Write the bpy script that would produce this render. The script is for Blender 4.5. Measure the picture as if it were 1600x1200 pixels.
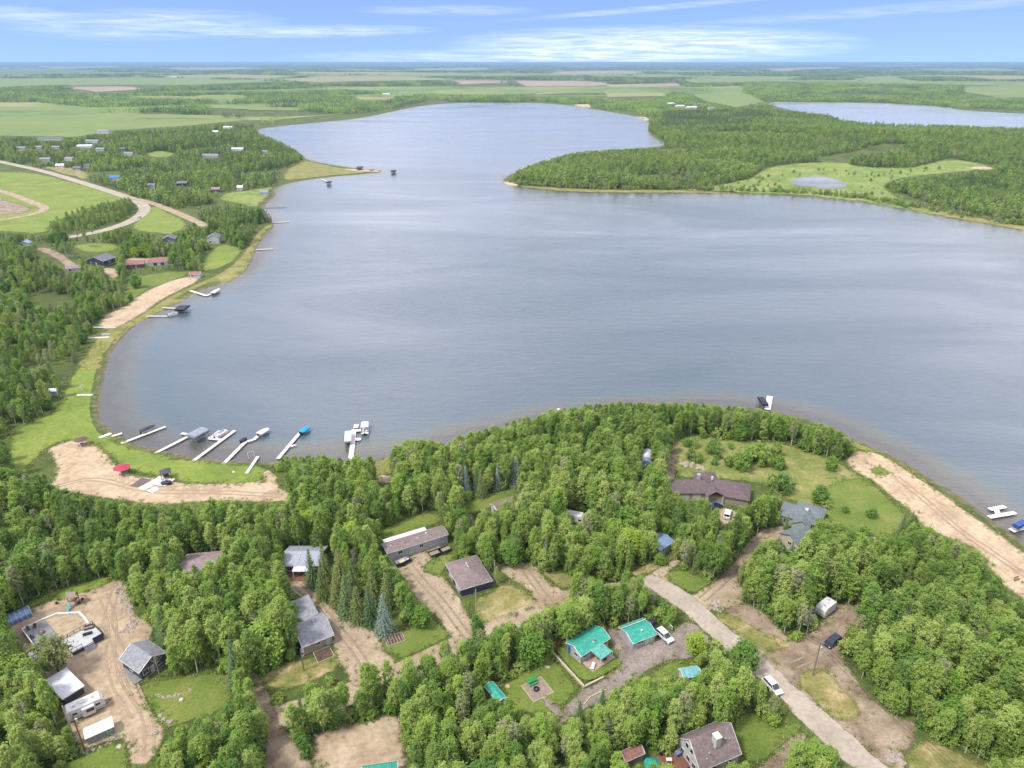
import bpy, bmesh, math, random
import numpy as np
from mathutils import Vector
from mathutils.geometry import tessellate_polygon

for o in list(bpy.data.objects): bpy.data.objects.remove(o)
scene = bpy.context.scene
C = scene.collection
rnd = random.Random(7); npr = np.random.default_rng(11)
R = math.radians

# ------------------------------------------------------------------ camera, sky, sun, exposure
LZ = 0.5                     # height of the flat land above the lake (lake = 0)
CAMZ = LZ + 120.0
F = 1110.0; PITCH = math.atan(503 / F)
cam = bpy.data.cameras.new('camera'); cam.sensor_width = 36; cam.lens = 36 * F / 1600
cam.clip_start = 1; cam.clip_end = 200000
co = bpy.data.objects.new('camera', cam); C.objects.link(co)
co.location = (0, 0, CAMZ); co.rotation_euler = (math.pi / 2 - PITCH, 0, 0)
scene.camera = co

SUN = Vector((-0.58, -0.34, 1.0)).normalized()
sun = bpy.data.lights.new('sun', 'SUN'); sun.energy = 2.2; sun.angle = R(8); sun.color = (1, .95, .87)
so = bpy.data.objects.new('sun', sun); C.objects.link(so)
so.rotation_euler = SUN.to_track_quat('Z', 'Y').to_euler(); so.location = (0, 0, 300)
scene.view_settings.view_transform = 'Standard'; scene.view_settings.look = 'None'
scene.view_settings.exposure = 1.3; scene.view_settings.gamma = 1
scene.render.resolution_x = 1024; scene.render.resolution_y = 768
try:
    scene.cycles.max_bounces = 5; scene.cycles.transparent_max_bounces = 12; scene.cycles.volume_bounces = 1
except Exception: pass

world = bpy.data.worlds.new('World'); scene.world = world; world.use_nodes = True
HIGH_U, HIGH_V = 5.0, 2.0
def make_sky():
    nt = world.node_tree; N = nt.nodes; L = nt.links
    for n in list(N): N.remove(n)
    out = N.new('ShaderNodeOutputWorld'); bg = N.new('ShaderNodeBackground'); L.new(bg.outputs[0], out.inputs[0])
    tc = N.new('ShaderNodeTexCoord'); sep = N.new('ShaderNodeSeparateXYZ'); L.new(tc.outputs['Generated'], sep.inputs[0])
    def m(op, a, b=None, c=None):
        n = N.new('ShaderNodeMath'); n.operation = op
        for i, v in enumerate((a, b, c)):
            if v is None: continue
            if isinstance(v, (int, float)): n.inputs[i].default_value = v
            else: L.new(v, n.inputs[i])
        return n.outputs[0]
    X, Y, Z = sep.outputs
    # sky colour is taken a little above the true direction: the low sky is deep blue in the photograph
    cz = N.new('ShaderNodeCombineXYZ'); L.new(X, cz.inputs[0]); L.new(Y, cz.inputs[1]); L.new(m('ADD', m('MULTIPLY', Z, 1.2), .20), cz.inputs[2])
    vn = N.new('ShaderNodeVectorMath'); vn.operation = 'NORMALIZE'; L.new(cz.outputs[0], vn.inputs[0])
    sky = N.new('ShaderNodeTexSky'); sky.sky_type = 'NISHITA'; sky.sun_disc = False
    sky.sun_elevation = math.asin(SUN.z); sky.sun_rotation = math.atan2(SUN.x, SUN.y)
    sky.altitude = 700; sky.air_density = 1.0; sky.dust_density = .6; sky.ozone_density = 3.0
    L.new(vn.outputs[0], sky.inputs[0])
    tint = N.new('ShaderNodeMix'); tint.data_type = 'RGBA'; tint.blend_type = 'MULTIPLY'; tint.inputs[0].default_value = 1
    L.new(sky.outputs[0], tint.inputs[6]); tint.inputs[7].default_value = (.74, .72, .81, 1)
    # cirrus: streaks along the azimuth, thinner towards the horizon
    az = m('ARCTAN2', X, Y)
    def noise(su, sv, det, rough, dist, ou=0, ov=0):
        cb = N.new('ShaderNodeCombineXYZ')
        L.new(m('MULTIPLY_ADD', az, su, ou), cb.inputs[0]); L.new(m('MULTIPLY_ADD', Z, sv, ov), cb.inputs[1])
        n = N.new('ShaderNodeTexNoise'); n.inputs['Scale'].default_value = 1; n.inputs['Detail'].default_value = det
        n.inputs['Roughness'].default_value = rough; n.inputs['Distortion'].default_value = dist
        L.new(cb.outputs[0], n.inputs['Vector']); return n.outputs['Fac']
    def ramp(v, a, b):
        n = N.new('ShaderNodeMapRange'); n.interpolation_type = 'SMOOTHSTEP'
        L.new(v, n.inputs[0]); n.inputs[1].default_value = a; n.inputs[2].default_value = b; return n.outputs[0]
    fine = noise(16, 260, 5, .62, .6, 3, 1)
    def blob(a0, z0, wa, wz, tilt=0):      # one long cirrus bank
        da = m('DIVIDE', m('SUBTRACT', az, a0), wa)
        dz = m('DIVIDE', m('SUBTRACT', m('SUBTRACT', Z, z0), m('MULTIPLY', m('SUBTRACT', az, a0), tilt)), wz)
        q = m('ADD', m('MULTIPLY', da, da), m('MULTIPLY', dz, dz))
        return m('MAXIMUM', m('SUBTRACT', 1, q), 0)
    def az_z(px, py):
        d = Vector(((px - 800) / F, math.cos(PITCH) + (600 - py) / F * math.sin(PITCH), -math.sin(PITCH) + (600 - py) / F * math.cos(PITCH)))
        d.normalize(); return math.atan2(d.x, d.y), d.z
    banks = []
    for px, py, wpx, hpx, tilt, s in ((1010, 70, 330, 26, 0, 1.25), (760, 90, 330, 12, 0, .6), (240, 38, 190, 20, .03, .7), (500, 49, 190, 9, .02, .75), (700, 16, 150, 8, 0, .5),
                                   (1030, 12, 260, 4.5, .07, .55), (1400, 16, 330, 8, .05, .35), (20, 22, 70, 10, 0, .5)):
        a0, z0 = az_z(px, py); banks.append(m('MULTIPLY', blob(a0, z0, wpx / F * .9, hpx / F, tilt), s))
    tot = banks[0]
    for b in banks[1:]: tot = m('ADD', tot, b)
    seen = m('MULTIPLY', m('MINIMUM', tot, 1.2), m('MULTIPLY', ramp(fine, .18, .92), .66))
    high = m('MULTIPLY', m('MULTIPLY_ADD', ramp(noise(1.5, 2.2, 4, .55, .5, HIGH_U, HIGH_V), .36, .64), .62, .30), ramp(Z, .088, .13))
    def over(base, fac, col):
        mx = N.new('ShaderNodeMix'); mx.data_type = 'RGBA'; L.new(m('MINIMUM', fac, .92), mx.inputs[0]); L.new(base, mx.inputs[6]); mx.inputs[7].default_value = (*col, 1); return mx.outputs[2]
    L.new(over(over(tint.outputs[2], seen, (5.6, 5.7, 6.1)), high, (9.3, 8.9, 9.5)), bg.inputs[0]); bg.inputs[1].default_value = .115
make_sky()
try:
    world.cycles.sampling_method = 'MANUAL'; world.cycles.sample_map_resolution = 512
except Exception: pass

# ------------------------------------------------------------------ projection helpers (photograph pixel <-> ground)
cp, sp = math.cos(PITCH), math.sin(PITCH)
def G(px, py, z=LZ):
    dx = (px - 800) / F; v = (600 - py) / F
    dy = cp + v * sp; dz = -sp + v * cp
    t = (z - CAMZ) / min(dz, -0.0012)
    return (dx * t, dy * t)
def GP(poly, z=LZ): return np.array([G(x, y, z) for x, y in poly], float)
def proj(x, y, z):
    zc = y * cp - (z - CAMZ) * sp; yc = y * sp + (z - CAMZ) * cp
    return 800 + F * x / zc, 600 - F * yc / zc

def inside(poly, X, Y):
    r = np.zeros(X.shape, bool); n = len(poly); j = n - 1
    for i in range(n):
        xi, yi = poly[i]; xj, yj = poly[j]
        if yi != yj:
            c = ((yi > Y) != (yj > Y)) & (X < (xj - xi) * (Y - yi) / (yj - yi) + xi)
            r ^= c
        j = i
    return r
def dist_poly(poly, X, Y):
    d = np.full(X.shape, 1e18); n = len(poly)
    for i in range(n):
        ax, ay = poly[i]; bx, by = poly[(i + 1) % n]
        vx, vy = bx - ax, by - ay; q = vx * vx + vy * vy + 1e-9
        t = np.clip(((X - ax) * vx + (Y - ay) * vy) / q, 0, 1)
        d = np.minimum(d, (X - ax - t * vx) ** 2 + (Y - ay - t * vy) ** 2)
    return np.sqrt(d)
def chaikin(p, n=2, closed=True):
    p = np.asarray(p, float)
    for _ in range(n):
        if closed:
            q = np.roll(p, -1, 0); p = np.stack([.75 * p + .25 * q, .25 * p + .75 * q], 1).reshape(-1, 2)
        else:
            a, b = p[:-1], p[1:]; m = np.stack([.75 * a + .25 * b, .25 * a + .75 * b], 1).reshape(-1, 2)
            p = np.vstack([p[:1], m, p[-1:]])
    return p

# ------------------------------------------------------------------ materials
MATS = {}; ALB = .63
def mat(name, cols, scale=1.0, rough=.8, bump=0, detail=5, metal=0, spec=.3, kind='noise', dist=0, edge=False, bscale=None, thr=(.35, .65), seed=0, coord='Object', scale2=None, mix2=.35):
    """base colour from one or two noise scales; edge=True fades a sheet's ragged rim out"""
    if name in MATS: return MATS[name]
    m = bpy.data.materials.new(name); m.use_nodes = True; nt = m.node_tree; N = nt.nodes; L = nt.links
    b = N['Principled BSDF']; b.inputs['Roughness'].default_value = rough; b.inputs['Metallic'].default_value = metal
    b.inputs['Specular IOR Level'].default_value = spec
    tc = N.new('ShaderNodeTexCoord'); mp = N.new('ShaderNodeMapping'); mp.inputs['Location'].default_value = (seed * 13.7, seed * 5.1, 0)
    L.new(tc.outputs[coord], mp.inputs[0])
    if not isinstance(cols[0], (tuple, list)): cols = [cols]
    cols = [tuple(v * ALB for v in c) for c in cols]
    def cn(c): return (c[0], c[1], c[2], 1)
    if len(cols) == 1:
        c = cols[0]; cols = [tuple(v * .86 for v in c), tuple(min(1, v * 1.12) for v in c)]
    nz = N.new('ShaderNodeTexNoise'); nz.inputs['Scale'].default_value = scale; nz.inputs['Detail'].default_value = detail; nz.inputs['Roughness'].default_value = .62
    nz.inputs['Distortion'].default_value = dist; L.new(mp.outputs[0], nz.inputs['Vector'])
    rp = N.new('ShaderNodeValToRGB'); e = rp.color_ramp.elements
    e[0].position, e[1].position = thr; e[0].color = cn(cols[0]); e[1].color = cn(cols[-1])
    for i, c in enumerate(cols[1:-1]):
        x = e.new(thr[0] + (thr[1] - thr[0]) * (i + 1) / (len(cols) - 1)); x.color = cn(c)
    L.new(nz.outputs['Fac'], rp.inputs[0]); colout = rp.outputs[0]
    n2 = N.new('ShaderNodeTexNoise'); n2.inputs['Scale'].default_value = scale2 or scale * 9; n2.inputs['Detail'].default_value = 4; L.new(mp.outputs[0], n2.inputs['Vector'])
    mr = N.new('ShaderNodeMapRange'); L.new(n2.outputs['Fac'], mr.inputs[0]); mr.inputs[1].default_value = .25; mr.inputs[2].default_value = .75
    mr.inputs[3].default_value = 1 - mix2; mr.inputs[4].default_value = 1 + mix2
    mx = N.new('ShaderNodeMix'); mx.data_type = 'RGBA'; mx.blend_type = 'MULTIPLY'; mx.inputs[0].default_value = 1
    L.new(colout, mx.inputs[6]); L.new(mr.outputs[0], mx.inputs[7]); colout = mx.outputs[2]
    L.new(colout, b.inputs['Base Color'])
    if bump:
        bp = N.new('ShaderNodeBump'); bp.inputs['Strength'].default_value = min(1, bump); bp.inputs['Distance'].default_value = .12
        n3 = N.new('ShaderNodeTexNoise'); n3.inputs['Scale'].default_value = bscale or scale * 14; n3.inputs['Detail'].default_value = 3; L.new(mp.outputs[0], n3.inputs['Vector'])
        L.new(n3.outputs['Fac'], bp.inputs['Height']); L.new(bp.outputs[0], b.inputs['Normal'])
    if edge:
        at = N.new('ShaderNodeAttribute'); at.attribute_name = 'edge'
        n4 = N.new('ShaderNodeTexNoise'); n4.inputs['Scale'].default_value = 1.1; n4.inputs['Detail'].default_value = 6; n4.inputs['Roughness'].default_value = .7; L.new(tc.outputs['Object'], n4.inputs['Vector'])
        ad = N.new('ShaderNodeMath'); ad.operation = 'MULTIPLY_ADD'; L.new(at.outputs['Fac'], ad.inputs[0]); ad.inputs[1].default_value = 1.1; 
        sb = N.new('ShaderNodeMath'); sb.operation = 'SUBTRACT'; L.new(n4.outputs['Fac'], sb.inputs[0]); sb.inputs[1].default_value = .5
        L.new(sb.outputs[0], ad.inputs[2])
        sm = N.new('ShaderNodeMapRange'); sm.interpolation_type = 'SMOOTHSTEP'; L.new(ad.outputs[0], sm.inputs[0]); sm.inputs[1].default_value = .28; sm.inputs[2].default_value = .72
        tr = N.new('ShaderNodeBsdfTransparent'); ms = N.new('ShaderNodeMixShader'); L.new(sm.outputs[0], ms.inputs[0]); L.new(tr.outputs[0], ms.inputs[1]); L.new(b.outputs[0], ms.inputs[2])
        L.new(ms.outputs[0], N['Material Output'].inputs[0])
    MATS[name] = m; return m
def plain(name, c, rough=.6, metal=0, spec=.4, var=.12, scale=1.5):
    return mat(name, [tuple(v * (1 - var) for v in c), tuple(min(1, v * (1 + var)) for v in c)], scale, rough, 0, 4, metal, spec, mix2=.08)
def ribbed(name, c, period=.3, rough=.45, axis='X', depth=.5, spec=.4, var=.1):
    """painted sheet metal or lap siding: fine relief bands in object space"""
    if name in MATS: return MATS[name]
    m = plain(name, c, rough, 0, spec, var); nt = m.node_tree; N = nt.nodes; L = nt.links; b = N['Principled BSDF']
    tc = N.new('ShaderNodeTexCoord'); w = N.new('ShaderNodeTexWave'); w.bands_direction = axis; w.wave_profile = 'SAW' if axis == 'Z' else 'SIN'
    w.inputs['Scale'].default_value = 2 * math.pi / period / 20; L.new(tc.outputs['Object'], w.inputs[0])
    bp = N.new('ShaderNodeBump'); bp.inputs['Strength'].default_value = depth; bp.inputs['Distance'].default_value = .05
    L.new(w.outputs['Fac'], bp.inputs['Height']); L.new(bp.outputs[0], b.inputs['Normal'])
    return m
def shingle(name, c):
    if name in MATS: return MATS[name]
    m = mat(name, [tuple(v * .72 for v in c), tuple(v * 1.15 for v in c)], 1.6, .9, 0, 6, mix2=.3, scale2=9)
    nt = m.node_tree; N = nt.nodes; L = nt.links; b = N['Principled BSDF']
    tc = N.new('ShaderNodeTexCoord'); br = N.new('ShaderNodeTexBrick'); br.inputs['Scale'].default_value = 1; br.inputs['Brick Width'].default_value = .6; br.inputs['Row Height'].default_value = .25
    br.inputs['Mortar Size'].default_value = .02; L.new(tc.outputs['Object'], br.inputs[0])
    bp = N.new('ShaderNodeBump'); bp.inputs['Strength'].default_value = .5; bp.inputs['Distance'].default_value = .03; L.new(br.outputs['Fac'], bp.inputs['Height']); bp.invert = True
    L.new(bp.outputs[0], b.inputs['Normal']); return m
def glassy(name, c=(.02, .025, .03)):
    return plain(name, c, .08, 0, .8, .1)

# ------------------------------------------------------------------ mesh builder
class MB:
    def __init__(s): s.v = []; s.f = []
    def add(s, vs, fs):
        o = len(s.v); s.v += [tuple(v) for v in vs]; s.f += [tuple(i + o for i in f) for f in fs]; return s
    def box(s, cx, cy, cz, sx, sy, sz, rz=0, ry=0):
        pts = []
        for dz in (-.5, .5):
            for dx, dy in ((-.5, -.5), (.5, -.5), (.5, .5), (-.5, .5)):
                x, y, z = dx * sx, dy * sy, dz * sz
                if ry: x, z = x * math.cos(ry) + z * math.sin(ry), -x * math.sin(ry) + z * math.cos(ry)
                if rz: x, y = x * math.cos(rz) - y * math.sin(rz), x * math.sin(rz) + y * math.cos(rz)
                pts.append((cx + x, cy + y, cz + z))
        return s.add(pts, [(3, 2, 1, 0), (4, 5, 6, 7), (0, 1, 5, 4), (1, 2, 6, 5), (2, 3, 7, 6), (3, 0, 4, 7)])
    def prism(s, pts, z0, z1):
        n = len(pts); vs = [(x, y, z0) for x, y in pts] + [(x, y, z1) for x, y in pts]
        return s.add(vs, [tuple(range(n))[::-1], tuple(range(n, 2 * n))] + [(i, (i + 1) % n, n + (i + 1) % n, n + i) for i in range(n)])
    def slab(s, pts, t):
        n = len(pts); vs = list(pts) + [(x, y, z - t) for x, y, z in pts]
        return s.add(vs, [tuple(range(n)), tuple(range(n, 2 * n))[::-1]] + [((i + 1) % n, i, n + i, n + (i + 1) % n) for i in range(n)])
    def extr(s, prof, y0, y1, axis='y'):
        """profile in (x,z) pushed along y (or (y,z) along x)"""
        n = len(prof)
        if axis == 'y': vs = [(x, y0, z) for x, z in prof] + [(x, y1, z) for x, z in prof]
        else: vs = [(y0, x, z) for x, z in prof] + [(y1, x, z) for x, z in prof]
        return s.add(vs, [tuple(range(n)), tuple(range(n, 2 * n))[::-1]] + [(i, n + i, n + (i + 1) % n, (i + 1) % n) for i in range(n)])
    def tube(s, p, q, r, r2=None, n=8):
        p, q = Vector(p), Vector(q); d = (q - p); d.normalize(); r2 = r if r2 is None else r2
        a = d.orthogonal().normalized(); b = d.cross(a); vs = []
        for c, rr in ((p, r), (q, r2)):
            for i in range(n):
                t = 2 * math.pi * i / n; vs.append(c + (a * math.cos(t) + b * math.sin(t)) * rr)
        return s.add(vs, [tuple(range(n))[::-1], tuple(range(n, 2 * n))] + [(i, (i + 1) % n, n + (i + 1) % n, n + i) for i in range(n)])
    def lathe(s, prof, cx=0, cy=0, n=12):
        k = len(prof); vs = [(cx + r * math.cos(2 * math.pi * i / n), cy + r * math.sin(2 * math.pi * i / n), z) for r, z in prof for i in range(n)]
        fs = [(j * n + i, j * n + (i + 1) % n, (j + 1) * n + (i + 1) % n, (j + 1) * n + i) for j in range(k - 1) for i in range(n)]
        return s.add(vs, fs + [tuple(range(n))[::-1], tuple(range((k - 1) * n, k * n))])
    def rock(s, x, y, z, r, seed=0):
        q = random.Random(seed); k = 7; rings = []
        vs = []; prof = ((.75, -.3), (1, .05), (.8, .45), (.35, .7))
        for rr, zz in prof:
            for i in range(k):
                t = 2 * math.pi * i / k; j = q.uniform(.75, 1.2)
                vs.append((x + r * rr * j * math.cos(t), y + r * rr * j * math.sin(t), z + r * zz * q.uniform(.8, 1.15)))
        fs = [(j * k + i, j * k + (i + 1) % k, (j + 1) * k + (i + 1) % k, (j + 1) * k + i) for j in range(3) for i in range(k)] + [tuple(range(3 * k, 4 * k))]
        return s.add(vs, fs)
    def build(s, name, m, parent=None, smooth=False):
        me = bpy.data.meshes.new(name); me.from_pydata(s.v, [], s.f)
        me.materials.append(m)
        bm = bmesh.new(); bm.from_mesh(me); bmesh.ops.recalc_face_normals(bm, faces=bm.faces); bm.to_mesh(me); bm.free()
        if smooth:
            for p in me.polygons: p.use_smooth = True
        o = bpy.data.objects.new(name, me); C.objects.link(o); o.parent = parent; return o
def tag(o, label=None, cat=None, group=None, kind=None):
    if label: o['label'] = label
    if cat: o['category'] = cat
    if group: o['group'] = group
    if kind: o['kind'] = kind
    return o
def thing(name, label, cat, x, y, z=None, rz=0, group=None):
    o = bpy.data.objects.new(name, None); C.objects.link(o); o.empty_display_size = .5
    o.location = (x, y, ground(x, y) if z is None else z); o.rotation_euler = (0, 0, rz); return tag(o, label, cat, group)
def copy_tree(o, parent=None):
    c = o.copy(); C.objects.link(c); c.parent = parent
    for ch in list(o.children): copy_tree(ch, c)
    return c

# ------------------------------------------------------------------ water outlines (photograph pixels at lake level)
SHORE = [(155,640),(153,655),(165,668),(190,684),(212,697),(250,705),(300,716),(360,722),(420,723),(480,722),(540,724),(575,722),(620,711),(680,700),(740,688),(800,672),(860,658),(930,648),
  (1000,641),(1060,638),(1130,637),(1195,641),(1240,650),(1300,668),(1342,692),(1400,716),(1440,741),(1480,765),(1520,791),(1560,822),(1605,852),(1760,965),(2050,1190),(2700,1150),(2900,640),
  (2300,430),(1900,390),(1700,372),(1600,360),(1560,352),(1480,340),(1400,323),(1330,313),(1240,306),(1150,303),(1050,301),(930,301),(870,298),(820,292),(784,286),(792,275),(820,263),(850,253),(890,243),(950,236),(1010,231),(1048,227),
  (1022,216),(1010,202),(1016,190),(990,181),(940,173),(900,166),(860,162),(800,160),(700,161),(655,166),(620,173),(560,186),(480,193),(420,199),(397,204),
  (420,216),(450,230),(470,241),(480,250),(505,255),(545,262),(590,265),(600,269),(560,273),(500,278),(450,286),(426,296),(432,305),(414,320),(408,331),(424,344),(430,355),(406,375),(396,395),(385,420),(360,438),(320,452),(290,466),(256,481),(230,494),(210,506),(190,526),(173,551),(165,576),(158,602),(154,628)]
LAKE = chaikin(GP(SHORE, 0), 2)
LAKE2 = chaikin(GP([(1192,160),(1240,159),(1330,160.5),(1420,163),(1485,167),(1490,172),(1560,176),(1600,178),(1950,186),(1950,206),(1600,203),(1500,203),(1440,200),(1340,195),(1290,182),(1262,177),(1230,171)], 0), 2)
POND = chaikin(GP([(1233,284),(1250,278),(1290,277),(1316,284),(1326,293),(1300,296),(1262,292),(1240,290)], 0), 2)
FARL = [chaikin(GP(p, 0), 1) for p in ([(512,109.5),(540,108),(596,108.6),(590,111.5),(530,112)], [(755,101.6),(800,101),(806,102.2),(762,102.8)])]
WATERS = [LAKE, LAKE2, POND] + FARL
def signed_shore(X, Y):
    """metres from the nearest shore: positive on land, negative on water"""
    d = np.full(X.shape, 1e9); ins = np.zeros(X.shape, bool)
    for p in WATERS:
        d = np.minimum(d, dist_poly(p, X, Y)); ins |= inside(p, X, Y)
    return np.where(ins, -d, d)
HILLS = []                                # (px, py, spread x, spread y, height)
for px, py, sx, sy, h in ((1130,215,150,120,9),(1300,225,190,120,8),(1500,235,220,140,11),(900,268,90,45,4),(1560,330,60,60,3),(420,175,300,160,7),(330,225,90,60,4),(700,130,900,500,14),(250,140,700,400,12),(1300,140,800,500,16),(950,150,500,200,8),
                          (60,420,45,60,5),(60,540,30,45,4)):
    x, y = G(px, py); HILLS.append((x, y, sx, sy, h))
def height(X, Y, sd):
    land = LZ * np.clip(sd / 1.2, 0, 1); bed = np.maximum(sd * .12, -4)
    z = np.where(sd > 0, land, bed); k = np.clip((sd - 15) / 120, 0, 1); k = k * k * (3 - 2 * k)
    for x, y, sx, sy, h in HILLS: z = z + h * k * np.exp(-((X - x) / sx) ** 2 - ((Y - y) / sy) ** 2)
    return z
def ground(x, y):
    X, Y = np.array([float(x)]), np.array([float(y)])
    return float(height(X, Y, signed_shore(X, Y))[0])
def ground_a(X, Y):
    X = np.asarray(X, float); Y = np.asarray(Y, float)
    sd = signed_shore(X, Y); return height(X, Y, sd), sd

def grid_mesh(name, X, Y, Z, m, keep=None, attr=None):
    nr, nc = X.shape; idx = np.arange(nr * nc).reshape(nr, nc)
    f = np.stack([idx[:-1, :-1], idx[:-1, 1:], idx[1:, 1:], idx[1:, :-1]], -1).reshape(-1, 4)
    if keep is not None:
        f = f[keep.ravel()[f].any(1)]
    used = np.unique(f); re = np.full(nr * nc, -1); re[used] = np.arange(len(used)); f = re[f]
    v = np.stack([X.ravel(), Y.ravel(), Z.ravel()], 1)[used]
    me = bpy.data.meshes.new(name); me.vertices.add(len(v)); me.vertices.foreach_set('co', v.ravel())
    me.loops.add(f.size); me.loops.foreach_set('vertex_index', f.ravel().astype(np.int32))
    me.polygons.add(len(f)); me.polygons.foreach_set('loop_start', np.arange(0, f.size, 4, dtype=np.int32))
    me.update(calc_edges=True); me.validate()
    for p in (me,): p.polygons.foreach_set('use_smooth', np.ones(len(p.polygons), bool))
    if attr is not None:
        a = me.attributes.new('sd', 'FLOAT', 'POINT'); a.data.foreach_set('value', attr.ravel()[used].astype(np.float32))
    me.materials.append(m); o = bpy.data.objects.new(name, me); C.objects.link(o); return o

# ground material: rough grass and leaf litter; a muddy, weedy rim along the water
def ground_material():
    m = mat('ground', [(.05, .075, .014), (.085, .12, .02), (.12, .145, .03)], .045, .95, .7, 8, thr=(.36, .64), scale2=1.2, mix2=.38, bscale=2.2)
    nt = m.node_tree; N = nt.nodes; L = nt.links; b = N['Principled BSDF']; src = b.inputs['Base Color'].links[0].from_socket
    at = N.new('ShaderNodeAttribute'); at.attribute_name = 'sd'; tc = N.new('ShaderNodeTexCoord')
    nz = N.new('ShaderNodeTexNoise'); nz.inputs['Scale'].default_value = .35; nz.inputs['Detail'].default_value = 5; L.new(tc.outputs['Object'], nz.inputs['Vector'])
    ad = N.new('ShaderNodeMath'); ad.operation = 'MULTIPLY_ADD'; L.new(nz.outputs['Fac'], ad.inputs[0]); ad.inputs[1].default_value = -5; L.new(at.outputs['Fac'], ad.inputs[2])
    mr = N.new('ShaderNodeMapRange'); mr.interpolation_type = 'SMOOTHSTEP'; L.new(ad.outputs[0], mr.inputs[0]); mr.inputs[1].default_value = -2.4; mr.inputs[2].default_value = .6; mr.inputs[3].default_value = 1; mr.inputs[4].default_value = 0
    rp = N.new('ShaderNodeValToRGB'); L.new(nz.outputs['Fac'], rp.inputs[0]); rp.color_ramp.elements[0].color = (.07, .062, .036, 1); rp.color_ramp.elements[1].color = (.15, .13, .08, 1); rp.color_ramp.elements[0].position = .35; rp.color_ramp.elements[1].position = .7
    mx = N.new('ShaderNodeMix'); mx.data_type = 'RGBA'; L.new(mr.outputs[0], mx.inputs[0]); L.new(src, mx.inputs[6]); L.new(rp.outputs[0], mx.inputs[7]); L.new(mx.outputs[2], b.inputs['Base Color'])
    return m
rr = np.geomspace(38, 70000, 520); aa = np.radians(np.linspace(-78, 78, 470))
RR, AA = np.meshgrid(rr, aa, indexing='ij'); GX, GY = RR * np.sin(AA), RR * np.cos(AA)
SD = signed_shore(GX, GY); GZ = height(GX, GY, SD)
tag(grid_mesh('ground', GX, GY, GZ, ground_material(), None, SD), kind='structure')

# lake water: the colour of the water itself goes from silty shallows to deep slate with the distance from shore
def water_material():
    m = bpy.data.materials.new('lake_water'); m.use_nodes = True; nt = m.node_tree; N = nt.nodes; L = nt.links; b = N['Principled BSDF']
    at = N.new('ShaderNodeAttribute'); at.attribute_name = 'sd'; tc = N.new('ShaderNodeTexCoord')
    def noise(s, det, vec=None, rough=.55, dist=0):
        n = N.new('ShaderNodeTexNoise'); n.inputs['Scale'].default_value = s; n.inputs['Detail'].default_value = det; n.inputs['Roughness'].default_value = rough; n.inputs['Distortion'].default_value = dist
        L.new(vec or tc.outputs['Object'], n.inputs['Vector']); return n.outputs['Fac']
    mp = N.new('ShaderNodeMapping'); mp.inputs['Rotation'].default_value = (0, 0, R(18)); mp.inputs['Scale'].default_value = (.55, 1.6, 1); L.new(tc.outputs['Object'], mp.inputs[0])
    wob = noise(.06, 4)
    ad = N.new('ShaderNodeMath'); ad.operation = 'MULTIPLY_ADD'; L.new(wob, ad.inputs[0]); ad.inputs[1].default_value = 12; L.new(at.outputs['Fac'], ad.inputs[2])
    mr = N.new('ShaderNodeMapRange'); L.new(ad.outputs[0], mr.inputs[0]); mr.inputs[1].default_value = 5; mr.inputs[2].default_value = -14
    rp = N.new('ShaderNodeValToRGB'); L.new(mr.outputs[0], rp.inputs[0]); e = rp.color_ramp.elements
    e[0].position = 0; e[0].color = (.058, .054, .044, 1); e[1].position = 1; e[1].color = (.044, .068, .084, 1)
    for p, c in ((.2, (.052, .052, .043)), (.42, (.068, .07, .055)), (.62, (.06, .075, .07)), (.8, (.048, .072, .08))):
        x = e.new(p); x.color = (*c, 1)
    L.new(rp.outputs[0], b.inputs['Base Color'])
    b.inputs['IOR'].default_value = 1.42; b.inputs['Specular IOR Level'].default_value = .8
    # wind lanes: smoother and rougher patches of the surface
    lane = noise(.007, 6, mp.outputs[0], .6, .8)
    r1 = N.new('ShaderNodeMapRange'); L.new(lane, r1.inputs[0]); r1.inputs[1].default_value = .35; r1.inputs[2].default_value = .68; r1.inputs[3].default_value = .22; r1.inputs[4].default_value = .08
    L.new(r1.outputs[0], b.inputs['Roughness'])
    r2 = N.new('ShaderNodeMapRange'); L.new(lane, r2.inputs[0]); r2.inputs[1].default_value = .35; r2.inputs[2].default_value = .68; r2.inputs[3].default_value = .75; r2.inputs[4].default_value = .22
    w1 = noise(.9, 4, mp.outputs[0], .65); w2 = noise(.16, 3, mp.outputs[0])
    s = N.new('ShaderNodeMath'); s.operation = 'MULTIPLY_ADD'; L.new(w2, s.inputs[0]); s.inputs[1].default_value = 1.6; L.new(w1, s.inputs[2])
    bp = N.new('ShaderNodeBump'); bp.inputs['Distance'].default_value = .32; L.new(s.outputs[0], bp.inputs['Height']); L.new(r2.outputs[0], bp.inputs['Strength']); L.new(bp.outputs[0], b.inputs['Normal'])
    return m
WATER = water_material()
def water(name, poly, r0, r1, a0, a1, nr, na, z=0):
    r = np.geomspace(r0, r1, nr); a = np.radians(np.linspace(a0, a1, na)); RR, AA = np.meshgrid(r, a, indexing='ij'); X, Y = RR * np.sin(AA), RR * np.cos(AA)
    d = dist_poly(poly, X, Y); sd = np.where(inside(poly, X, Y), -d, d); cell = RR * max(math.log(r1 / r0) / nr, R(a1 - a0) / na) * 1.5
    tag(grid_mesh(name, X, Y, np.full_like(X, z), WATER, sd < (np.minimum(cell, 14) if z == 0 else -1), sd), kind='structure')
water('lake', LAKE, 90, 4000, -50, 70, 330, 400)
water('lake', LAKE2, 1000, 4000, 5, 50, 60, 200)
water('pond', POND, 500, 1200, 15, 35, 120, 160, LZ + .32)
for p in FARL: water('lake', p, 3000, 60000, -30, 12, 60, 120)

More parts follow.
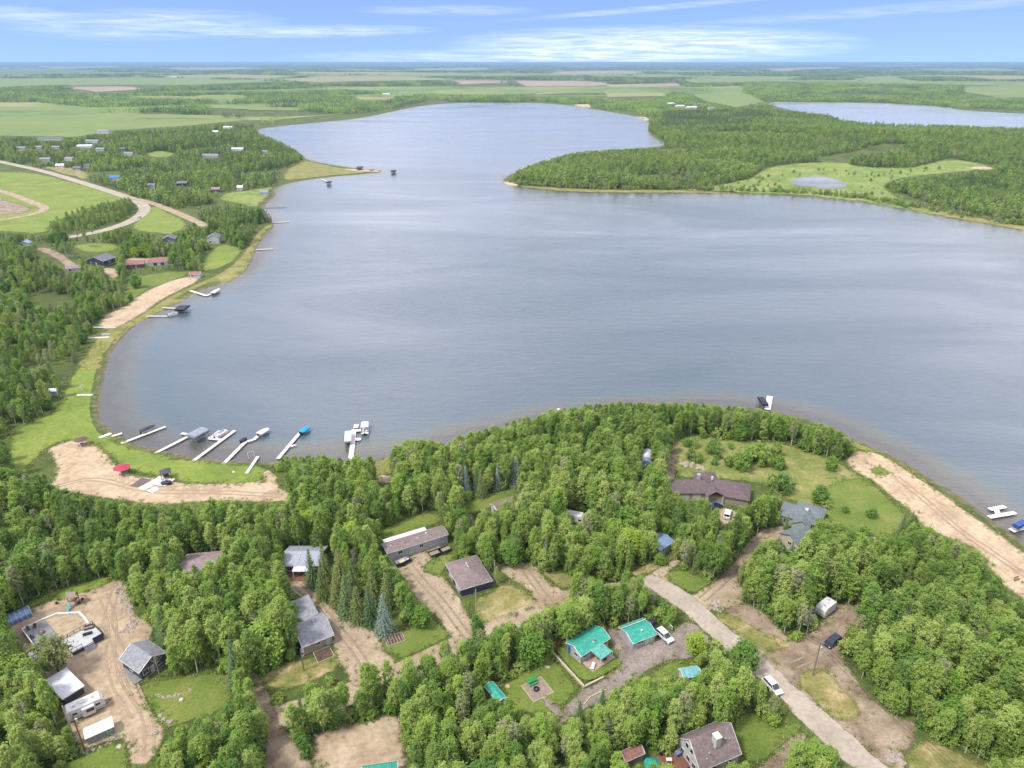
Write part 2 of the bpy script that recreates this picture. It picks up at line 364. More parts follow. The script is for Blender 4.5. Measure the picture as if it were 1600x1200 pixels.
# ------------------------------------------------------------------ ground sheets
VIS = []           # pixel outlines of open ground, water and buildings the photograph shows free of tree crowns
RIMS = []
KEEP = []          # the same on the ground: no trunk stands here
VIS.append([(155,640),(150,655),(165,668),(190,685),(212,698),(250,705),(300,716),(360,722),(412,722),(430,712),(470,710),(520,714),(575,716),(585,706),(612,700),(640,688),(665,688),(700,690),(730,674),(800,658),(860,641),(930,632),(985,630),(1075,629),(1195,640),
  (1240,652),(1300,668),(1342,692),(1400,716),(1480,765),(1605,852),(1700,800),(1700,366),(1600,358),(1400,322),(1150,303),(930,301),(820,291),(784,284),(800,268),(850,249),(905,236),(1040,229),(1010,200),(1016,188),(900,165),(800,160),(655,165),(560,185),(397,203),(450,226),(472,240),
  (500,254),(598,268),(450,288),(428,298),(412,322),(430,350),(406,377),(385,422),(320,453),(230,495),(190,527),(165,577),(154,628)])
VIS.append([(1205,162),(1330,161),(1480,168),(1600,180),(1600,198),(1440,193),(1350,186),(1290,176),(1240,170)])
def resample(p, step):
    out = []; n = len(p)
    for i in range(n):
        a, b = p[i], p[(i + 1) % n]; k = max(1, int(np.hypot(*(b - a)) / step))
        for j in range(k): out.append(a + (b - a) * j / k)
    return np.array(out)
def sheet(name, poly, m, eps, vis=True, edge=1.0, smooth=2, jit=.25, kind='structure', keep=True, step=None):
    if vis: VIS.append(poly)
    W = GP(poly); area = np.sum(W[:, 0] * np.roll(W[:, 1], -1) - np.roll(W[:, 0], -1) * W[:, 1])
    if area < 0: W = W[::-1]
    if keep: KEEP.append(W)
    if np.hypot(W[:, 0], W[:, 1]).mean() < 420: RIMS.append(W)
    D = np.hypot(W[:, 0], W[:, 1]).mean(); sc = max(1, D / 180)
    p = chaikin(W, smooth) if smooth else W
    p = resample(p, step or 1.3 * sc)
    if jit: p = p + npr.normal(0, jit * sc * .5, p.shape)
    per = np.sum(np.hypot(*(p - np.roll(p, 1, 0)).T)); e = min(edge * 1.7 * sc, .32 * abs(area) / per); t = np.roll(p, -1, 0) - np.roll(p, 1, 0); ln = np.hypot(t[:, 0], t[:, 1])[:, None] + 1e-9; nrm = np.stack([-t[:, 1], t[:, 0]], 1) / ln
    for _ in range(2): nrm = (nrm + np.roll(nrm, 1, 0) + np.roll(nrm, -1, 0)) / 3
    inn = p + nrm * e; ok = inside(p, inn[:, 0], inn[:, 1]); tight = dist_poly(p, inn[:, 0], inn[:, 1]) < .8 * e; inn[~ok | tight] = (p + nrm * e * .12)[~ok | tight]
    outp = p - nrm * e * .6; n = len(p); P = np.vstack([outp, inn])
    z, sd = ground_a(P[:, 0], P[:, 1]); z = np.where(sd > .2, np.maximum(z, LZ), z) + eps * (4 if eps < .1 else 1)
    tris = tessellate_polygon([[Vector((x, y, 0)) for x, y in inn]])
    f = [(i, (i + 1) % n, n + (i + 1) % n, n + i) for i in range(n)] + [tuple(n + i for i in t) for t in tris]
    me = bpy.data.meshes.new(name); me.from_pydata([(a, b, c) for (a, b), c in zip(P, z)], [], f)
    bm = bmesh.new(); bm.from_mesh(me); bmesh.ops.recalc_face_normals(bm, faces=bm.faces)
    for fc in bm.faces:
        if fc.normal.z < 0: fc.normal_flip()
    bm.to_mesh(me); bm.free()
    a = me.attributes.new('edge', 'FLOAT', 'POINT'); a.data.foreach_set('value', np.concatenate([np.zeros(n), np.ones(n)]).astype(np.float32))
    me.materials.append(m); o = bpy.data.objects.new(name, me); C.objects.link(o); return tag(o, kind=kind)
def strip(name, line, width, m, eps, edge=.8, vis=False):
    """road or track of constant width along a line of pixels"""
    c = chaikin(GP(line), 3, False); t = np.gradient(c, axis=0); t /= np.hypot(t[:, 0], t[:, 1])[:, None]; nr = np.stack([-t[:, 1], t[:, 0]], 1)
    offs = [-width / 2 - edge, -width / 2, 0, width / 2, width / 2 + edge]; P = np.vstack([c + nr * o for o in offs]); n = len(c)
    z, _ = ground_a(P[:, 0], P[:, 1]); f = [(k * n + i, k * n + i + 1, (k + 1) * n + i + 1, (k + 1) * n + i) for k in range(4) for i in range(n - 1)]
    me = bpy.data.meshes.new(name); me.from_pydata([(a, b, h + eps * 4) for (a, b), h in zip(P, z)], [], f)
    bm = bmesh.new(); bm.from_mesh(me); bmesh.ops.recalc_face_normals(bm, faces=bm.faces)
    for fc in bm.faces:
        if fc.normal.z < 0: fc.normal_flip()
    bm.to_mesh(me); bm.free()
    a = me.attributes.new('edge', 'FLOAT', 'POINT'); a.data.foreach_set('value', np.concatenate([np.full(n, v) for v in (0, 1, 1, 1, 0)]).astype(np.float32))
    me.materials.append(m); o = bpy.data.objects.new(name, me); C.objects.link(o)
    poly = np.vstack([c + nr * (width / 2 + .8), (c - nr * (width / 2 + .8))[::-1]]); KEEP.append(poly)
    if vis: VIS.append([proj(x, y, LZ) for x, y in np.vstack([c + nr * width * .45, (c - nr * width * .45)[::-1]])])
    return tag(o, kind='structure')

LAWN = mat('lawn', [(0.104, 0.165, 0.024), (0.152, 0.207, 0.034), (0.232, 0.238, 0.061)], .09, .95, .35, 7, edge=True, thr=(.33, .72), scale2=1.6, mix2=.25)
LUSH = mat('lush_grass', [(0.134, 0.201, 0.030), (0.195, 0.262, 0.041), (0.268, 0.293, 0.067)], .05, .95, .35, 7, edge=True, thr=(.3, .72), scale2=.9, mix2=.22)
DRYG = mat('dry_grass', [(0.146, 0.171, 0.037), (0.256, 0.232, 0.079), (0.439, 0.354, 0.183)], .16, .95, .4, 8, edge=True, thr=(.33, .66), scale2=1.5, mix2=.25)
GRAV = mat('gravel', [(.30, .225, .145), (.39, .305, .205), (.46, .375, .265)], .18, .95, .3, 8, edge=True, scale2=2.2, mix2=.26)
GRAVD = mat('dark_gravel', [(.20, .165, .14), (.27, .225, .19), (.32, .27, .235)], .22, .95, .3, 8, edge=True, scale2=2.2, mix2=.3)
ROADM = mat('worn_chipseal', [(.36, .31, .24), (.42, .365, .29), (.47, .41, .33)], .12, .9, .2, 8, edge=True, scale2=1.1, mix2=.16)
SAND = mat('beach_sand', [(.40, .30, .19), (.50, .385, .25), (.56, .445, .31)], .1, .95, .3, 8, edge=True, scale2=.8, mix2=.2)
YARD = mat('sandy_yard', [(.34, .255, .165), (.44, .34, .225), (.50, .40, .275)], .13, .95, .3, 8, edge=True, scale2=1.0, mix2=.24)
DIRT = mat('bare_dirt', [(.19, .14, .095), (.30, .23, .16), (.40, .32, .23)], .2, .95, .4, 8, edge=True, scale2=2.2, mix2=.22)
MARSH = mat('marsh_grass', [(.11, .19, .03), (.19, .27, .05), (.30, .30, .10)], .035, .95, .4, 9, edge=True, thr=(.3, .7), scale2=.22, mix2=.4)
REED = mat('shore_reeds', [(0.146, 0.171, 0.037), (0.232, 0.232, 0.061), (0.317, 0.281, 0.110)], .1, .95, .6, 8, edge=True, scale2=1.2, mix2=.3)

# --- near ground
sheet('lawn', [(14,700),(22,672),(60,655),(92,640),(100,610),(118,580),(135,556),(150,535),(163,540),(160,575),(152,612),(150,650),(163,673),(205,700),(250,709),(300,719),(360,726),(414,727),(415,745),(400,757),(300,757),(240,742),(195,735),(160,700),(120,685),(75,695),(40,735),(20,745)], LUSH, .010)
sheet('beach', [(70,703),(110,687),(130,686),(157,698),(176,722),(200,742),(250,748),(300,757),(360,754),(418,752),(412,738),(422,736),(440,766),(462,772),(445,786),(330,782),(250,790),(170,780),(120,772),(72,766),(92,738),(84,715)], SAND, .018)
sheet('beach', [(1318,716),(1345,703),(1378,708),(1412,732),(1452,758),(1502,793),(1558,833),(1605,868),(1760,975),(1760,1060),(1600,935),(1568,918),(1547,890),(1533,862),(1480,840),(1440,822),(1424,800),(1392,775),(1362,750),(1332,735)], SAND, .012)
sheet('shore_bank', [(1320,690),(1345,694),(1400,719),(1440,744),(1452,757),(1412,731),(1378,709),(1345,704)], REED, .02)
sheet('grass_island', [(1358,733),(1372,728),(1388,735),(1392,742),(1375,744),(1362,740)], LAWN, .03, edge=.5)
sheet('estate_lawn', [(1050,700),(1062,683),(1100,680),(1160,690),(1215,690),(1262,706),(1310,722),(1335,738),(1362,752),(1400,790),(1428,815),(1410,832),(1370,842),(1300,815),(1262,790),(1210,772),(1195,755),(1120,748),(1062,748),(1050,725)], mat('estate_grass', [(.13, .185, .035), (.21, .235, .06), (.34, .30, .13)], .13, .95, .4, 8, edge=True, thr=(.32, .7), scale2=1.2, mix2=.28), .010)
sheet('mown_lawn', [(1290,760),(1335,745),(1362,753),(1400,790),(1426,815),(1408,832),(1370,842),(1340,838),(1300,812),(1275,790)], LAWN, .016)
sheet('driveway', [(1040,745),(1044,715),(1050,690),(1062,684),(1056,712),(1056,745),(1046,760),(1052,800),(1058,830),(1048,835),(1040,780)], DIRT, .02, vis=False)
sheet('driveway', [(1120,792),(1148,796),(1160,812),(1142,826),(1122,830),(1100,850),(1094,838),(1112,822)], YARD, .022, vis=False)
VIS.append([(1120,792),(1146,796),(1150,808),(1128,814),(1118,806)])
ROADP = [(998,908),(1035,934),(1074,961),(1112,998),(1150,1031),(1185,1060),(1215,1084),(1250,1128),(1290,1165),(1345,1212),(1420,1290),(1520,1290),(1385,1200),(1326,1144),(1233,1065),(1184,1019),(1143,986),(1106,953),(1082,930),(1040,906),(1015,898)]
sheet('road', ROADP, ROADM, .030, edge=.5)
sheet('driveway', [(1078,934),(1095,922),(1122,906),(1146,884),(1160,856),(1176,838),(1200,824),(1232,822),(1230,842),(1196,846),(1176,866),(1154,892),(1152,910),(1166,928),(1160,946),(1130,950),(1108,956)], GRAV, .026, edge=.6)
sheet('driveway', [(998,906),(1026,890),(1052,874),(1064,878),(1042,896),(1046,910),(1066,924),(1084,932),(1060,950),(1020,925)], GRAV, .024, edge=.6)
sheet('verge', [(985,893),(1012,880),(1040,866),(1062,862),(1052,874),(1026,890),(1000,903)], DRYG, .014, edge=.6)
sheet('verge', [(1034,902),(1046,894),(1070,890),(1100,905),(1112,910),(1096,922),(1082,928),(1062,918)], LAWN, .034, edge=.6)
strip('side_road', [(1030,915),(985,918),(930,930),(842,953),(780,980),(700,1016),(600,1064),(500,1102),(425,1122)], 5, GRAV, .022)
VIS.append([(790,968),(842,945),(896,924),(900,932),(848,956),(800,975)])
sheet('gravel_pad', [(762,874),(785,886),(804,882),(828,879),(843,892),(860,914),(880,922),(896,924),(880,940),(850,950),(838,940),(820,917),(785,897)], GRAV, .026, edge=.7)
sheet('verge', [(744,936),(770,925),(790,912),(815,920),(838,938),(842,948),(790,968),(760,975),(740,960)], DRYG, .014, edge=.7)
sheet('verge', [(846,892),(862,898),(890,895),(900,915),(875,921)], DRYG, .014, edge=.7)
sheet('driveway', [(615,883),(642,869),(684,853),(692,860),(676,873),(662,884),(666,896),(690,902),(697,905),(717,934),(728,958),(752,990),(742,1004),(712,1008),(690,976),(665,948),(648,934),(634,915),(624,894)], GRAV, .024, edge=.7, vis=False); VIS.append([(620,884),(642,870),(684,854),(676,873),(662,884),(666,896),(697,905),(717,934),(728,958),(738,976),(712,984),(690,972),(665,948),(634,915)])
sheet('lawn', [(674,874),(700,868),(712,866),(696,884),(692,899),(668,895),(662,885)], LAWN, .030, edge=.5)
sheet('driveway', [(447,902),(474,903),(484,917),(507,938),(529,960),(555,974),(580,982),(593,998),(602,1019),(622,1034),(610,1066),(556,1082),(534,1042),(521,1012),(519,990),(489,944),(455,926)], GRAV, .024, edge=.7, vis=False); VIS.append([(450,904),(474,904),(507,939),(529,961),(555,975),(580,983),(596,1006),(598,1024),(570,1034),(540,1036),(521,1010),(519,990),(489,944),(456,926)])
sheet('lawn', [(596,1004),(604,990),(640,984),(676,964),(692,980),(704,992),(690,1002),(660,1016),(624,1030),(604,1020)], LAWN, .014, edge=.7)
sheet('lawn', [(462,1032),(486,1030),(522,1014),(535,1040),(505,1056),(470,1072),(430,1078),(402,1064),(420,1047),(450,1036)], DRYG, .014, edge=.7)
sheet('dirt_track', [(372,1036),(384,1034),(396,1052),(410,1072),(422,1102),(436,1132),(464,1160),(492,1200),(520,1290),(400,1290),(414,1180),(416,1140),(404,1105),(390,1080)], DIRT, .026, edge=.8, vis=False)
VIS.append([(380,1042),(392,1052),(410,1076),(420,1105),(412,1115),(402,1098)]); VIS.append([(420,1150),(450,1160),(480,1200),(415,1200)])
sheet('clearing', [(487,1150),(515,1141),(546,1133),(606,1116),(622,1120),(630,1150),(636,1215),(600,1290),(500,1290),(492,1200)], YARD, .022, edge=1.2)
sheet('yard', [(2,985),(14,980),(50,948),(87,938),(125,927),(157,918),(186,902),(198,923),(212,962),(240,974),(236,1000),(216,1040),(212,1072),(242,1120),(257,1142),(252,1168),(224,1200),(200,1195),(201,1160),(187,1153),(160,1160),(132,1176),(111,1146),(99,1121),(94,1098),(79,1066),(50,1040),(30,1000)], YARD, .020, edge=.8)
sheet('lawn', [(214,1072),(242,1064),(290,1056),(340,1050),(366,1060),(368,1085),(336,1118),(292,1128),(258,1140),(242,1118)], LAWN, .014, edge=.8)
sheet('lawn', [(70,1210),(130,1180),(190,1156),(200,1166),(200,1200),(190,1260),(60,1260)], LAWN, .016, edge=.7)
sheet('verge', [(40,945),(85,922),(150,905),(180,898),(158,918),(90,938),(50,948)], LUSH, .012, edge=.8)
sheet('gravel_yard', [(946,984),(968,983),(1015,1006),(1048,990),(1076,966),(1116,1002),(1090,1022),(1076,1030),(1050,1031),(1020,1042),(1002,1056),(985,1064),(955,1090),(925,1104),(900,1116),(880,1130),(862,1135),(880,1106),(907,1082),(945,1061),(975,1036),(960,1018)], GRAVD, .022, edge=.5)
sheet('house_lawn', [(864,1012),(884,1014),(908,1040),(927,1053),(962,1030),(974,1036),(955,1050),(914,1070),(890,1045)], LAWN, .40, edge=.15, jit=.05)
sheet('lower_lawn', [(786,1064),(826,1042),(856,1022),(872,1040),(906,1080),(872,1106),(846,1120),(820,1112),(794,1090)], LAWN, .016, edge=.4)
sheet('lawn', [(1012,1062),(1036,1038),(1064,1033),(1078,1044),(1058,1060),(1022,1070)], LAWN, .028, edge=.6)
sheet('dirt_verge', [(1125,948),(1168,942),(1200,962),(1218,984),(1245,1004),(1278,978),(1300,955),(1312,942),(1348,950),(1342,970),(1322,985),(1310,1015),(1325,1042),(1352,1080),(1392,1118),(1436,1130),(1430,1160),(1400,1190),(1420,1215),(1390,1205),(1324,1146),(1233,1069),(1184,1023),(1143,990)], DIRT, .018, edge=.9)
sheet('verge', [(1112,962),(1140,956),(1190,990),(1238,1004),(1222,1016),(1196,1022),(1150,988)], DRYG, .036, edge=.9)
sheet('verge', [(1238,1064),(1264,1044),(1290,1046),(1312,1072),(1352,1112),(1324,1134),(1290,1112)], DRYG, .036, edge=1.1)
sheet('verge', [(1405,1205),(1436,1150),(1500,1176),(1560,1210),(1500,1260)], DRYG, .016, edge=.9)
sheet('lawn', [(1142,1124),(1180,1112),(1216,1140),(1250,1128),(1240,1152),(1216,1172),(1184,1192),(1160,1190)], LAWN, .014, edge=.7)
sheet('dirt_path', [(1176,1212),(1212,1172),(1246,1142),(1262,1150),(1240,1180),(1216,1212)], DIRT, .02, edge=.7)
sheet('lawn', [(588,832),(640,806),(680,800),(694,815),(660,824),(606,846)], LAWN, .014, edge=.7)
sheet('lawn', [(716,790),(760,772),(806,762),(816,768),(776,790),(732,806)], LAWN, .014, edge=.7)
sheet('dirt_path', [(724,808),(738,806),(744,822),(752,850),(770,878),(760,880),(742,856)], DIRT, .02, edge=.6, vis=False); VIS.append([(726,809),(738,808),(742,820),(730,820)])
sheet('sandy_patch', [(578,752),(590,742),(614,742),(618,752),(600,757)], SAND, .014, edge=.6)
sheet('shore_grass', [(500,726),(575,724),(600,716),(618,716),(620,740),(560,748),(520,745)], REED, .012, edge=.8, vis=False)
sheet('campsite', [(1285,960),(1330,945),(1390,938),(1420,925),(1440,945),(1390,960),(1330,985)], DIRT, .016, edge=1.0, vis=False)

# --- left bank and upper left
sheet('shore_grass', [(118,575),(135,552),(152,528),(165,515),(200,505),(232,484),(262,464),(300,447),(340,430),(372,408),(384,388),(398,366),(418,352),(426,352),(405,376),(396,396),(386,422),(360,440),(320,454),(290,468),(256,483),(230,496),(208,508),(188,528),(170,552),(160,578)], REED, .02)
sheet('beach', [(152,510),(162,494),(200,477),(214,462),(256,442),(296,431),(318,436),(276,456),(246,472),(224,490),(190,510),(166,516)], SAND, .03)
sheet('lawn', [(190,468),(196,444),(212,432),(262,424),(300,424),(284,434),(230,452),(206,470)], LAWN, .02)
sheet('lawn', [(326,392),(345,382),(372,386),(380,392),(362,412),(330,424),(312,420)], LUSH, .02)
sheet('lawn', [(110,388),(150,382),(186,384),(190,392),(160,400),(128,402)], LUSH, .02)
sheet('dirt_track', [(54,394),(70,390),(95,404),(118,418),(128,424),(112,428),(84,412)], DIRT, .02)
sheet('yard', [(158,424),(180,420),(190,432),(172,436)], YARD, .02)
sheet('yard', [(194,408),(216,402),(236,408),(222,414),(200,414)], YARD, .02, vis=False)
sheet('field', [(0,268),(60,270),(120,286),(186,304),(204,310),(150,322),(110,335),(84,350),(62,366),(0,362),(-60,360),(-80,270)], LUSH, .02)
sheet('field', [(206,350),(226,334),(236,322),(258,328),(300,350),(272,366),(236,364),(205,360)], LUSH, .02)
sheet('ploughed_patch', [(-20,306),(30,318),(52,326),(44,332),(0,336),(-20,336)], DIRT, .03)
sheet('verge', [(60,260),(110,262),(136,268),(140,280),(120,278)], DRYG, .03)
strip('road', [(-40,244),(20,257),(70,268),(120,283),(165,297),(205,310),(222,318),(228,328),(214,342),(180,356),(140,366),(100,373)], 9, ROADM, .05, vis=True)
strip('road', [(212,311),(240,318),(270,330),(300,343),(322,354)], 7, GRAV, .06, vis=True)
strip('field_track', [(-20,293),(20,304),(48,316),(72,324),(66,331),(40,338),(-20,347)], 7, GRAV, .06, vis=True)
sheet('spit_grass', [(436,278),(452,262),(470,252),(486,252),(510,258),(545,264),(588,267),(560,271),(500,276),(456,282)], REED, .04)
sheet('sand_spit', [(535,264),(560,264),(592,266),(597,268.5),(570,269),(545,267)], SAND, .06, vis=False)
sheet('meadow', [(336,312),(352,302),(385,298),(424,292),(428,300),(412,314),(404,324),(370,318)], MARSH, .04)
sheet('meadow', [(225,240),(250,236),(276,240),(262,246),(236,246)], LUSH, .05)
# --- peninsula
sheet('meadow', [(1110,292),(1170,280),(1196,262),(1240,256),(1310,254),(1345,262),(1420,264),(1480,252),(1560,262),(1500,270),(1420,276),(1376,288),(1400,308),(1440,322),(1480,338),(1400,324),(1330,312),(1240,304),(1150,301),(1060,298)], MARSH, .05)
sheet('sandy_point', [(780,288),(786,283),(800,285),(812,290),(800,292)], SAND, .05, vis=False)
sheet('sand_strip', [(1510,263),(1540,262),(1562,266),(1530,267)], SAND, .08, vis=False)
sheet('shore_meadow', [(812,290),(870,293),(930,297),(1050,297),(1150,299),(1150,302),(1050,300.5),(930,300.5),(870,297.5),(820,292)], REED, .05)
sheet('shore_meadow', [(1400,312),(1440,320),(1520,338),(1610,356),(1700,372),(1600,359),(1480,339),(1400,322)], REED, .05)
sheet('beach', [(890,163),(925,163),(930,168),(905,168)], SAND, .2, vis=False)
sheet('beach', [(990,182),(1014,183),(1016,190),(1000,186)], SAND, .2, vis=False)
# --- far farmland
FG = [mat('green_crop', [(0.151, 0.220, 0.050), (0.197, 0.260, 0.060)], .004, .95, 0, 5, edge=True, scale2=.03, mix2=.1), mat('pale_crop', [(0.232, 0.250, 0.082), (0.301, 0.290, 0.110)], .004, .95, 0, 5, edge=True, scale2=.03, mix2=.1),
      mat('fallow_soil', [(.29, .235, .165), (.35, .285, .20)], .003, .95, 0, 5, edge=True, scale2=.03, mix2=.1), mat('deep_crop', [(0.099, 0.170, 0.033), (0.139, 0.200, 0.044)], .004, .95, 0, 5, edge=True, scale2=.03, mix2=.1)]
sheet('farmland', [(-500,99.2),(2100,99.2),(2100,134),(1500,136),(1190,150),(1000,153),(640,153),(540,178),(420,188),(300,186),(-500,186)], mat('open_farmland', [(.09, .15, .035), (.17, .245, .055), (.27, .28, .10)], .0022, .95, 0, 6, edge=True, thr=(.3, .7), scale2=.015, mix2=.3), .26, vis=False, edge=.3, smooth=0, jit=0, keep=False)
FIELDS = [([(-80,184),(40,182),(150,180),(260,180),(345,182),(385,188),(300,196),(180,204),(120,214),(-80,212)],0),([(-80,160),(60,160),(140,168),(100,170),(-80,174)],1),([(-80,122),(90,122),(220,120),(330,123),(440,128),(300,134),(140,133),(-80,136)],0),
  ([(110,137),(180,136),(230,143),(150,146),(112,142)],2),([(230,118),(360,116),(470,119),(420,123),(300,121)],1),([(-80,108),(120,108),(150,113),(40,118),(-80,118)],3),([(430,124),(520,118),(640,120),(720,124),(600,128),(500,132)],1),
  ([(460,112),(640,113),(700,117),(560,116),(470,116)],1),([(540,138),(640,136),(760,138),(830,142),(790,149),(690,147),(600,143)],2),([(800,128),(900,126),(960,132),(930,136),(820,136)],2),([(700,128),(780,127),(800,132),(720,134)],2),([(820,143),(900,142),(930,147),(840,151)],2),([(940,133),(1060,130),(1075,136),(960,139)],2),
  ([(940,148),(1000,146),(1050,148),(1040,153),(950,154)],1),([(1065,124),(1180,118),(1250,121),(1160,130),(1080,131)],0),([(1080,150),(1140,146),(1180,150),(1196,160),(1150,168),(1100,158)],0),([(1500,138),(1560,135),(1700,137),(1700,153),(1560,153),(1505,146)],0),
  ([(1330,122),(1400,120),(1440,128),(1360,132)],0),([(1110,139),(1160,138),(1165,143),(1115,144)],2),([(1180,108),(1300,104),(1320,107),(1220,111)],2),([(640,107),(760,106),(770,109),(660,110)],1),([(860,112),(980,110),(1010,114),(880,117)],2),([(1020,110),(1130,110),(1120,113),(1040,114)],0),
  ([(1440,108),(1560,106),(1600,110),(1480,113)],0),([(1480,118),(1600,118),(1700,122),(1560,125)],1),([(250,106),(380,105),(420,108),(290,110)],2),([(60,104),(180,103),(200,106),(80,107)],1),([(300,150),(360,148),(395,152),(340,158)],0),([(320,166),(360,164),(440,170),(480,172),(470,178),(400,178),(330,172)],0),
  ([(550,150),(620,150),(610,157),(560,157)],1),([(1000,116),(1060,116),(1050,121),(990,121)],0),([(740,114),(820,114),(830,119),(750,120)],0),([(540,102.5),(700,102),(720,104),(560,104.5)],3),([(1340,103),(1460,102),(1480,104),(1360,105)],1),([(860,103),(960,102.5),(980,104.5),(880,105)],1)]
for i, (p, k) in enumerate(FIELDS):
    if i not in (0, 1, 15, 16): cy = sum(y for _, y in p) / len(p); p = [(x, cy + (y - cy) * .86) for x, y in p]
    sheet('field', p, FG[k], .35 + .02 * i, edge=.5, smooth=0, jit=.25)

# --- tyre tracks pressed into sand, gravel and dirt
TRK = mat('tyre_track', [(.33, .245, .165), (.42, .325, .225)], .6, .95, .3, 5, edge=True, scale2=3, mix2=.2); TRKG = mat('gravel_tyre_track', [(.26, .20, .135), (.34, .27, .19)], .6, .95, .3, 5, edge=True, scale2=3, mix2=.2)
TN = [0]
def tracks(line, m):
    c = GP(line); t = np.gradient(c, axis=0); t /= np.hypot(t[:, 0], t[:, 1])[:, None]; n = np.stack([-t[:, 1], t[:, 0]], 1)
    for s in (-.85, .85): TN[0] += 1; strip('tyre_track', [proj(x, y, LZ) for x, y in c + n * s], .16, m, .027 + .0005 * TN[0], .3); KEEP.pop()
for ln in ([(1400,745),(1450,785),(1500,830),(1560,870),(1610,905)], [(90,760),(150,745),(230,770),(330,768),(440,775)],
           [(185,910),(175,940),(165,975),(185,1010),(200,1050),(215,1090),(235,1130),(232,1180)], [(160,930),(172,955),(178,990),(170,1020),(180,1070),(215,1120)]): tracks(ln, TRK)
for ln in ([(640,885),(665,915),(690,940),(715,975),(735,1000)], [(465,915),(495,945),(525,980),(560,1020),(580,1060)], [(1240,1040),(1290,1020),(1310,990),(1330,965)], [(1200,835),(1170,860),(1140,900),(1100,935)], [(820,890),(845,925),(860,945)]): tracks(ln, TRKG)
VIS.append([(486,880),(515,870),(560,915),(600,925),(628,965),(615,985),(560,978),(500,935)])
VIS.append([(808,778),(828,768),(831,777),(810,785)])

# ------------------------------------------------------------------ buildings
WHITE = plain('white_trim', (.74, .74, .72), .5); GLASS = glassy('window_glass'); GREYD = plain('grey_door', (.45, .46, .48)); CONC = plain('concrete', (.38, .36, .34), .9)
TEAL = ribbed('teal_metal_roof', (.045, .36, .27), .45, .6, 'X', .6, .3, .22); TEALP = ribbed('pale_teal_metal_roof', (.12, .40, .34), .45, .6, 'X', .6, .3, .22); AQUA = ribbed('aqua_metal_roof', (.19, .46, .50), .45, .6, 'X', .6, .3, .22)
S_BROWN = shingle('brown_shingle', (.25, .195, .185)); S_DBROWN = shingle('dark_plum_shingle', (.16, .12, .125)); S_GREY = shingle('grey_shingle', (.30, .31, .345)); S_DGREY = shingle('charcoal_shingle', (.19, .195, .22)); S_GREEN = shingle('slate_green_shingle', (.175, .215, .225)); S_RED = shingle('red_shingle', (.33, .17, .14)); S_RUST = shingle('rusty_brown_shingle', (.27, .17, .145)); S_PURP = shingle('mauve_shingle', (.33, .25, .26))
M_GREY = ribbed('grey_metal_roof', (.34, .36, .42), .4, .4, 'X', .25); M_WHITE = ribbed('white_metal_roof', (.72, .75, .8), .4, .4, 'X', .2); M_BLUE = ribbed('blue_metal_roof', (.20, .29, .42), .4, .35, 'X', .3); M_BRIGHT = plain('bright_blue_roof', (.03, .2, .6))
W_WHITE = ribbed('white_siding', (.62, .62, .60), .2, .6, 'Z', .35); W_GREY = ribbed('grey_siding', (.30, .31, .33), .2, .6, 'Z', .35); W_LGREY = ribbed('pale_grey_siding', (.44, .45, .47), .2, .6, 'Z', .35); W_NAVY = ribbed('navy_siding', (.045, .055, .085), .2, .6, 'Z', .4); W_CHAR = ribbed('charcoal_siding', (.07, .075, .085), .2, .6, 'Z', .4)
W_TAN = ribbed('tan_siding', (.36, .31, .24), .2, .6, 'Z', .35); W_CREAM = ribbed('cream_siding', (.58, .53, .42), .2, .6, 'Z', .35); W_BROWN = ribbed('brown_siding', (.16, .095, .06), .2, .7, 'Z', .4); W_BLUE = ribbed('blue_siding', (.16, .22, .30), .2, .6, 'Z', .35); WOODG = ribbed('weathered_wood', (.30, .25, .20), .18, .85, 'X', .4)
DECKW = ribbed('pale_deck_boards', (.55, .56, .57), .15, .7, 'X', .4); DECKG = ribbed('grey_deck_boards', (.26, .27, .29), .15, .7, 'X', .4); DECKR = ribbed('red_brown_deck', (.24, .10, .065), .15, .7, 'X', .4); PATIO = ribbed('sandy_paving', (.45, .33, .25), .6, .8, 'X', .3); BLACK = plain('black_paint', (.02, .02, .022)); RUST = plain('corten_brown', (.20, .085, .04)); BLUEP = plain('blue_plastic', (.03, .12, .42)); CEDAR = plain('cedar', (.30, .17, .10), .8); TIMB = plain('pale_timber', (.55, .46, .34), .8)

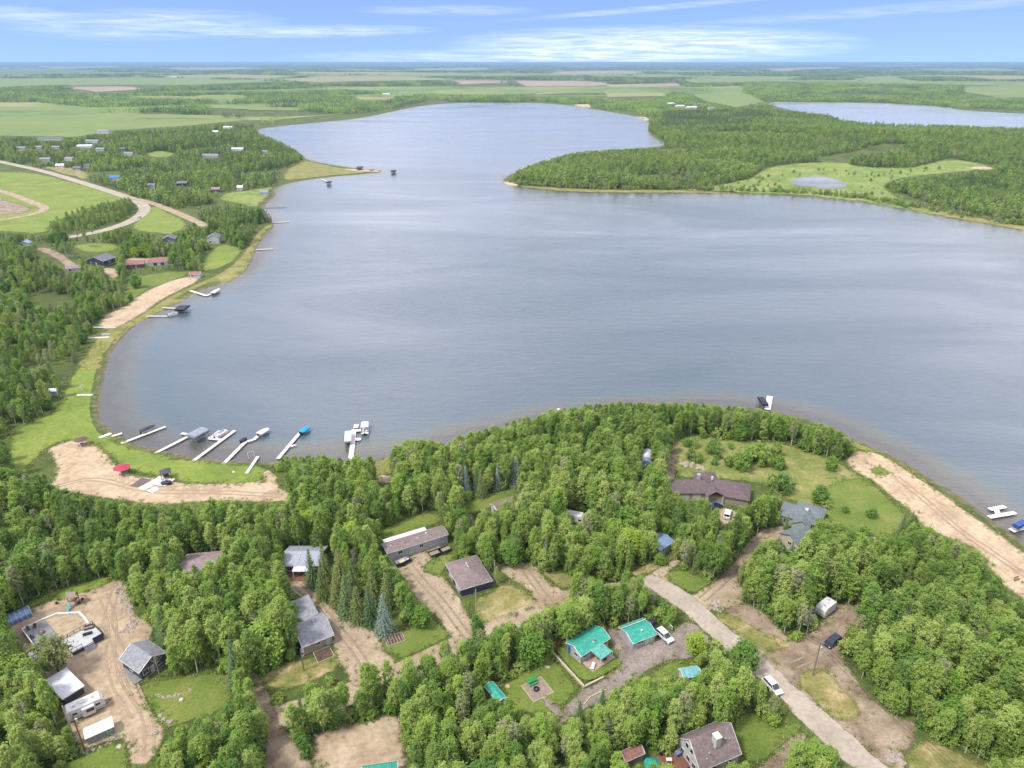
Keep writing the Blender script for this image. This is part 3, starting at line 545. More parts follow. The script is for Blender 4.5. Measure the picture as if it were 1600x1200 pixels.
def frame_from(A, B, Cc, z):
    a, b, c = (Vector(G(*p, z)) for p in (A, B, Cc)); ab = b - a; L = ab.length; ux = ab / L; uy = Vector((-ux.y, ux.x)); D = (c - a).dot(uy)
    if D < 0: raise ValueError('depth %s %s' % (A, D))
    ctr = a + ux * L / 2 + uy * D / 2
    return ctr.x, ctr.y, L, D, math.atan2(ux.y, ux.x)
def roof_mesh(L, D, e, rise, kind, t=.16):
    l, d = L / 2, D / 2; m = MB()
    if kind == 'x':       # ridge along x
        m.slab([(-l, -d, e), (l, -d, e), (l, 0, e + rise), (-l, 0, e + rise)], t); m.slab([(-l, 0, e + rise + .003), (l, 0, e + rise + .003), (l, d, e), (-l, d, e)], t)
    elif kind == 'y':
        m.slab([(-l, -d, e), (0, -d, e + rise), (0, d, e + rise), (-l, d, e)], t); m.slab([(0, -d, e + rise + .003), (l, -d, e), (l, d, e), (0, d, e + rise + .003)], t)
    elif kind == 'hip':
        k = min(l, d); r1, r2 = ((-l + k, 0), (l - k, 0)) if l >= d else ((0, -d + k), (0, d - k)); z = e + rise
        if abs(l - d) < .05: r1 = (r1[0] - .05, r1[1]); r2 = (r2[0] + .05, r2[1])
        P = [(-l, -d, e), (l, -d, e), (l, d, e), (-l, d, e)]; a, b = (*r1, z), (*r2, z)
        fs = [[P[0], P[1], b, a], [P[1], P[2], b], [P[2], P[3], a, b], [P[3], P[0], a]] if l >= d else [[P[0], P[1], a], [P[1], P[2], b, a], [P[2], P[3], b], [P[3], P[0], a, b]]
        for f in fs: m.slab(f, t)
    elif kind == 'shed':  # low at the front
        m.slab([(-l, -d, e), (l, -d, e), (l, d, e + rise), (-l, d, e + rise)], t)
    elif kind == 'shedr':
        m.slab([(-l, -d, e + rise), (l, -d, e), (l, d, e), (-l, d, e + rise)], t)
    elif kind == 'gambrel':
        k = d * .42; z1 = e + rise * .68
        m.slab([(-l, -d, e), (l, -d, e), (l, -k, z1), (-l, -k, z1)], t); m.slab([(-l, -k, z1), (l, -k, z1), (l, 0, e + rise), (-l, 0, e + rise)], t)
        m.slab([(-l, 0, e + rise), (l, 0, e + rise), (l, k, z1), (-l, k, z1)], t); m.slab([(-l, k, z1), (l, k, z1), (l, d, e), (-l, d, e)], t)
    return m
def wall_mesh(L, D, e, rise, kind, o):
    l, d = L / 2 - o, D / 2 - o; m = MB(); s = .17
    def gable(k, half):   # height of the roof underside at distance k from the ridge
        return e + rise * (1 - k / half) - s
    if kind == 'x': prof = [(-d, 0), (d, 0), (d, gable(d, D / 2)), (0, e + rise - s), (-d, gable(d, D / 2))]; m.extr(prof, -l, l, 'x')
    elif kind == 'y': prof = [(-l, 0), (l, 0), (l, gable(l, L / 2)), (0, e + rise - s), (-l, gable(l, L / 2))]; m.extr(prof, -d, d, 'y')
    elif kind == 'gambrel': k = D / 2 * .42; prof = [(-d, 0), (d, 0), (d, e + .1), (k, e + rise * .68 - s), (0, e + rise - s), (-k, e + rise * .68 - s), (-d, e + .1)]; m.extr(prof, -l, l, 'x')
    elif kind == 'shed': q = lambda y: e + rise * (y + D / 2) / D - s; m.extr([(-d, 0), (d, 0), (d, q(d)), (-d, q(-d))], -l, l, 'x')
    elif kind == 'shedr': q = lambda x: e + rise * (L / 2 - x) / L - s; m.extr([(-l, 0), (l, 0), (l, q(l)), (-l, q(-l))], -d, d, 'y')
    else: m.box(0, 0, (e - .02) / 2, 2 * l, 2 * d, e - .02)
    return m
def opening(root, L, D, o, side, u, w, h, z, what='window', m=None, frame=None):
    """window (frame > pane) or door (> handle) set into a wall"""
    l, d = L / 2 - o, D / 2 - o; horiz = side in 'fb'; sg = {'f': -1, 'b': 1, 'l': -1, 'r': 1}[side]
    def bx(mb, u0, zc, w_, h_, t, off):
        if horiz: mb.box(u0, sg * (d + off), zc, w_, t, h_)
        else: mb.box(sg * (l + off), u0, zc, t, w_, h_)
        return mb
    u0 = (u - .5) * 2 * (l if horiz else d)
    if what == 'window':
        fm = MB(); f = .09
        for du in (-1, 1): bx(fm, u0 + du * (w / 2 + f / 2), z + h / 2, f, h + 2 * f, .08, .04)
        bx(fm, u0, z + h + f / 2, w, f, .08, .04); bx(fm, u0, z - f / 2, w, f, .09, .045)
        if w > .8: bx(fm, u0, z + h / 2, .05, h, .06, .03)
        wo = fm.build('window', frame or WHITE, root); bx(MB(), u0, z + h / 2, w, h, .03, .016).build('pane', GLASS, wo)
    else:
        do = bx(MB(), u0, z + h / 2, w, h, .06, .032).build('garage_door_or_dark_opening' if w > 2 else 'door', m or GREYD, root)
        if w > 2:
            for k in range(1, 4): bx(MB(), u0, z + h * k / 4, w - .1, .035, .02, .07).build('panel_joint', frame or WHITE, do)
        else: bx(MB(), u0 + w * .36, z + h * .48, .06, .12, .05, .085).build('handle', BLACK, do)
def house(name, label, A, B, Cc, e, rise, kind, wm, rm, over=.4, ops=(), cat='house', vis='auto', z0=0, extra=None, fascia=True, dims=None, group=None, base=True, keep=True):
    x, y, L, D, rz = dims or frame_from(A, B, Cc, LZ + z0 + e)
    root = thing(name, label, cat, x, y, ground(x, y) + z0 if dims else LZ + z0, rz, group)
    ro = roof_mesh(L, D, e, rise, kind).build('roof', rm, root)
    wall_mesh(L, D, e, rise, kind, over).build('wall', wm, root)
    if base: MB().box(0, 0, -.1, L - 2 * over + .1, D - 2 * over + .1, .5).build('foundation', CONC, root)
    l, d = L / 2, D / 2
    if fascia:
        fb = MB()
        if kind in ('x', 'hip', 'gambrel', 'shed'): fb.box(0, -d - .02, e - .1, L, .05, .18)
        if kind in ('x', 'hip', 'gambrel'): fb.box(0, d + .02, e - .1, L, .05, .18)
        if kind in ('y', 'hip', 'shedr'): fb.box(l + .02, 0, e - .1, .05, D, .18)
        if kind in ('y', 'hip'): fb.box(-l - .02, 0, e - .1, .05, D, .18)
        def rake(p, q): fb.tube(p, q, .08, n=4)
        if kind == 'x':
            for s in (-1, 1): rake((s * l, -d, e - .06), (s * l, 0, e + rise - .06)); rake((s * l, d, e - .06), (s * l, 0, e + rise - .06))
        if kind == 'y':
            for s in (-1, 1): rake((-l, s * d, e - .06), (0, s * d, e + rise - .06)); rake((l, s * d, e - .06), (0, s * d, e + rise - .06))
        fb.build('fascia', WHITE, ro)
    for op in ops: opening(root, L, D, over, *op)
    if extra: extra(root, L, D, ro)
    ca, sa = math.cos(rz), math.sin(rz); P = [(x + ca * u * l - sa * v * d, y + sa * u * l + ca * v * d) for u, v in ((-1, -1), (1, -1), (1, 1), (-1, 1))]
    if keep: KEEP.append(np.array([(x + (a - x) * 1.12, y + (b - y) * 1.12) for a, b in P]))
    if vis == 'auto':
        zz = root.location.z; pts = [proj(a, b, zz + h) for a, b in P for h in (.8, e)] ; VIS.append(hull(pts))
    elif vis: VIS.append(vis)
    return root
def hull(pts):
    pts = sorted(set(pts))
    def half(ps):
        h = []
        for p in ps:
            while len(h) > 1 and (h[-1][0] - h[-2][0]) * (p[1] - h[-2][1]) - (h[-1][1] - h[-2][1]) * (p[0] - h[-2][0]) <= 0: h.pop()
            h.append(p)
        return h
    return half(pts)[:-1] + half(pts[::-1])[:-1]
def vent_pipe(ro, x, y, z, h=.6, r=.09, m=None): MB().tube((x, y, z - .25), (x, y, z + h), r).tube((x, y, z + h), (x, y, z + h + .1), r * 1.6).build('roof_vent', m or WHITE, ro)
def posts(root, pts, z0, z1, r=.07, m=None, name='post'):
    for x, y in pts: MB().box(x, y, (z0 + z1) / 2, r * 2, r * 2, z1 - z0).build(name, m or WHITE, root)
def railing(root, p, q, z, h=.95, m=None, n=None):
    (x0, y0), (x1, y1) = p, q; L = math.hypot(x1 - x0, y1 - y0); n = n or max(1, round(L / 1.4)); a = math.atan2(y1 - y0, x1 - x0)
    r = MB().box((x0 + x1) / 2, (y0 + y1) / 2, z + h, L, .07, .06, a).box((x0 + x1) / 2, (y0 + y1) / 2, z + .12, L, .05, .05, a)
    k = int(L / .35)
    for i in range(k + 1): t = i / max(1, k); r.box(x0 + (x1 - x0) * t, y0 + (y1 - y0) * t, z + h / 2, .03, .03, h, a)
    o = r.build('railing', m or BLACK, root)
    for i in range(n + 1): t = i / n; MB().box(x0 + (x1 - x0) * t, y0 + (y1 - y0) * t, z + h / 2, .09, .09, h + .06, a).build('post', m or BLACK, o)

# --- the teal-roofed cabin and its yard
def cabin_extra(root, L, D, ro):
    vent_pipe(ro, .3, -D * .28, 2.3 + .8, .8, .13, plain('steel_flue', (.6, .6, .62), .3, .8)); MB().box(.3, -D * .28, 3.05, .4, .4, .25).build('flue_base', WHITE, ro)
house('cabin', 'small grey cabin with a bright teal metal roof and a covered patio', (908,1026), (954,997), (880,1006), 2.5, 1.15, 'x', W_LGREY, TEAL, .35, z0=.4, extra=cabin_extra,
      ops=[('l', .35, 1.0, .9, 1.0), ('f', .14, 1.0, .8, 1.1), ('l', .86, .9, 2.0, .05, 'door', BLUEP), ('f', .42, .9, 2.0, .05, 'door'), ('r', .5, 1.0, .9, 1.0), ('f', .88, 1.0, .8, 1.1)])
def patio():
    x, y, L, D, rz = frame_from((926,1050), (962,1027), (909,1036), LZ + .5)
    r = thing('patio', 'sandy paved patio with a pale teal canopy in front of the cabin', 'patio', x, y, LZ, rz); d = D / 2; l = L / 2
    n = 6
    for i in range(n):
        for j in range(4):
            MB().box(-l + (i + .5) * L / n, -d + (j + .5) * D / 4, .25, L / n - .03, D / 4 - .03, .5 + .004 * ((i * 3 + j) % 3)).build('slab', PATIO, r)
    a, b, L2, D2, rz2 = frame_from((939,1030), (957,1017), (922,1016), LZ + 2.9); c = Vector((a - x, b - y)); c.rotate(__import__('mathutils').Matrix.Rotation(-rz, 2)); 
    q = rz2 - rz; cq, sq = math.cos(q), math.sin(q); P = [(c.x + cq * u * L2 / 2 - sq * v * D2 / 2, c.y + sq * u * L2 / 2 + cq * v * D2 / 2) for u, v in ((-1, -1), (1, -1), (1, 1), (-1, 1))]
    MB().slab([(*P[0], 2.75), (*P[1], 2.75), (*P[2], 3.05), (*P[3], 3.05)], .12).build('canopy', TEALP, r); posts(r, [P[0], P[1]], .5, 2.65, .06); posts(r, [P[2], P[3]], .5, 2.95, .06)
    MB().box(-l + 1.0, -d + 1.0, .95, 2.0, .75, .06, .6).box(-l + .6, -d + .7, .7, .08, .08, .45).box(-l + 1.5, -d + 1.3, .7, .08, .08, .45).build('side_table', WHITE, r)
    t = thing('patio_table', 'dark round table under the pale teal patio canopy', 'table', *G(941, 1027, 1), LZ + .5); MB().lathe([(.62, .70), (.65, .75)]).build('table_top', BLACK, t); MB().tube((0, 0, 0), (0, 0, .72), .05).lathe([(.3, 0), (.3, .04)]).build('base', BLACK, t)
    for i in range(4):
        an = i * 1.57 + .5; k = thing('patio_chair', ['dark patio chair on the right of the round table under the canopy', 'dark patio chair behind the round table under the canopy', 'dark patio chair on the left of the round table under the canopy', 'dark patio chair in front of the round table under the canopy'][i], 'chair', t.location.x + 1.05 * math.cos(an), t.location.y + 1.05 * math.sin(an), LZ + .5, an - 1.57, 'chairs round the patio table')
        MB().box(0, 0, .45, .5, .5, .06).build('seat', BLACK, k); MB().box(0, .24, .72, .5, .05, .5).build('backrest', BLACK, k)
        for dx in (-.2, .2):
            for dy in (-.2, .2): MB().box(dx, dy, .22, .05, .05, .44).build('leg', BLACK, k)
    KEEP.append(np.array([G(*p) for p in ((905,1038),(926,1054),(966,1028),(945,1012))])); VIS.append([(910,1036),(926,1050),(962,1027),(955,1010),(939,1003)])
patio()
def garage_extra(root, L, D, ro):
    vent_pipe(ro, .2, -D * .2, 3.0, .35, .16)
    MB().box(-.05, D * .27, 3.05, L + .1, .12, .12).build('flashing', WHITE, ro)
house('garage', 'grey garage with a teal metal roof and white roof seam beside the cabin', (989,1006), (1027,991), (965,980), 2.3, 1.0, 'x', W_LGREY, TEAL, .3, cat='garage', extra=garage_extra, ops=[('f', .32, 1.6, .55, 1.3), ('f', .74, 2.4, 1.9, .05, 'door', W_WHITE), ('l', .25, .9, 1.9, .05, 'door')])
def box_shed(name, label, A, B, Cc, e, rise, kind, wm, rm, vis, over=.25, cat='shed', **k): return house(name, label, A, B, Cc, e, rise, kind, wm, rm, over, ((k.pop('door', ('f', .5, .9, 1.8, .05, 'door', WOODG))),), cat, vis, **k)
box_shed('shed', 'narrow teal-roofed shed at the edge of the lower lawn under trees', (778,1098), (792,1090), (759,1071), 2.1, .5, 'y', W_WHITE, TEAL, [(758,1070),(775,1063),(791,1090),(778,1098)])
box_shed('shed', 'shed with a pale aqua metal roof half hidden by trees right of the gravel yard', (1068,1060), (1097,1055), (1052,1046), 2.2, .7, 'x', W_WHITE, AQUA, [(1053,1046),(1085,1038),(1096,1056),(1070,1057)])
box_shed('shed', 'teal-roofed shed cut by the bottom edge at the dirt clearing', (565,1212), (622,1204), (560,1197), 2.4, .9, 'x', W_GREY, TEAL, [(563,1200),(600,1186),(615,1189),(622,1204)])
def retaining():
    a, b, c = (Vector(G(*p, LZ + .5)) for p in ((856,1011), (913,1073), (943,1058))); r = thing('retaining_wall', 'low timber and block retaining wall with pale cap round the cabin lawn', 'wall', b.x, b.y, LZ, 0)
    for p, q, nm, m in ((a, b, 'block', TIMB), (b, c, 'block', CONC)):
        d = q - p; n = max(3, int(d.length / .95)); an = math.atan2(d.y, d.x)
        for i in range(n):
            t = p + d * ((i + .5) / n) - b
            for k in range(2): MB().box(t.x, t.y, .16 + .31 * k, d.length / n - .02, .3 + .02 * ((i + k) % 2), .30, an).build('block', m, r)
        MB().box((p.x + q.x) / 2 - b.x, (p.y + q.y) / 2 - b.y, .66, d.length + .1, .36, .07, an).build('cap', TIMB, r)
retaining()
def fire_area():
    x, y, L, D, rz = frame_from((834,1097), (864,1082), (812,1074), LZ); r = thing('fire_pit_pad', 'square gravel pad with pale timber edging on the lower lawn', 'patio', x, y, LZ, rz); l, d = L / 2, D / 2
    MB().box(0, 0, .02, L, D, .1).build('gravel_bed', mat('pad_gravel', [(.26, .20, .16), (.36, .28, .22)], 1.2, .95, .5, 8, mix2=.25), r)
    for s in (-1, 1): MB().box(0, s * (d + .06), .06, L + .24, .12, .2).build('edging', TIMB, r); MB().box(s * (l + .06), 0, .06, .12, D, .2).build('edging', TIMB, r)
    fx, fy = G(838, 1078); f = thing('fire_pit', 'round black steel fire pit on the square gravel pad', 'fire pit', fx, fy, LZ + .07); MB().lathe([(.5, 0), (.62, .05), (.62, .42), (.52, .42), (.5, .12), (.05, .1)], n=16).build('ring', BLACK, f); MB().rock(0, 0, .12, .3, 3).build('ashes', plain('ash', (.12, .11, .1), .95), f)
    tx, ty = G(831, 1067); t = thing('picnic_table', 'green painted picnic table with benches on the gravel pad', 'picnic table', tx, ty, LZ + .07, rz - .05); gm = plain('green_paint', (.02, .30, .09))
    for j in range(4): MB().box(0, -.33 + .22 * j, .75, 2.2, .2, .05).build('table_plank', gm, t)
    for s in (-1, 1):
        MB().box(0, s * .78, .45, 2.2, .28, .05).build('bench', gm, t)
        for u in (-.8, .8): MB().tube((u, s * .75, 0), (u, s * .25, .73), .045, n=4).build('leg', gm, t)
    for u in (-.8, .8): MB().box(u, 0, .42, .08, 1.7, .08).build('brace', gm, t)
    for i, (px, py) in enumerate(((855,1042),(793,1072))): q = thing('stone_slab', ['flat pale stone on the upper edge of the lower lawn', 'flat pale stone near the narrow teal shed'][i], 'stone', *G(px, py), LZ); MB().rock(0, 0, 0, .7, i + 40).build('stone', plain('pale_stone', (.5, .4, .25), .9), q); q.scale = (1, .8, .3)
fire_area()
sheet('gravel_path', [(846,1092),(852,1088),(878,1108),(884,1116),(870,1124)], GRAVD, .034, vis=False, edge=.3)
def hot_tub():
    x, y = G(866, 1008, 1); r = thing('garden_gazebo', 'rust brown round tub enclosure at the corner of the cabin lawn', 'hot tub', x, y, LZ); n = 10
    for i in range(n): a = 2 * math.pi * i / n; MB().box(1.15 * math.cos(a), 1.15 * math.sin(a), .65, .06, .74, 1.3, a).build('panel', RUST, r)
    MB().lathe([(1.1, .85), (1.1, .95), (.3, 1.0)], n=16).build('cover', plain('brown_cover', (.14, .06, .035)), r)
    KEEP.append(np.array([(x - 2, y - 2), (x + 2, y - 2), (x + 2, y + 2), (x - 2, y + 2)])); VIS.append([(858,1003),(868,998),(875,1006),(866,1014)])
hot_tub()
# --- bottom right: tall house and shed
def tall_extra(root, L, D, ro):
    d = D / 2; z = 2.7 + 3.9 * .62
    MB().box(.2, -d * .42, z + .75, 1.15, 1.3, 2.5).build('chimney', W_WHITE, ro); MB().box(.2, -d * .42, z + 2.06, 1.3, 1.45, .12).build('chimney_cap', WHITE, ro)
    for u, v in ((-2.6, .75), (-1.8, .62), (2.4, .4), (3.2, .45)): MB().tube((u, -d * v, 2.7 + 3.9 * (1 - v) - .1), (u, -d * v, 2.7 + 3.9 * (1 - v) + .3), .17).build('roof_vent', CONC, ro)
house('tall_house', 'tall white house with steep brown shingle roof and white chimney', (1094,1206), (1159,1178), (1055,1153), 2.7, 3.9, 'x', W_WHITE, S_BROWN, .3, extra=tall_extra,
      ops=[('l', .25, .9, 1.2, .9), ('l', .5, .9, 1.2, .9), ('l', .75, .9, 1.2, .9), ('l', .4, .8, 1.1, 3.6), ('l', .6, .8, 1.1, 3.6), ('f', .35, .8, .8, 1.2), ('f', .75, .8, .8, 1.2), ('r', .3, .9, 2.0, .1, 'door', CEDAR)])
box_shed('shed', 'brown wooden garden shed beside the tall white house', (977,1191), (1008,1177), (963,1177), 2.2, .8, 'x', WOODG, S_RED, 'auto', door=('f', .35, 1.0, 1.8, .05, 'door', CEDAR))
def back_deck():
    x, y, L, D, rz = frame_from((1040,1215), (1082,1196), (1018,1186), LZ + .4); r = thing('back_deck', 'red brown wooden deck beside the tall white house', 'deck', x, y, LZ, rz)
    n = 12
    for i in range(n): MB().box(0, -D / 2 + (i + .5) * D / n, .4, L, D / n - .04, .06).build('plank', DECKR, r)
    MB().box(0, 0, .18, L - .2, D - .2, .34).build('frame', CEDAR, r); railing(r, (-L / 2, D / 2), (L / 2, D / 2), .43, m=CEDAR)
    for lab, px, py, mm, s in (('black covered barbecue on the red brown deck', 1035, 1178, BLACK, 1), ('blue grey covered seat by the white wall of the tall house', 1060, 1180, W_BLUE, 1.3)):
        q = thing('covered_furniture', lab, 'furniture', *G(px, py, .9), LZ + .43, .4); MB().extr([(-.6 * s, 0), (.6 * s, 0), (.55 * s, .8), (.3, 1.1), (-.5 * s, .9)], -.35 * s, .35 * s).build('cover', mm, q); MB().box(0, 0, .03, 1.1 * s, .6 * s, .06).build('feet', BLACK, q)
    q = thing('deck_table', 'small white table on the red brown deck', 'table', *G(1045, 1190, 1), LZ + .43); MB().box(0, 0, .7, 1.1, .7, .05).build('table_top', WHITE, q)
    for u in (-.45, .45):
        for v in (-.28, .28): MB().box(u, v, .34, .06, .06, .68).build('leg', WHITE, q)
    t = thing('teal_tarpaulin', 'crumpled teal tarpaulin over a pile by the brown shed', 'tarpaulin', *G(1020, 1194), LZ); m = MB(); k = 12; vs = []
    for i in range(k + 1):
        for j in range(k + 1): u, v = i / k * 2 - 1, j / k * 2 - 1; vs.append((u * 1.6, v * 1.5, max(0.02, .9 * (1 - max(abs(u), abs(v)) ** 1.6)) + rnd.uniform(0, .14)))
    m.add(vs, [(i * (k + 1) + j, (i + 1) * (k + 1) + j, (i + 1) * (k + 1) + j + 1, i * (k + 1) + j + 1) for i in range(k) for j in range(k)]).build('sheet', plain('teal_tarp', (.03, .36, .26), .5), t)
    VIS.append([(1000,1184),(1050,1176),(1062,1178),(1086,1200),(1010,1200)])
back_deck()
# --- left yard
house('cabin', 'grey-shingled cabin with charcoal walls and a grey side deck in the sandy yard', (217,1052), (262,1020), (201,1019), 2.6, 1.9, 'y', W_CHAR, S_GREY, .35, vis=[(201,1019),(216,1001),(232,996),(240,1005),(244,1030),(246,1048),(217,1066),(199,1042)], ops=[('f', .2, 1.2, 1.1, 1.0), ('f', .45, .9, 2.0, .05, 'door'), ('l', .5, 1.2, 1.1, 1.0)])
def low_deck(name, label, A, B, Cc, h, m, vis=True, cat='deck', n=None, gap=.03):
    x, y, L, D, rz = frame_from(A, B, Cc, LZ + h); r = thing(name, label, cat, x, y, LZ, rz); n = n or max(4, int(D / .5))
    for i in range(n): MB().box(0, -D / 2 + (i + .5) * D / n, h - .04, L, D / n - gap, .08 + .004 * (i % 3)).build('plank', m, r)
    MB().box(0, 0, (h - .1) / 2, L - .15, D - .15, max(.05, h - .1)).build('frame', W_CHAR, r)
    ca, sa = math.cos(rz), math.sin(rz); P = [(x + ca * u * L / 2 - sa * v * D / 2, y + sa * u * L / 2 + ca * v * D / 2) for u, v in ((-1, -1), (1, -1), (1, 1), (-1, 1))]
    KEEP.append(np.array(P)); 
    if vis: VIS.append([proj(a, b, LZ + h) for a, b in P])
    return r, L, D
low_deck('side_deck', 'narrow grey deck along the left wall of the charcoal cabin', (210,1069), (222,1062), (198,1043), .35, DECKG)
r, L, D = low_deck('raised_deck', 'raised white deck with black railing and steps in the sandy yard', (113,1020), (162,993), (102,998), 1.1, DECKW)
railing(r, (-L / 2, D / 2), (L / 2, D / 2), 1.1); railing(r, (L / 2, D / 2), (L / 2, -D / 2), 1.1); railing(r, (-L / 2, -D / 2), (-L * .18, -D / 2), 1.1); 
MB().box(L * .33, -D / 2 + .05, 1.45, L * .34, .1, .9).build('privacy_screen', W_NAVY, r)
for i in range(4): MB().box(L * -.0, -D / 2 - .2 - .38 * i, .95 - .25 * i, 2.2, .36, .08).build('step', DECKG, r)
def sofa(label, px, py, rz, z, L=2.0, mm=None):
    t = thing('outdoor_sofa', label, 'sofa', *G(px, py, z + LZ), LZ + z, rz); mm = mm or plain('dark_wicker', (.06, .055, .06)); MB().box(0, 0, .2, L, .8, .35).build('base', mm, t); MB().box(0, .35, .55, L, .12, .5).build('backrest', mm, t)
    cu = plain('mauve_cushion', (.30, .24, .26))
    for i in range(2): MB().box((i - .5) * L * .48, -.04, .43, L * .45, .62, .12).build('cushion', cu, t)
sofa('dark wicker sofa at the back of the raised white deck', 139, 982, .45, 1.12); sofa('dark wicker sofa in front of the other on the raised white deck', 137, 991, 3.6, 1.12, 1.8)
r, L, D = low_deck('patio_deck', 'low grey patio deck left of the pine in the sandy yard', (58,1016), (94,997), (36,986), .25, DECKG)
def teal_chair(label, px, py, rz, mm, cat='chair'):
    k = thing('garden_chair', label, cat, *G(px, py, .5), LZ + .26, rz); MB().box(0, 0, .38, .6, .6, .07).build('seat', mm, k); MB().box(0, .3, .72, .6, .07, .65).build('backrest', mm, k)
    for dx in (-.25, .25): MB().box(dx, 0, .55, .08, .6, .06).build('armrest', mm, k); MB().box(dx, -.22, .2, .07, .07, .4).build('leg', mm, k); MB().box(dx, .22, .2, .07, .07, .4).build('leg', mm, k)
TEALPL = plain('teal_plastic', (.05, .32, .33)); BRN = plain('brown_wicker', (.12, .07, .05))
teal_chair('teal garden chair in the middle of the low grey patio deck', 67, 997, 1.2, TEALPL); teal_chair('brown garden chair at the back of the low grey patio deck', 55, 982, .2, BRN); teal_chair('dark teal garden chair at the left corner of the patio deck', 45, 986, .8, plain('dark_teal', (.04, .13, .15))); teal_chair('dark brown garden chair by the white fence of the patio deck', 52, 998, 1.9, BRN)
q = thing('fire_table', 'round brown fire table on the low grey patio deck', 'table', *G(65, 990, .6), LZ + .26); MB().lathe([(.5, 0), (.7, .35), (.7, .45), (.3, .45), (.28, .38)], n=16).build('table_top', RUST, q); MB().rock(0, 0, .38, .22, 5).build('stones', CONC, q)
def fence_panels(name, label, A, B, h, m, cap, n=None):
    a, b = Vector(G(*A)), Vector(G(*B)); d = b - a; an = math.atan2(d.y, d.x); r = thing(name, label, 'fence', a.x, a.y, LZ, an); n = n or max(2, int(d.length / 1.6))
    for i in range(n): MB().box((i + .5) * d.length / n, 0, h / 2, d.length / n - .1, .06, h - .1).build('panel', m, r); MB().box(i * d.length / n, 0, h / 2 + .05, .1, .1, h + .1).build('post', cap, r)
    MB().box(d.length, 0, h / 2 + .05, .1, .1, h + .1).build('post', cap, r); MB().box(d.length / 2, 0, h + .06, d.length, .16, .05).build('rail', cap, r); return r
fence_panels('white_fence', 'white panel fence along the left side of the patio deck', (37,990), (67,1030), 1.3, W_WHITE, WHITE)
def low_curb(name, label, line, w, h, m, cat='border'):
    p = [Vector(G(*q)) for q in line]; r = thing(name, label, cat, p[0].x, p[0].y, LZ)
    for a, b in zip(p, p[1:]):
        d = b - a; n = max(1, int(d.length / 1.5)); an = math.atan2(d.y, d.x)
        for i in range(n): c = a + d * ((i + .5) / n) - p[0]; MB().box(c.x, c.y, h / 2, d.length / n - .015, w, h, an).build('edging_block', m, r)
low_curb('garden_border', 'white edging wall curving round the sand play area', [(35,984),(64,970),(89,960),(124,958),(132,966),(139,976)], .5, .35, WHITE)
house('open_shed', 'dark shed with a large white flat roof beside the pine tree', (97,1093), (132,1071), (77,1061), 2.3, .35, 'shed', W_CHAR, M_WHITE, .3, cat='shed', ops=[('r', .5, 2.2, 1.8, .05, 'door', W_GREY)])
house('garden_shed', 'long grey shed with white metal roof near the bottom left', (133,1155), (178,1135), (124,1141), 2.0, .55, 'x', W_GREY, M_WHITE, .15, cat='shed', ops=[('f', .82, .6, .35, 1.3), ('r', .5, .8, 1.7, .05, 'door')])
x, y = G(135, 1046); q = thing('ground_mat', 'brown mat lying on the sand beside the white-roofed shed', 'mat', x, y, LZ + .03, .45); MB().box(0, 0, .015, 2.2, 1.9, .03).build('mat', plain('brown_mat', (.14, .10, .10), .95), q); MB().box(0, .98, .02, 2.2, .08, .04).build('hem', BLACK, q)
def arch_shed(name, label, A, B, Cc, h, m, end, n=5, cat='shed', band=None, vis='auto'):
    x, y, L, D, rz = frame_from(A, B, Cc, LZ + .3); r = thing(name, label, cat, x, y, LZ, rz); K = 12
    prof = [(D / 2 * math.cos(math.pi * k / K), h * math.sin(math.pi * k / K) ** .8) for k in range(K + 1)]
    for i in range(n):
        mm = MB(); x0, x1 = -L / 2 + i * L / n + .015, -L / 2 + (i + 1) * L / n - .015
        for (a, b), (c, d) in zip(prof, prof[1:]): mm.slab([(x0, a, b + .04), (x1, a, b + .04), (x1, c, d + .04), (x0, c, d + .04)], .04)
        mm.build('roof_panel', band if band and i == 0 else m, r)
    for s in (-1, 1): MB().extr(prof, s * (L / 2 - .12), s * (L / 2 - .18), 'x').build('end_wall', end, r)
    MB().box(-L / 2 + .08, 0, .9, .06, 1.2, 1.8).build('door', WOODG, r); 
    for k in range(n + 1): MB().extr([(a * 1.012, b * 1.012 + .05) for a, b in prof] + [(a, b + .03) for a, b in prof[::-1]], -L / 2 + k * L / n - .03, -L / 2 + k * L / n + .03, 'x').build('hoop', WHITE, r)
    ca, sa = math.cos(rz), math.sin(rz); P = [(x + ca * u * L / 2 - sa * v * D / 2, y + sa * u * L / 2 + ca * v * D / 2) for u, v in ((-1, -1), (1, -1), (1, 1), (-1, 1))]; KEEP.append(np.array(P)); VIS.append(hull([proj(a, b, LZ + z) for a, b in P for z in (.5, h * .7)]))
arch_shed('arched_shelter', 'blue corrugated arched shelter at the left edge of the sandy yard', (13,979), (51,962), (6,967), 1.9, plain('blue_corrugated', (.16, .25, .42), .3, .3), W_CHAR)
arch_shed('quonset_shelter', 'white arched fabric shelter with a blue band among the trees', (1019,738), (1021,715), (998,738), 3.4, plain('white_fabric', (.75, .77, .80), .5), W_WHITE, 6, 'shelter', plain('blue_band', (.06, .17, .28)))
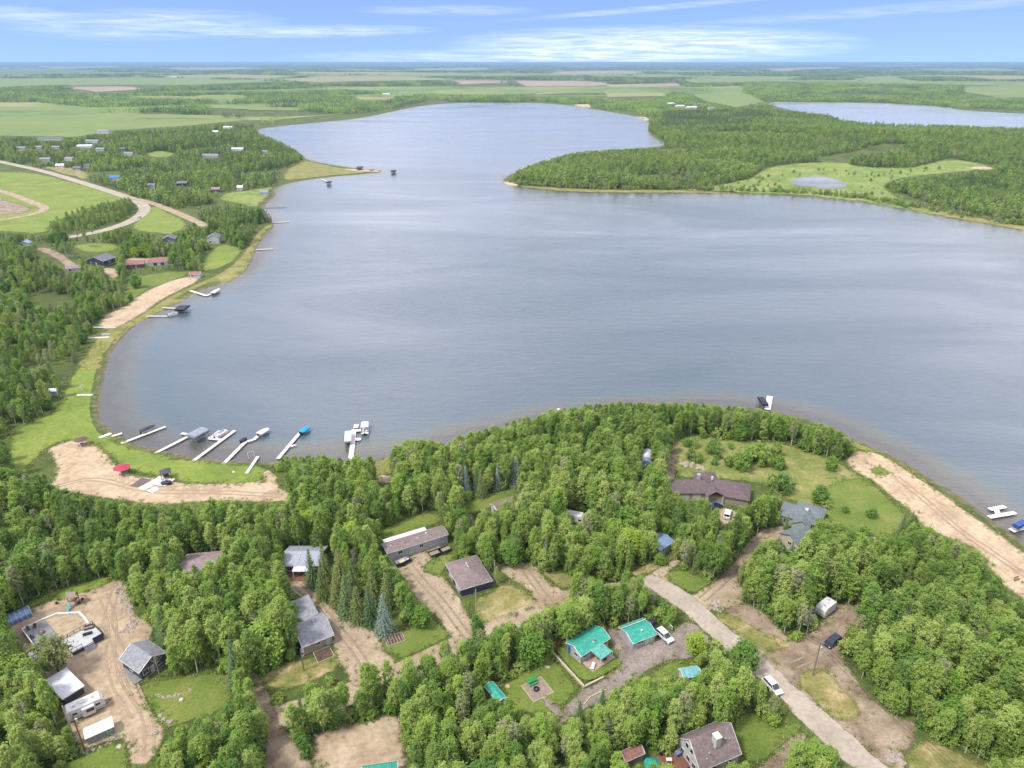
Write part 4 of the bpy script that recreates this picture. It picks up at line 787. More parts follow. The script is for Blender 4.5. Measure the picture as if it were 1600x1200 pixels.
# --- middle lots
house('hidden_house', 'mauve-brown shingled house largely hidden by trees left of centre', (277,905), (344,898), (291,866), 2.7, 1.4, 'x', W_BROWN, S_PURP, .4, vis=[(292,864),(346,860),(340,874),(304,880),(284,902),(277,902)], ops=[('l', .5, 1.2, 1.0, 1.0), ('f', .3, 1.4, 1.0, 1.0)])
def grey_cabin_extra(root, L, D, ro):
    for k in range(4): vent_pipe(ro, -L * .08, -D * .12 - .7 * k, 2.8 + 1.5 * (1 - (D * .12 + .7 * k) / (D / 2)), .15, .1)
    MB().slab([(-L * .18, -D / 2 - 1.6, 2.3), (L * .3, -D / 2 - 1.6, 2.3), (L * .3, -D / 2 - .02, 2.6), (-L * .18, -D / 2 - .02, 2.6)], .1).build('porch_roof', M_WHITE, root); posts(root, [(-L * .16, -D / 2 - 1.5), (L * .28, -D / 2 - 1.5)], 0, 2.2)
    MB().box(-L * .1, -D / 2 - 1.3, .12, L * .7, 2.8, .24).build('porch_deck', DECKR, root)
house('grey_cabin', 'brown cabin with a pale grey metal roof and small porch behind tall spruces', (439,884), (500,884), (450,853), 2.8, 1.5, 'x', W_BROWN, M_GREY, .5, extra=grey_cabin_extra, vis=[(440,882),(446,860),(453,853),(480,853),(478,900),(448,903)], ops=[('f', .15, 1.2, 1.1, .9), ('f', .4, .9, 2.0, .05, 'door'), ('f', .7, 1.4, 1.1, .9)])
def long_extra(root, L, D, ro):
    for k in range(3): vent_pipe(ro, L * .1 - .0, D * .15 - .8 * k, 3.6 - .12 * k, .2, .1)
    MB().box(-L / 2 + .1, -D / 2 + .55, 1.0, .5, .5, 2.0).build('downpipe_box', WHITE, root)
    w, dd = L * .62, 7.5; rr = MB().slab([(-w * .55, D / 2 - .3, 2.5), (w * .62, D / 2 - .3, 2.9), (w * .62, D / 2 + dd, 2.9), (-w * .55, D / 2 + dd, 2.5)], .16).build('rear_roof', S_GREY, root); MB().box(w * .03, D / 2 + dd / 2 - .2, 1.15, w * 1.0, dd - .5, 2.3).build('rear_wall', W_TAN, root)
house('bungalow', 'tan bungalow with pale grey shingle roof beside the curved gravel driveway', (472,1012), (522,992), (456,975), 2.6, 1.3, 'x', W_TAN, S_GREY, .4, extra=long_extra, vis=[(472,1010),(484,982),(466,945),(488,943),(511,970),(522,992),(520,1006),(478,1022)], ops=[('f', .5, .9, .6, 1.3), ('r', .5, 1.2, 1.1, .9), ('f', .85, .9, 1.9, .1, 'door')])
KEEP.append(np.array([G(*p) for p in ((455,940),(492,936),(515,972),(470,990))]))
def barrel(label, px, py, m, h=1.0, r=.33): q = thing('rain_barrel', label, 'barrel', *G(px, py), LZ); MB().lathe([(r * .85, 0), (r, .2), (r, h - .2), (r * .85, h)], n=14).build('drum', m, q); MB().lathe([(r * .9, h), (r * .9, h + .05), (.1, h + .07)], n=14).build('lid', BLACK, q)
barrel('dark teal rain barrel at the left corner of the tan bungalow', 476, 1021, plain('teal_barrel', (.02, .10, .13))); barrel('white rain barrel at the left corner of the tan bungalow', 473, 1026, WHITE, .8)
def garden_bed(label, A, B, Cc, rows):
    x, y, L, D, rz = frame_from(A, B, Cc, LZ); r = thing('garden_bed', label, 'garden bed', x, y, LZ, rz)
    MB().box(0, 0, .06, L, D, .22).build('soil', mat('garden_soil', [(.075, .045, .035), (.14, .09, .07)], 1.5, .95, .6, 6), r)
    for s in (-1, 1): MB().box(0, s * (D / 2 + .05), .1, L + .2, .1, .3).build('board', TIMB, r); MB().box(s * (L / 2 + .05), 0, .1, .1, D, .3).build('board', TIMB, r)
    for i in range(rows): MB().box(-L / 2 + (i + .5) * L / rows, 0, .2, .22, D * .9, .1).build('row', DIRTP, r)
DIRTP = plain('pale_soil', (.30, .22, .17), .95)
garden_bed('dark garden bed with timber edging beside the tan bungalow', (497,1036), (522,1026), (486,1022), 0); garden_bed('garden bed with planted rows and timber edging near the blue spruce', (606,1010), (633,1001), (600,998), 6)
def mobile_extra(root, L, D, ro):
    vent_pipe(ro, L * .18, .1, 3.5, .3, .15); vent_pipe(ro, -L * .4, -.3, 3.4, .15, .1); vent_pipe(ro, L * .02, -.5, 3.3, .2, .1)
    MB().box(0, -D / 2 + .42, .32, L - .6, .06, .64).build('skirting', W_WHITE, root); MB().box(-L * .1, D / 2 + .9, 2.75, L * .7, 1.9, .1).build('rear_awning', WHITE, root); posts(root, [(-L * .43, D / 2 + 1.7), (L * .22, D / 2 + 1.7)], 0, 2.7)
house('mobile_home', 'long white mobile home with brown shingle roof above a gravel drive', (605,865), (701,835), (601,848), 3.0, .55, 'x', W_LGREY, S_BROWN, .25, extra=mobile_extra, ops=[('f', .2, 1.0, .9, 1.5), ('f', .55, 1.0, .9, 1.5), ('f', .85, .8, 1.9, .6, 'door')])
house('hip_garage', 'square navy garage with a brown hipped shingle roof', (719,922), (770,907), (690,882), 2.7, 1.5, 'hip', W_NAVY, S_BROWN, .35, cat='garage', ops=[('l', .25, 2.6, 2.2, .05, 'door', W_LGREY), ('l', .72, 2.6, 2.2, .05, 'door', W_LGREY), ('l', .49, .8, 2.0, .05, 'door', BLACK)],
      extra=lambda root, L, D, ro: [vent_pipe(ro, 0, D * .16 - .55 * k, 4.1, .12, .1) for k in range(4)])
house('red_roof_house', 'low house with reddish brown roof and white gable among trees', (778,800), (836,780), (768,786), 2.6, .9, 'x', W_WHITE, S_RUST, .35, vis=[(766,790),(776,787),(780,798),(772,802)], ops=[('l', .5, 1.2, 1.0, 1.0), ('f', .6, 1.2, 1.0, 1.0)], extra=lambda root, L, D, ro: vent_pipe(ro, L * .35, .2, 3.3, .5, .13))
def estate_extra(root, L, D, ro):
    e = 2.9; d, l = D / 2, L / 2
    # angled right wing, back bay and entrance gable grow out of the same house
    w = roof_mesh(13.5, 9.5, e, 2.2, 'hip'); ca, sa = math.cos(-.32), math.sin(-.32); w.v = [(l + 3.0 + ca * x - sa * y, -1.4 + sa * x + ca * y, z + .03) for x, y, z in w.v]; w.build('wing_roof', S_DBROWN, root)
    b = MB().box(0, 0, e / 2, 12.7, 8.7, e - .1); b.v = [(l + 3.0 + ca * x - sa * y, -1.4 + sa * x + ca * y, z) for x, y, z in b.v]; b.build('wing_wall', W_TAN, root)
    k = roof_mesh(7, 6.5, e, 2.0, 'hip'); k.v = [(x + l * .75, y + d + .9, z + .06) for x, y, z in k.v]; k.build('bay_roof', S_DBROWN, root); MB().box(l * .75, d + .9, e / 2, 6.3, 5.8, e - .1).build('bay_wall', W_TAN, root)
    p = roof_mesh(5.6, 5, e + .2, 1.6, 'y'); p.v = [(x + l * .78, y - d + .6, z) for x, y, z in p.v]; p.build('porch_roof', S_DBROWN, root); posts(root, [(l * .78 - 2.3, -d - 1.6), (l * .78 + 2.3, -d - 1.6)], 0, e + .1, .22, plain('stone_column', (.5, .46, .4), .9), 'column')
    MB().box(l * .78, -d - 1.2, .12, 5.4, 2.6, .24).build('porch_step', CONC, root); MB().box(l * .3, d * .5, 4.9, .9, .9, 2.2).build('chimney', W_LGREY, ro); MB().box(l * .85, d * .3, 5.1, .5, .5, .9).build('skylight', WHITE, ro)
house('estate_house', 'sprawling house with dark plum hipped roofs and angled wing behind a lawn', (1049,771), (1124,771), (1043,749), 2.9, 2.3, 'hip', W_TAN, S_DBROWN, .4, extra=estate_extra, vis=[(1044,751),(1110,746),(1146,744),(1201,764),(1178,786),(1146,790),(1122,778),(1060,776)], fascia=False,
      ops=[('f', .28, 2.6, 2.2, .05, 'door', W_CREAM), ('f', .55, 2.6, 2.2, .05, 'door', W_CREAM), ('l', .5, 1.4, 1.1, 1.0), ('f', .85, 1.2, 2.1, .05, 'door', CEDAR)])
KEEP.append(np.array([G(*p) for p in ((1040,775),(1040,742),(1150,738),(1210,765),(1180,800),(1120,790))]))
def green_extra(root, L, D, ro):
    l, d = L / 2, D / 2; k = roof_mesh(8, 7, 3.0, 1.9, 'hip'); k.v = [(x + l * .55, y + d * .7, z + .05) for x, y, z in k.v]; k.build('bay_roof', S_GREEN, root); MB().box(l * .55, d * .7, 1.5, 7.2, 6.2, 2.95).build('bay_wall', W_CREAM, root)
    g = roof_mesh(5, 5, 3.0, 1.5, 'y'); g.v = [(x + l * .35, y - d, z + .04) for x, y, z in g.v]; g.build('entry_roof', S_GREEN, root); wl = wall_mesh(5, 5, 3.0, 1.5, 'y', .3); wl.v = [(x + l * .35, y - d, z) for x, y, z in wl.v]; wl.build('entry_wall', W_CREAM, root)
    MB().box(l * .35, d * .05, 4.6, 1.3, 1.0, .5).build('skylight', WHITE, ro)
house('slate_house', 'cream house with slate green hipped roofs beside the mown lawn', (1216,804), (1272,820), (1227,784), 3.0, 2.2, 'hip', W_CREAM, S_GREEN, .4, extra=green_extra, fascia=False, vis=[(1213,792),(1223,784),(1250,783),(1280,810),(1265,822),(1234,818),(1216,804)], ops=[('f', .2, 1.2, 1.3, .9), ('l', .5, 1.2, 1.3, .9)])
house('cream_garage', 'cream gabled garage with slate green roof in front of the matching house', (1217,833), (1248,853), (1243,818), 3.2, 1.6, 'y', W_CREAM, S_GREEN, .35, cat='garage', vis=[(1216,832),(1232,826),(1258,822),(1266,830),(1250,852),(1246,862),(1220,848)], fascia=False, ops=[('f', .55, 1.0, .9, 1.6), ('f', .85, .5, .6, 1.4), ('l', .5, 2.6, 2.2, .05, 'door', W_TAN)])
house('metal_shed', 'open-fronted shed with pale blue corrugated roof by the gravel lane', (1031,860), (1054,846), (1026,834), 2.4, .7, 'x', W_LGREY, M_BLUE, .25, cat='shed', vis=[(1027,832),(1034,831),(1053,845),(1050,858),(1032,868)], ops=[('r', .5, 2.4, 2.0, .05, 'door', BLACK), ('f', .3, .8, .7, 1.2)])  # black panel on the right gable paints the shade inside the open front

# --- upper left bank and village: small houses, far but still buildings
def small(label, px, py, L, D, rot, e, rise, kind, wm, rm, name='house', cat='house', ops=None, group=None):
    x, y = G(px, py); dist = math.hypot(x, y)
    return house(name, label, None, None, None, e, rise, kind, wm, rm, .3, ops if ops is not None else (('f', .25, 1.2, 1.1, 1.0), ('f', .55, 1.0, 2.0, .05, 'door'), ('r', .5, 1.2, 1.1, 1.0)), cat, 'auto', dims=(x, y, L, D, R(rot)), fascia=dist < 700, group=group)
small('navy house with a dark grey roof above the left beach', 160, 416, 13, 11, -12, 3.2, 2.4, 'y', W_NAVY, S_DGREY)
small('white-fronted house with red brown roof and patio above the left beach', 252, 413, 15, 9, 18, 2.8, 1.8, 'x', W_WHITE, S_RED, ops=(('f', .3, 2.0, 1.9, .2), ('f', .6, 2.0, 1.9, .2), ('f', .85, 1.0, 1.0, 1.0)))
small('low house with brown roof beside the navy house', 213, 418, 11, 8, 20, 2.7, 1.7, 'x', W_BROWN, S_RED)
small('small white and brown boathouse at the end of the left beach', 307, 433, 6.5, 5, 5, 2.4, 1.2, 'x', W_WHITE, S_RED, 'boathouse', 'boathouse')
small('pale blue gabled cottage behind round bushes on the left bank', 266, 378, 9, 9, 12, 2.8, 2.2, 'y', W_BLUE, S_DGREY)
small('tall white house with a grey deck near the left bank lawn', 336, 379, 9, 9, 8, 4.6, 2.0, 'y', W_WHITE, S_DGREY)
small('mauve-roofed shed at the lower end of the left dirt track', 118, 429, 8, 6, 25, 2.5, 1.2, 'x', W_WHITE, S_PURP, 'shed', 'shed')
small('small white shed with blue roof at the top of the left dirt track', 42, 386, 7, 6, 10, 2.6, 1.4, 'y', W_WHITE, M_BLUE, 'shed', 'shed')
small('tiny white arched-door shed on the shore lawn at far left', 86, 617, 3.2, 2.6, 8, 2.1, .8, 'x', W_WHITE, M_WHITE, 'shed', 'shed', ops=(('f', .5, .8, 1.7, .05, 'door'),))
VL = [('white bungalow at the far left edge of the village, behind spruces', 34, 234, 14, 8, 5, W_WHITE, S_GREY), ('pale grey bungalow second from the left in the village', 62, 233, 12, 8, -6, W_LGREY, S_GREY), ('cream cottage with grey roof below the long village barn', 88, 233, 11, 8, 10, W_CREAM, S_GREY),
      ('long grey roofed hall at the back of the village', 80, 219, 40, 12, 3, W_WHITE, S_DGREY), ('large white house with pale roof in the middle of the village', 134, 231, 22, 14, 8, W_WHITE, M_WHITE), ('white house with grey gable behind the large white village house', 146, 223, 24, 12, -10, W_WHITE, S_GREY),
      ('small white house at the right end of the village clearing', 158, 236, 12, 8, 4, W_WHITE, S_GREY), ('dark blue roofed house in the trees right of the village', 192, 236, 13, 9, 12, W_BLUE, S_DGREY), ('white house beside the dark blue roofed one right of the village', 202, 243, 13, 8, -4, W_WHITE, S_GREY),
      ('grey house half hidden by trees on the near side of the village', 72, 252, 14, 8, 6, W_LGREY, S_GREY), ('white house half hidden by trees near the road bend above the field', 110, 251, 12, 8, -8, W_WHITE, S_GREY), ('small white trailer house on the dry grass beside the upper road', 95, 262, 10, 5, 5, W_WHITE, M_WHITE),
      ('low grey shed on the dry grass beside the upper road', 122, 266, 10, 6, -3, W_GREY, S_DGREY), ('grey-roofed cottage at the wood edge by the upper road', 137, 262, 8, 6, 14, W_LGREY, S_DGREY), ('house with a bright blue roof at the edge of the wood by the road', 181, 281, 11, 8, 10, W_WHITE, M_BRIGHT),
      ('navy gabled cottage deep in the wood right of the road', 286, 290, 11, 9, 8, W_NAVY, S_DGREY), ('white cottage in the wood below the navy gabled one', 238, 294, 8, 6, 0, W_WHITE, S_GREY), ('long grey house in a gap of the wood near the spit', 330, 246, 24, 9, -6, W_LGREY, S_GREY),
      ('white bungalow in the pale clearing above the spit', 372, 236, 18, 8, -4, W_WHITE, M_WHITE), ('white house at the wood edge right of the pale clearing', 414, 240, 9, 7, 6, W_WHITE, S_GREY), ('white gabled house near the tall spruces at the far bay', 337, 208, 12, 10, 0, W_WHITE, M_WHITE), ('white-roofed house by the shore of the far bay', 357, 201, 20, 9, -12, W_WHITE, M_WHITE),
      ('tiny white shed in the meadow above the left bay', 376, 297, 6, 5, 0, W_WHITE, M_WHITE), ('brown cottage at the edge of the meadow above the left bay', 338, 300, 9, 7, 8, W_BROWN, S_PURP), ('grey shed near the point of the left bay', 414, 305, 9, 5, -5, W_LGREY, S_GREY)]
for lab, px, py, L, D, rot, w, rf in VL: small(lab, px, py, L, D, rot, 3.0, 1.9, 'x', w, rf)
FAR = [('white farmhouse at the far shore left of the far beach', 834, 157, 16), ('pale house on the far shore right of centre', 846, 157, 14), ('white house first of the far hamlet beyond the wooded peninsula', 1048, 164, 24), ('white house in the middle of the far hamlet beyond the peninsula', 1062, 168, 26), ('large white house at the right of the far hamlet beyond the peninsula', 1080, 170, 30), ('white house behind the others in the far hamlet', 1090, 165, 22), ('pale house at the right end of the far hamlet', 1112, 171, 22),
       ('white farm building among far fields left of centre', 604, 149, 30), ('pale farmhouse on the far shore below the tan field', 705, 155, 22), ('white barn alone in the green field at upper left', 163, 209, 22), ('white farmyard barn far away at upper left', 272, 121, 60)]
for lab, px, py, L in FAR: small(lab, px, py, L, L * .5, rnd.uniform(-12, 12), 4.5, 2.6, 'x', W_WHITE, S_GREY if L < 24 else M_WHITE, ops=(('f', .3, 2, 1.4, 1.2), ('f', .6, 1.2, 2.2, .05, 'door')))

# ------------------------------------------------------------------ docks, boats, vehicles, small things
DOCKM = plain('bleached_dock', (.66, .62, .57), .85); DOCKW = plain('white_dock', (.74, .73, .71), .7); STEEL = plain('galvanised_steel', (.5, .5, .52), .4, .6); RUBBER = plain('rubber', (.025, .025, .025), .8)
def dock(label, lines, w=1.35, m=None, z=.45, name='dock', wet=True):
    """lines: pixel polylines; every 2.4 m a deck section of its own on a pair of posts"""
    p0 = Vector(G(*lines[0][0], z)); r = thing(name, label, 'dock', p0.x, p0.y, 0); m = m or DOCKM; dz = 0
    for li, line in enumerate(lines):
        P = [Vector(G(*q, z)) for q in line]
        for a, b in zip(P, P[1:]):
            d = b - a; n = max(1, round(d.length / 2.4)); an = math.atan2(d.y, d.x); u = d.normalized()
            for i in range(n):
                c = a + d * ((i + .5) / n) - p0; ww = w if li == 0 else w * 1.0
                s = MB().box(c.x, c.y, z + dz, d.length / n - .06, ww, .14, an).build('deck_section', m, r)
                pm = MB()
                for sg in (-1, 1): e = c + Vector((-u.y, u.x)) * sg * (ww / 2 + .05) + u * (d.length / n * .4); pm.tube((e.x, e.y, -1.2 if wet else 0), (e.x, e.y, z + .25), .045, n=6)
                pm.build('post', STEEL, s)
            dz += .012
    return r
dock('short white dock lying in the reeds at the left end of the dock row', [[(160,686),(191,677)]], 1.3, DOCKW); dock('small white dock section beside the leftmost dock on the grass', [[(155,684),(174,677)]], 1.6, DOCKW, .55)
dock('pale dock with a navy covered boat beside it, second in the row', [[(189,693),(259,666.5)]]); dock('pale dock with a cross piece below the long grey canopy', [[(241,709),(300,679)], [(283,677),(306,681)]])
dock('pale dock with a square side frame, fourth in the row', [[(297,724),(367,672.5)], [(345,687),(326,685),(344,673)]]); dock('crooked pale dock ending at a white covered boat', [[(347,727),(384,690),(396,687.5),(404,680)]])
dock('short weathered dock lying on the grass right of the dock row', [[(385,740),(403,713)]], 1.1, DOCKM, .7, wet=False); dock('straight pale dock ending at a bright blue covered boat', [[(434,717),(473,671)]])
dock('wide white dock with boat lifts on both sides, right end of the row', [[(547,726),(551,693),(553,671)], [(553,673),(567,672)], [(552,686.5),(564,686.5)], [(556,669),(557,663)]], 1.7, DOCKW)
dock('short white dock at the wooded point on the right shore', [[(1199,640),(1203,619)]], 2.2, DOCKW)
dock('white T-shaped dock near the right edge by the sand beach', [[(1545,808),(1587,801)], [(1560,804.5),(1556,795)], [(1546,796),(1571,791.5)]], 1.5, DOCKW); dock('white dock cut by the right edge below blue boats', [[(1580,829),(1612,820)]], 1.8, DOCKW)
dock('angled white dock with a boat lift at the far left beach', [[(297,454),(322,462),(340,456)]], 1.6, DOCKW); dock('thin dock leading to a navy canopied lift at the left bay', [[(246,480),(275,482),(284,486)]], 1.2); dock('thin grey dock below the navy canopied lift', [[(228,494),(262,494)]], 1.2)
dock('long thin dock reaching out from the left bank below the lawn', [[(400,390),(426,389)]], 1.6); dock('thin dock on the left bank at the low point of reeds', [[(424,348),(452,346)]], 1.6); dock('thin dock in the bay above the reedy point', [[(412,324.5),(447,323.5)]], 1.6, plain('dark_dock', (.2, .18, .16)))
dock('small dock with a boat lift on the near side of the spit', [[(502,280),(512,284)]], 2.0); dock('dismantled dock sections stacked on the left shore grass, upper', [[(141,511),(181,512)]], 1.5, plain('grey_dock', (.5, .52, .55)), .7, wet=False); dock('dismantled dock sections lying on the left shore grass, lower', [[(137,528),(170,527)]], 1.6, DOCKW, .7, wet=False)
dock('short white dock section on the left shore grass below the shed', [[(120,617),(145,617)]], 1.2, DOCKW, .6, wet=False); dock('small grey dock stack between the two dismantled docks', [[(158,522),(172,522)]], 1.6, plain('grey_dock2', (.45, .42, .44)), .8, wet=False)

def heading(a, b, z=.3):
    p, q = Vector(G(*a, z)), Vector(G(*b, z)); d = q - p; return (p + q) / 2, d.length, math.atan2(d.y, d.x)
def hull_mesh(L, W, H, n=10, cover=None):
    """boat hull, bow at +x"""
    m = MB(); st = []
    for i in range(n + 1):
        t = i / n; w = W / 2 * (1 if t < .5 else math.sqrt(max(0, 1 - ((t - .5) / .5) ** 2.2))) + .02; x = -L / 2 + L * t; k = .12 + .35 * max(0, t - .6)
        st.append([(x, -w, H + k * .6), (x, -w * .8, H * .35), (x, 0, -.15 + .5 * max(0, t - .7)), (x, w * .8, H * .35), (x, w, H + k * .6)])
    vs = [p for s in st for p in s]; fs = [(i * 5 + j, (i + 1) * 5 + j, (i + 1) * 5 + j + 1, i * 5 + j + 1) for i in range(n) for j in range(4)] + [(0, 1, 2, 3, 4)]
    m.add(vs, fs); c = MB(); hump = lambda t: .15 + .45 * math.exp(-((t - .45) / .22) ** 2)
    cv = []
    for i in range(n + 1):
        t = i / n; a, b = st[i][0], st[i][4]; cv += [(a[0], a[1] * 1.03, a[2] + .02), (a[0], a[1] * .55, a[2] + hump(t) * .8), (a[0], 0, a[2] + hump(t)), (a[0], b[1] * .55, a[2] + hump(t) * .8), (b[0], b[1] * 1.03, b[2] + .02)]
    c.add(cv, [(i * 5 + j, (i + 1) * 5 + j, (i + 1) * 5 + j + 1, i * 5 + j + 1) for i in range(n) for j in range(4)] + [(0, 1, 2, 3, 4)])
    return m, c
def covered_boat(label, a, b, W, hullm, coverm, z=.25):
    c, L, an = heading(a, b, z); r = thing('covered_boat', label, 'boat', c.x, c.y, z, an); h, cv = hull_mesh(L, W, .75); h.build('hull', hullm, r, True); cv.build('cover', coverm, r, True); MB().box(-L / 2 - .2, 0, .45, .4, .4, .8).build('outboard_motor', BLACK, r)
NAVYC = plain('navy_canvas', (.02, .028, .06), .7); BLUEC = plain('bright_blue_canvas', (.0, .33, .62), .6); WCAN = plain('white_canvas', (.66, .66, .68), .7); GREYC = plain('grey_canvas', (.27, .30, .37), .6)
covered_boat('navy covered boat lying beside the second dock', (221,677), (243,667.5), 2.4, WHITE, NAVYC, .5); covered_boat('white covered boat at the end of the crooked dock', (404,681), (420,672), 2.6, WHITE, WCAN, .5); covered_boat('bright blue covered boat at the end of the straight dock', (470,678), (484,669), 2.3, BLUEC, BLUEC, .5)
covered_boat('small dark boat behind the crooked dock', (377,692), (386,687), 1.6, BLACK, NAVYC); covered_boat('white boat at the end of the angled dock by the far left beach', (332,460), (343,453), 2.6, WHITE, WCAN, .6)
def lift(label, A, B, Cc, cm, h=2.3, boat=None, arch=.5):
    x, y, L, D, rz = frame_from(A, B, Cc, h); r = thing('boat_lift', label, 'boat lift', x, y, 0, rz); l, d = L / 2, D / 2; K = 8
    prof = [(d * math.cos(math.pi * k / K), h + arch * math.sin(math.pi * k / K)) for k in range(K + 1)]
    prof = [(d, h - .55)] + prof + [(-d, h - .55)]; m = MB()
    for (a, b), (c, e) in zip(prof, prof[1:]): m.slab([(-l, a, b), (l, a, b), (l, c, e), (-l, c, e)], .03)
    m.extr(prof, -l, -l + .03, 'x').extr(prof, l - .03, l, 'x').build('canopy', cm, r); posts(r, [(-l * .8, -d * .9), (l * .8, -d * .9), (l * .8, d * .9), (-l * .8, d * .9)], -1, h - .1, .05, STEEL); MB().box(0, -d * .5, .3, L * .9, .12, .12).box(0, d * .5, .3, L * .9, .12, .12).build('cradle', STEEL, r)
    if boat: hh, cv = hull_mesh(L * .85, D * .75, .7); hh.v = [(a, b, c + .45) for a, b, c in hh.v]; hh.build('boat_hull', WHITE, r, True)
lift('boat lift with a long grey canopy at the cross-shaped dock', (304,684), (327,672), (297,676), GREYC, 2.6, True); lift('boat lift with a square white canopy left of the wide white dock', (538,690), (549,689), (534,674), WCAN, 2.2, True, .25)
lift('boat lift with a navy canopy at the thin dock of the left bay', (272,484), (288,484), (270,477), NAVYC, 2.3, True, .4); lift('boat lift with a dark canopy beside the dock at the wooded point', (1192,632), (1201,632), (1191,620), NAVYC, 2.2, True, .3)
lift('dark canopied boat lift on the far side of the spit, left one', (556,263), (564,263), (555.5,260), NAVYC, 3.2, True); lift('dark canopied boat lift standing off the tip of the spit', (610,268), (617,268), (609.5,265.5), NAVYC, 3.2, True); lift('dark boat lift on the near side of the spit', (509,285.5), (515,285.5), (508.5,283), NAVYC, 3, True)
lift('low boat lift between the two dark ones off the spit', (577,265.5), (583,265.5), (576.6,264), plain('grey_frame', (.2, .2, .2)), 1.6, True, .2); lift('boat lift with a blue canopy cut by the right edge at the sand beach', (1592,824), (1606,817), (1588,816), plain('blue_canvas2', (.02, .08, .32)), 2.2, True, .3)
def pontoon(label, a, b, W, canopy):
    c, L, an = heading(a, b, .5); r = thing('pontoon_boat', label, 'boat', c.x, c.y, 0, an)
    for s in (-1, 1): MB().tube((-L / 2, s * W * .36, .15), (L / 2 - .5, s * W * .36, .15), .32).tube((L / 2 - .5, s * W * .36, .15), (L / 2, s * W * .36, .3), .32, .05).build('pontoon', STEEL, r)
    MB().box(0, 0, .55, L, W, .1).build('deck', WHITE, r)
    rl = MB()
    for s in (-1, 1): rl.box(0, s * (W / 2 - .05), 1.0, L * .92, .05, .75)
    rl.box(L * .46, 0, 1.0, .05, W - .1, .75).build('side_panel', WHITE, r); MB().box(-L * .25, W * .22, .85, 1.6, .7, .5).box(-L * .25, -W * .22, .85, 1.6, .7, .5).build('seat', WCAN, r); MB().box(-L / 2 - .2, 0, .55, .35, .4, .9).build('outboard_motor', BLACK, r)
    if canopy: MB().extr([(-W / 2, 2.3), (-W * .3, 2.5), (0, 2.56), (W * .3, 2.5), (W / 2, 2.3), (W / 2, 2.26), (0, 2.5), (-W / 2, 2.26)], -L * .3, L * .28, 'x').build('canopy', WCAN, r); posts(r, [(-L * .28, W * .46), (-L * .28, -W * .46), (L * .26, W * .46), (L * .26, -W * .46)], .6, 2.3, .03, STEEL)
pontoon('white pontoon boat with canopy right of the wide white dock', (570,678), (571,663), 2.7, True); pontoon('open white pontoon boat in the square frame of the fourth dock', (336,684), (354,674), 2.2, False); pontoon('white pontoon boat at the thin grey dock of the left bay', (263,493), (277,490), 2.3, False)
for i, (px, py, lab) in enumerate(((458,697,'small white paddle float beside the straight dock'),)):
    x, y = G(px, py, .2); r = thing('paddle_float', lab, 'float', x, y, .1, .6); MB().box(0, .35, .15, 2.2, .3, .3).box(0, -.35, .15, 2.2, .3, .3).build('float_tube', WHITE, r); MB().box(0, 0, .33, 1.0, .9, .08).build('deck', WHITE, r)
x, y = G(873, 640, .2); r = thing('mooring_float', 'tiny white float on the water off the wooded point', 'float', x, y, 0, .3); MB().lathe([(.3, -.1), (.75, .15), (.6, .5), (.2, .6)], n=10).build('float', WHITE, r); MB().tube((0, 0, .5), (0, 0, 1.2), .05).build('marker_post', STEEL, r)

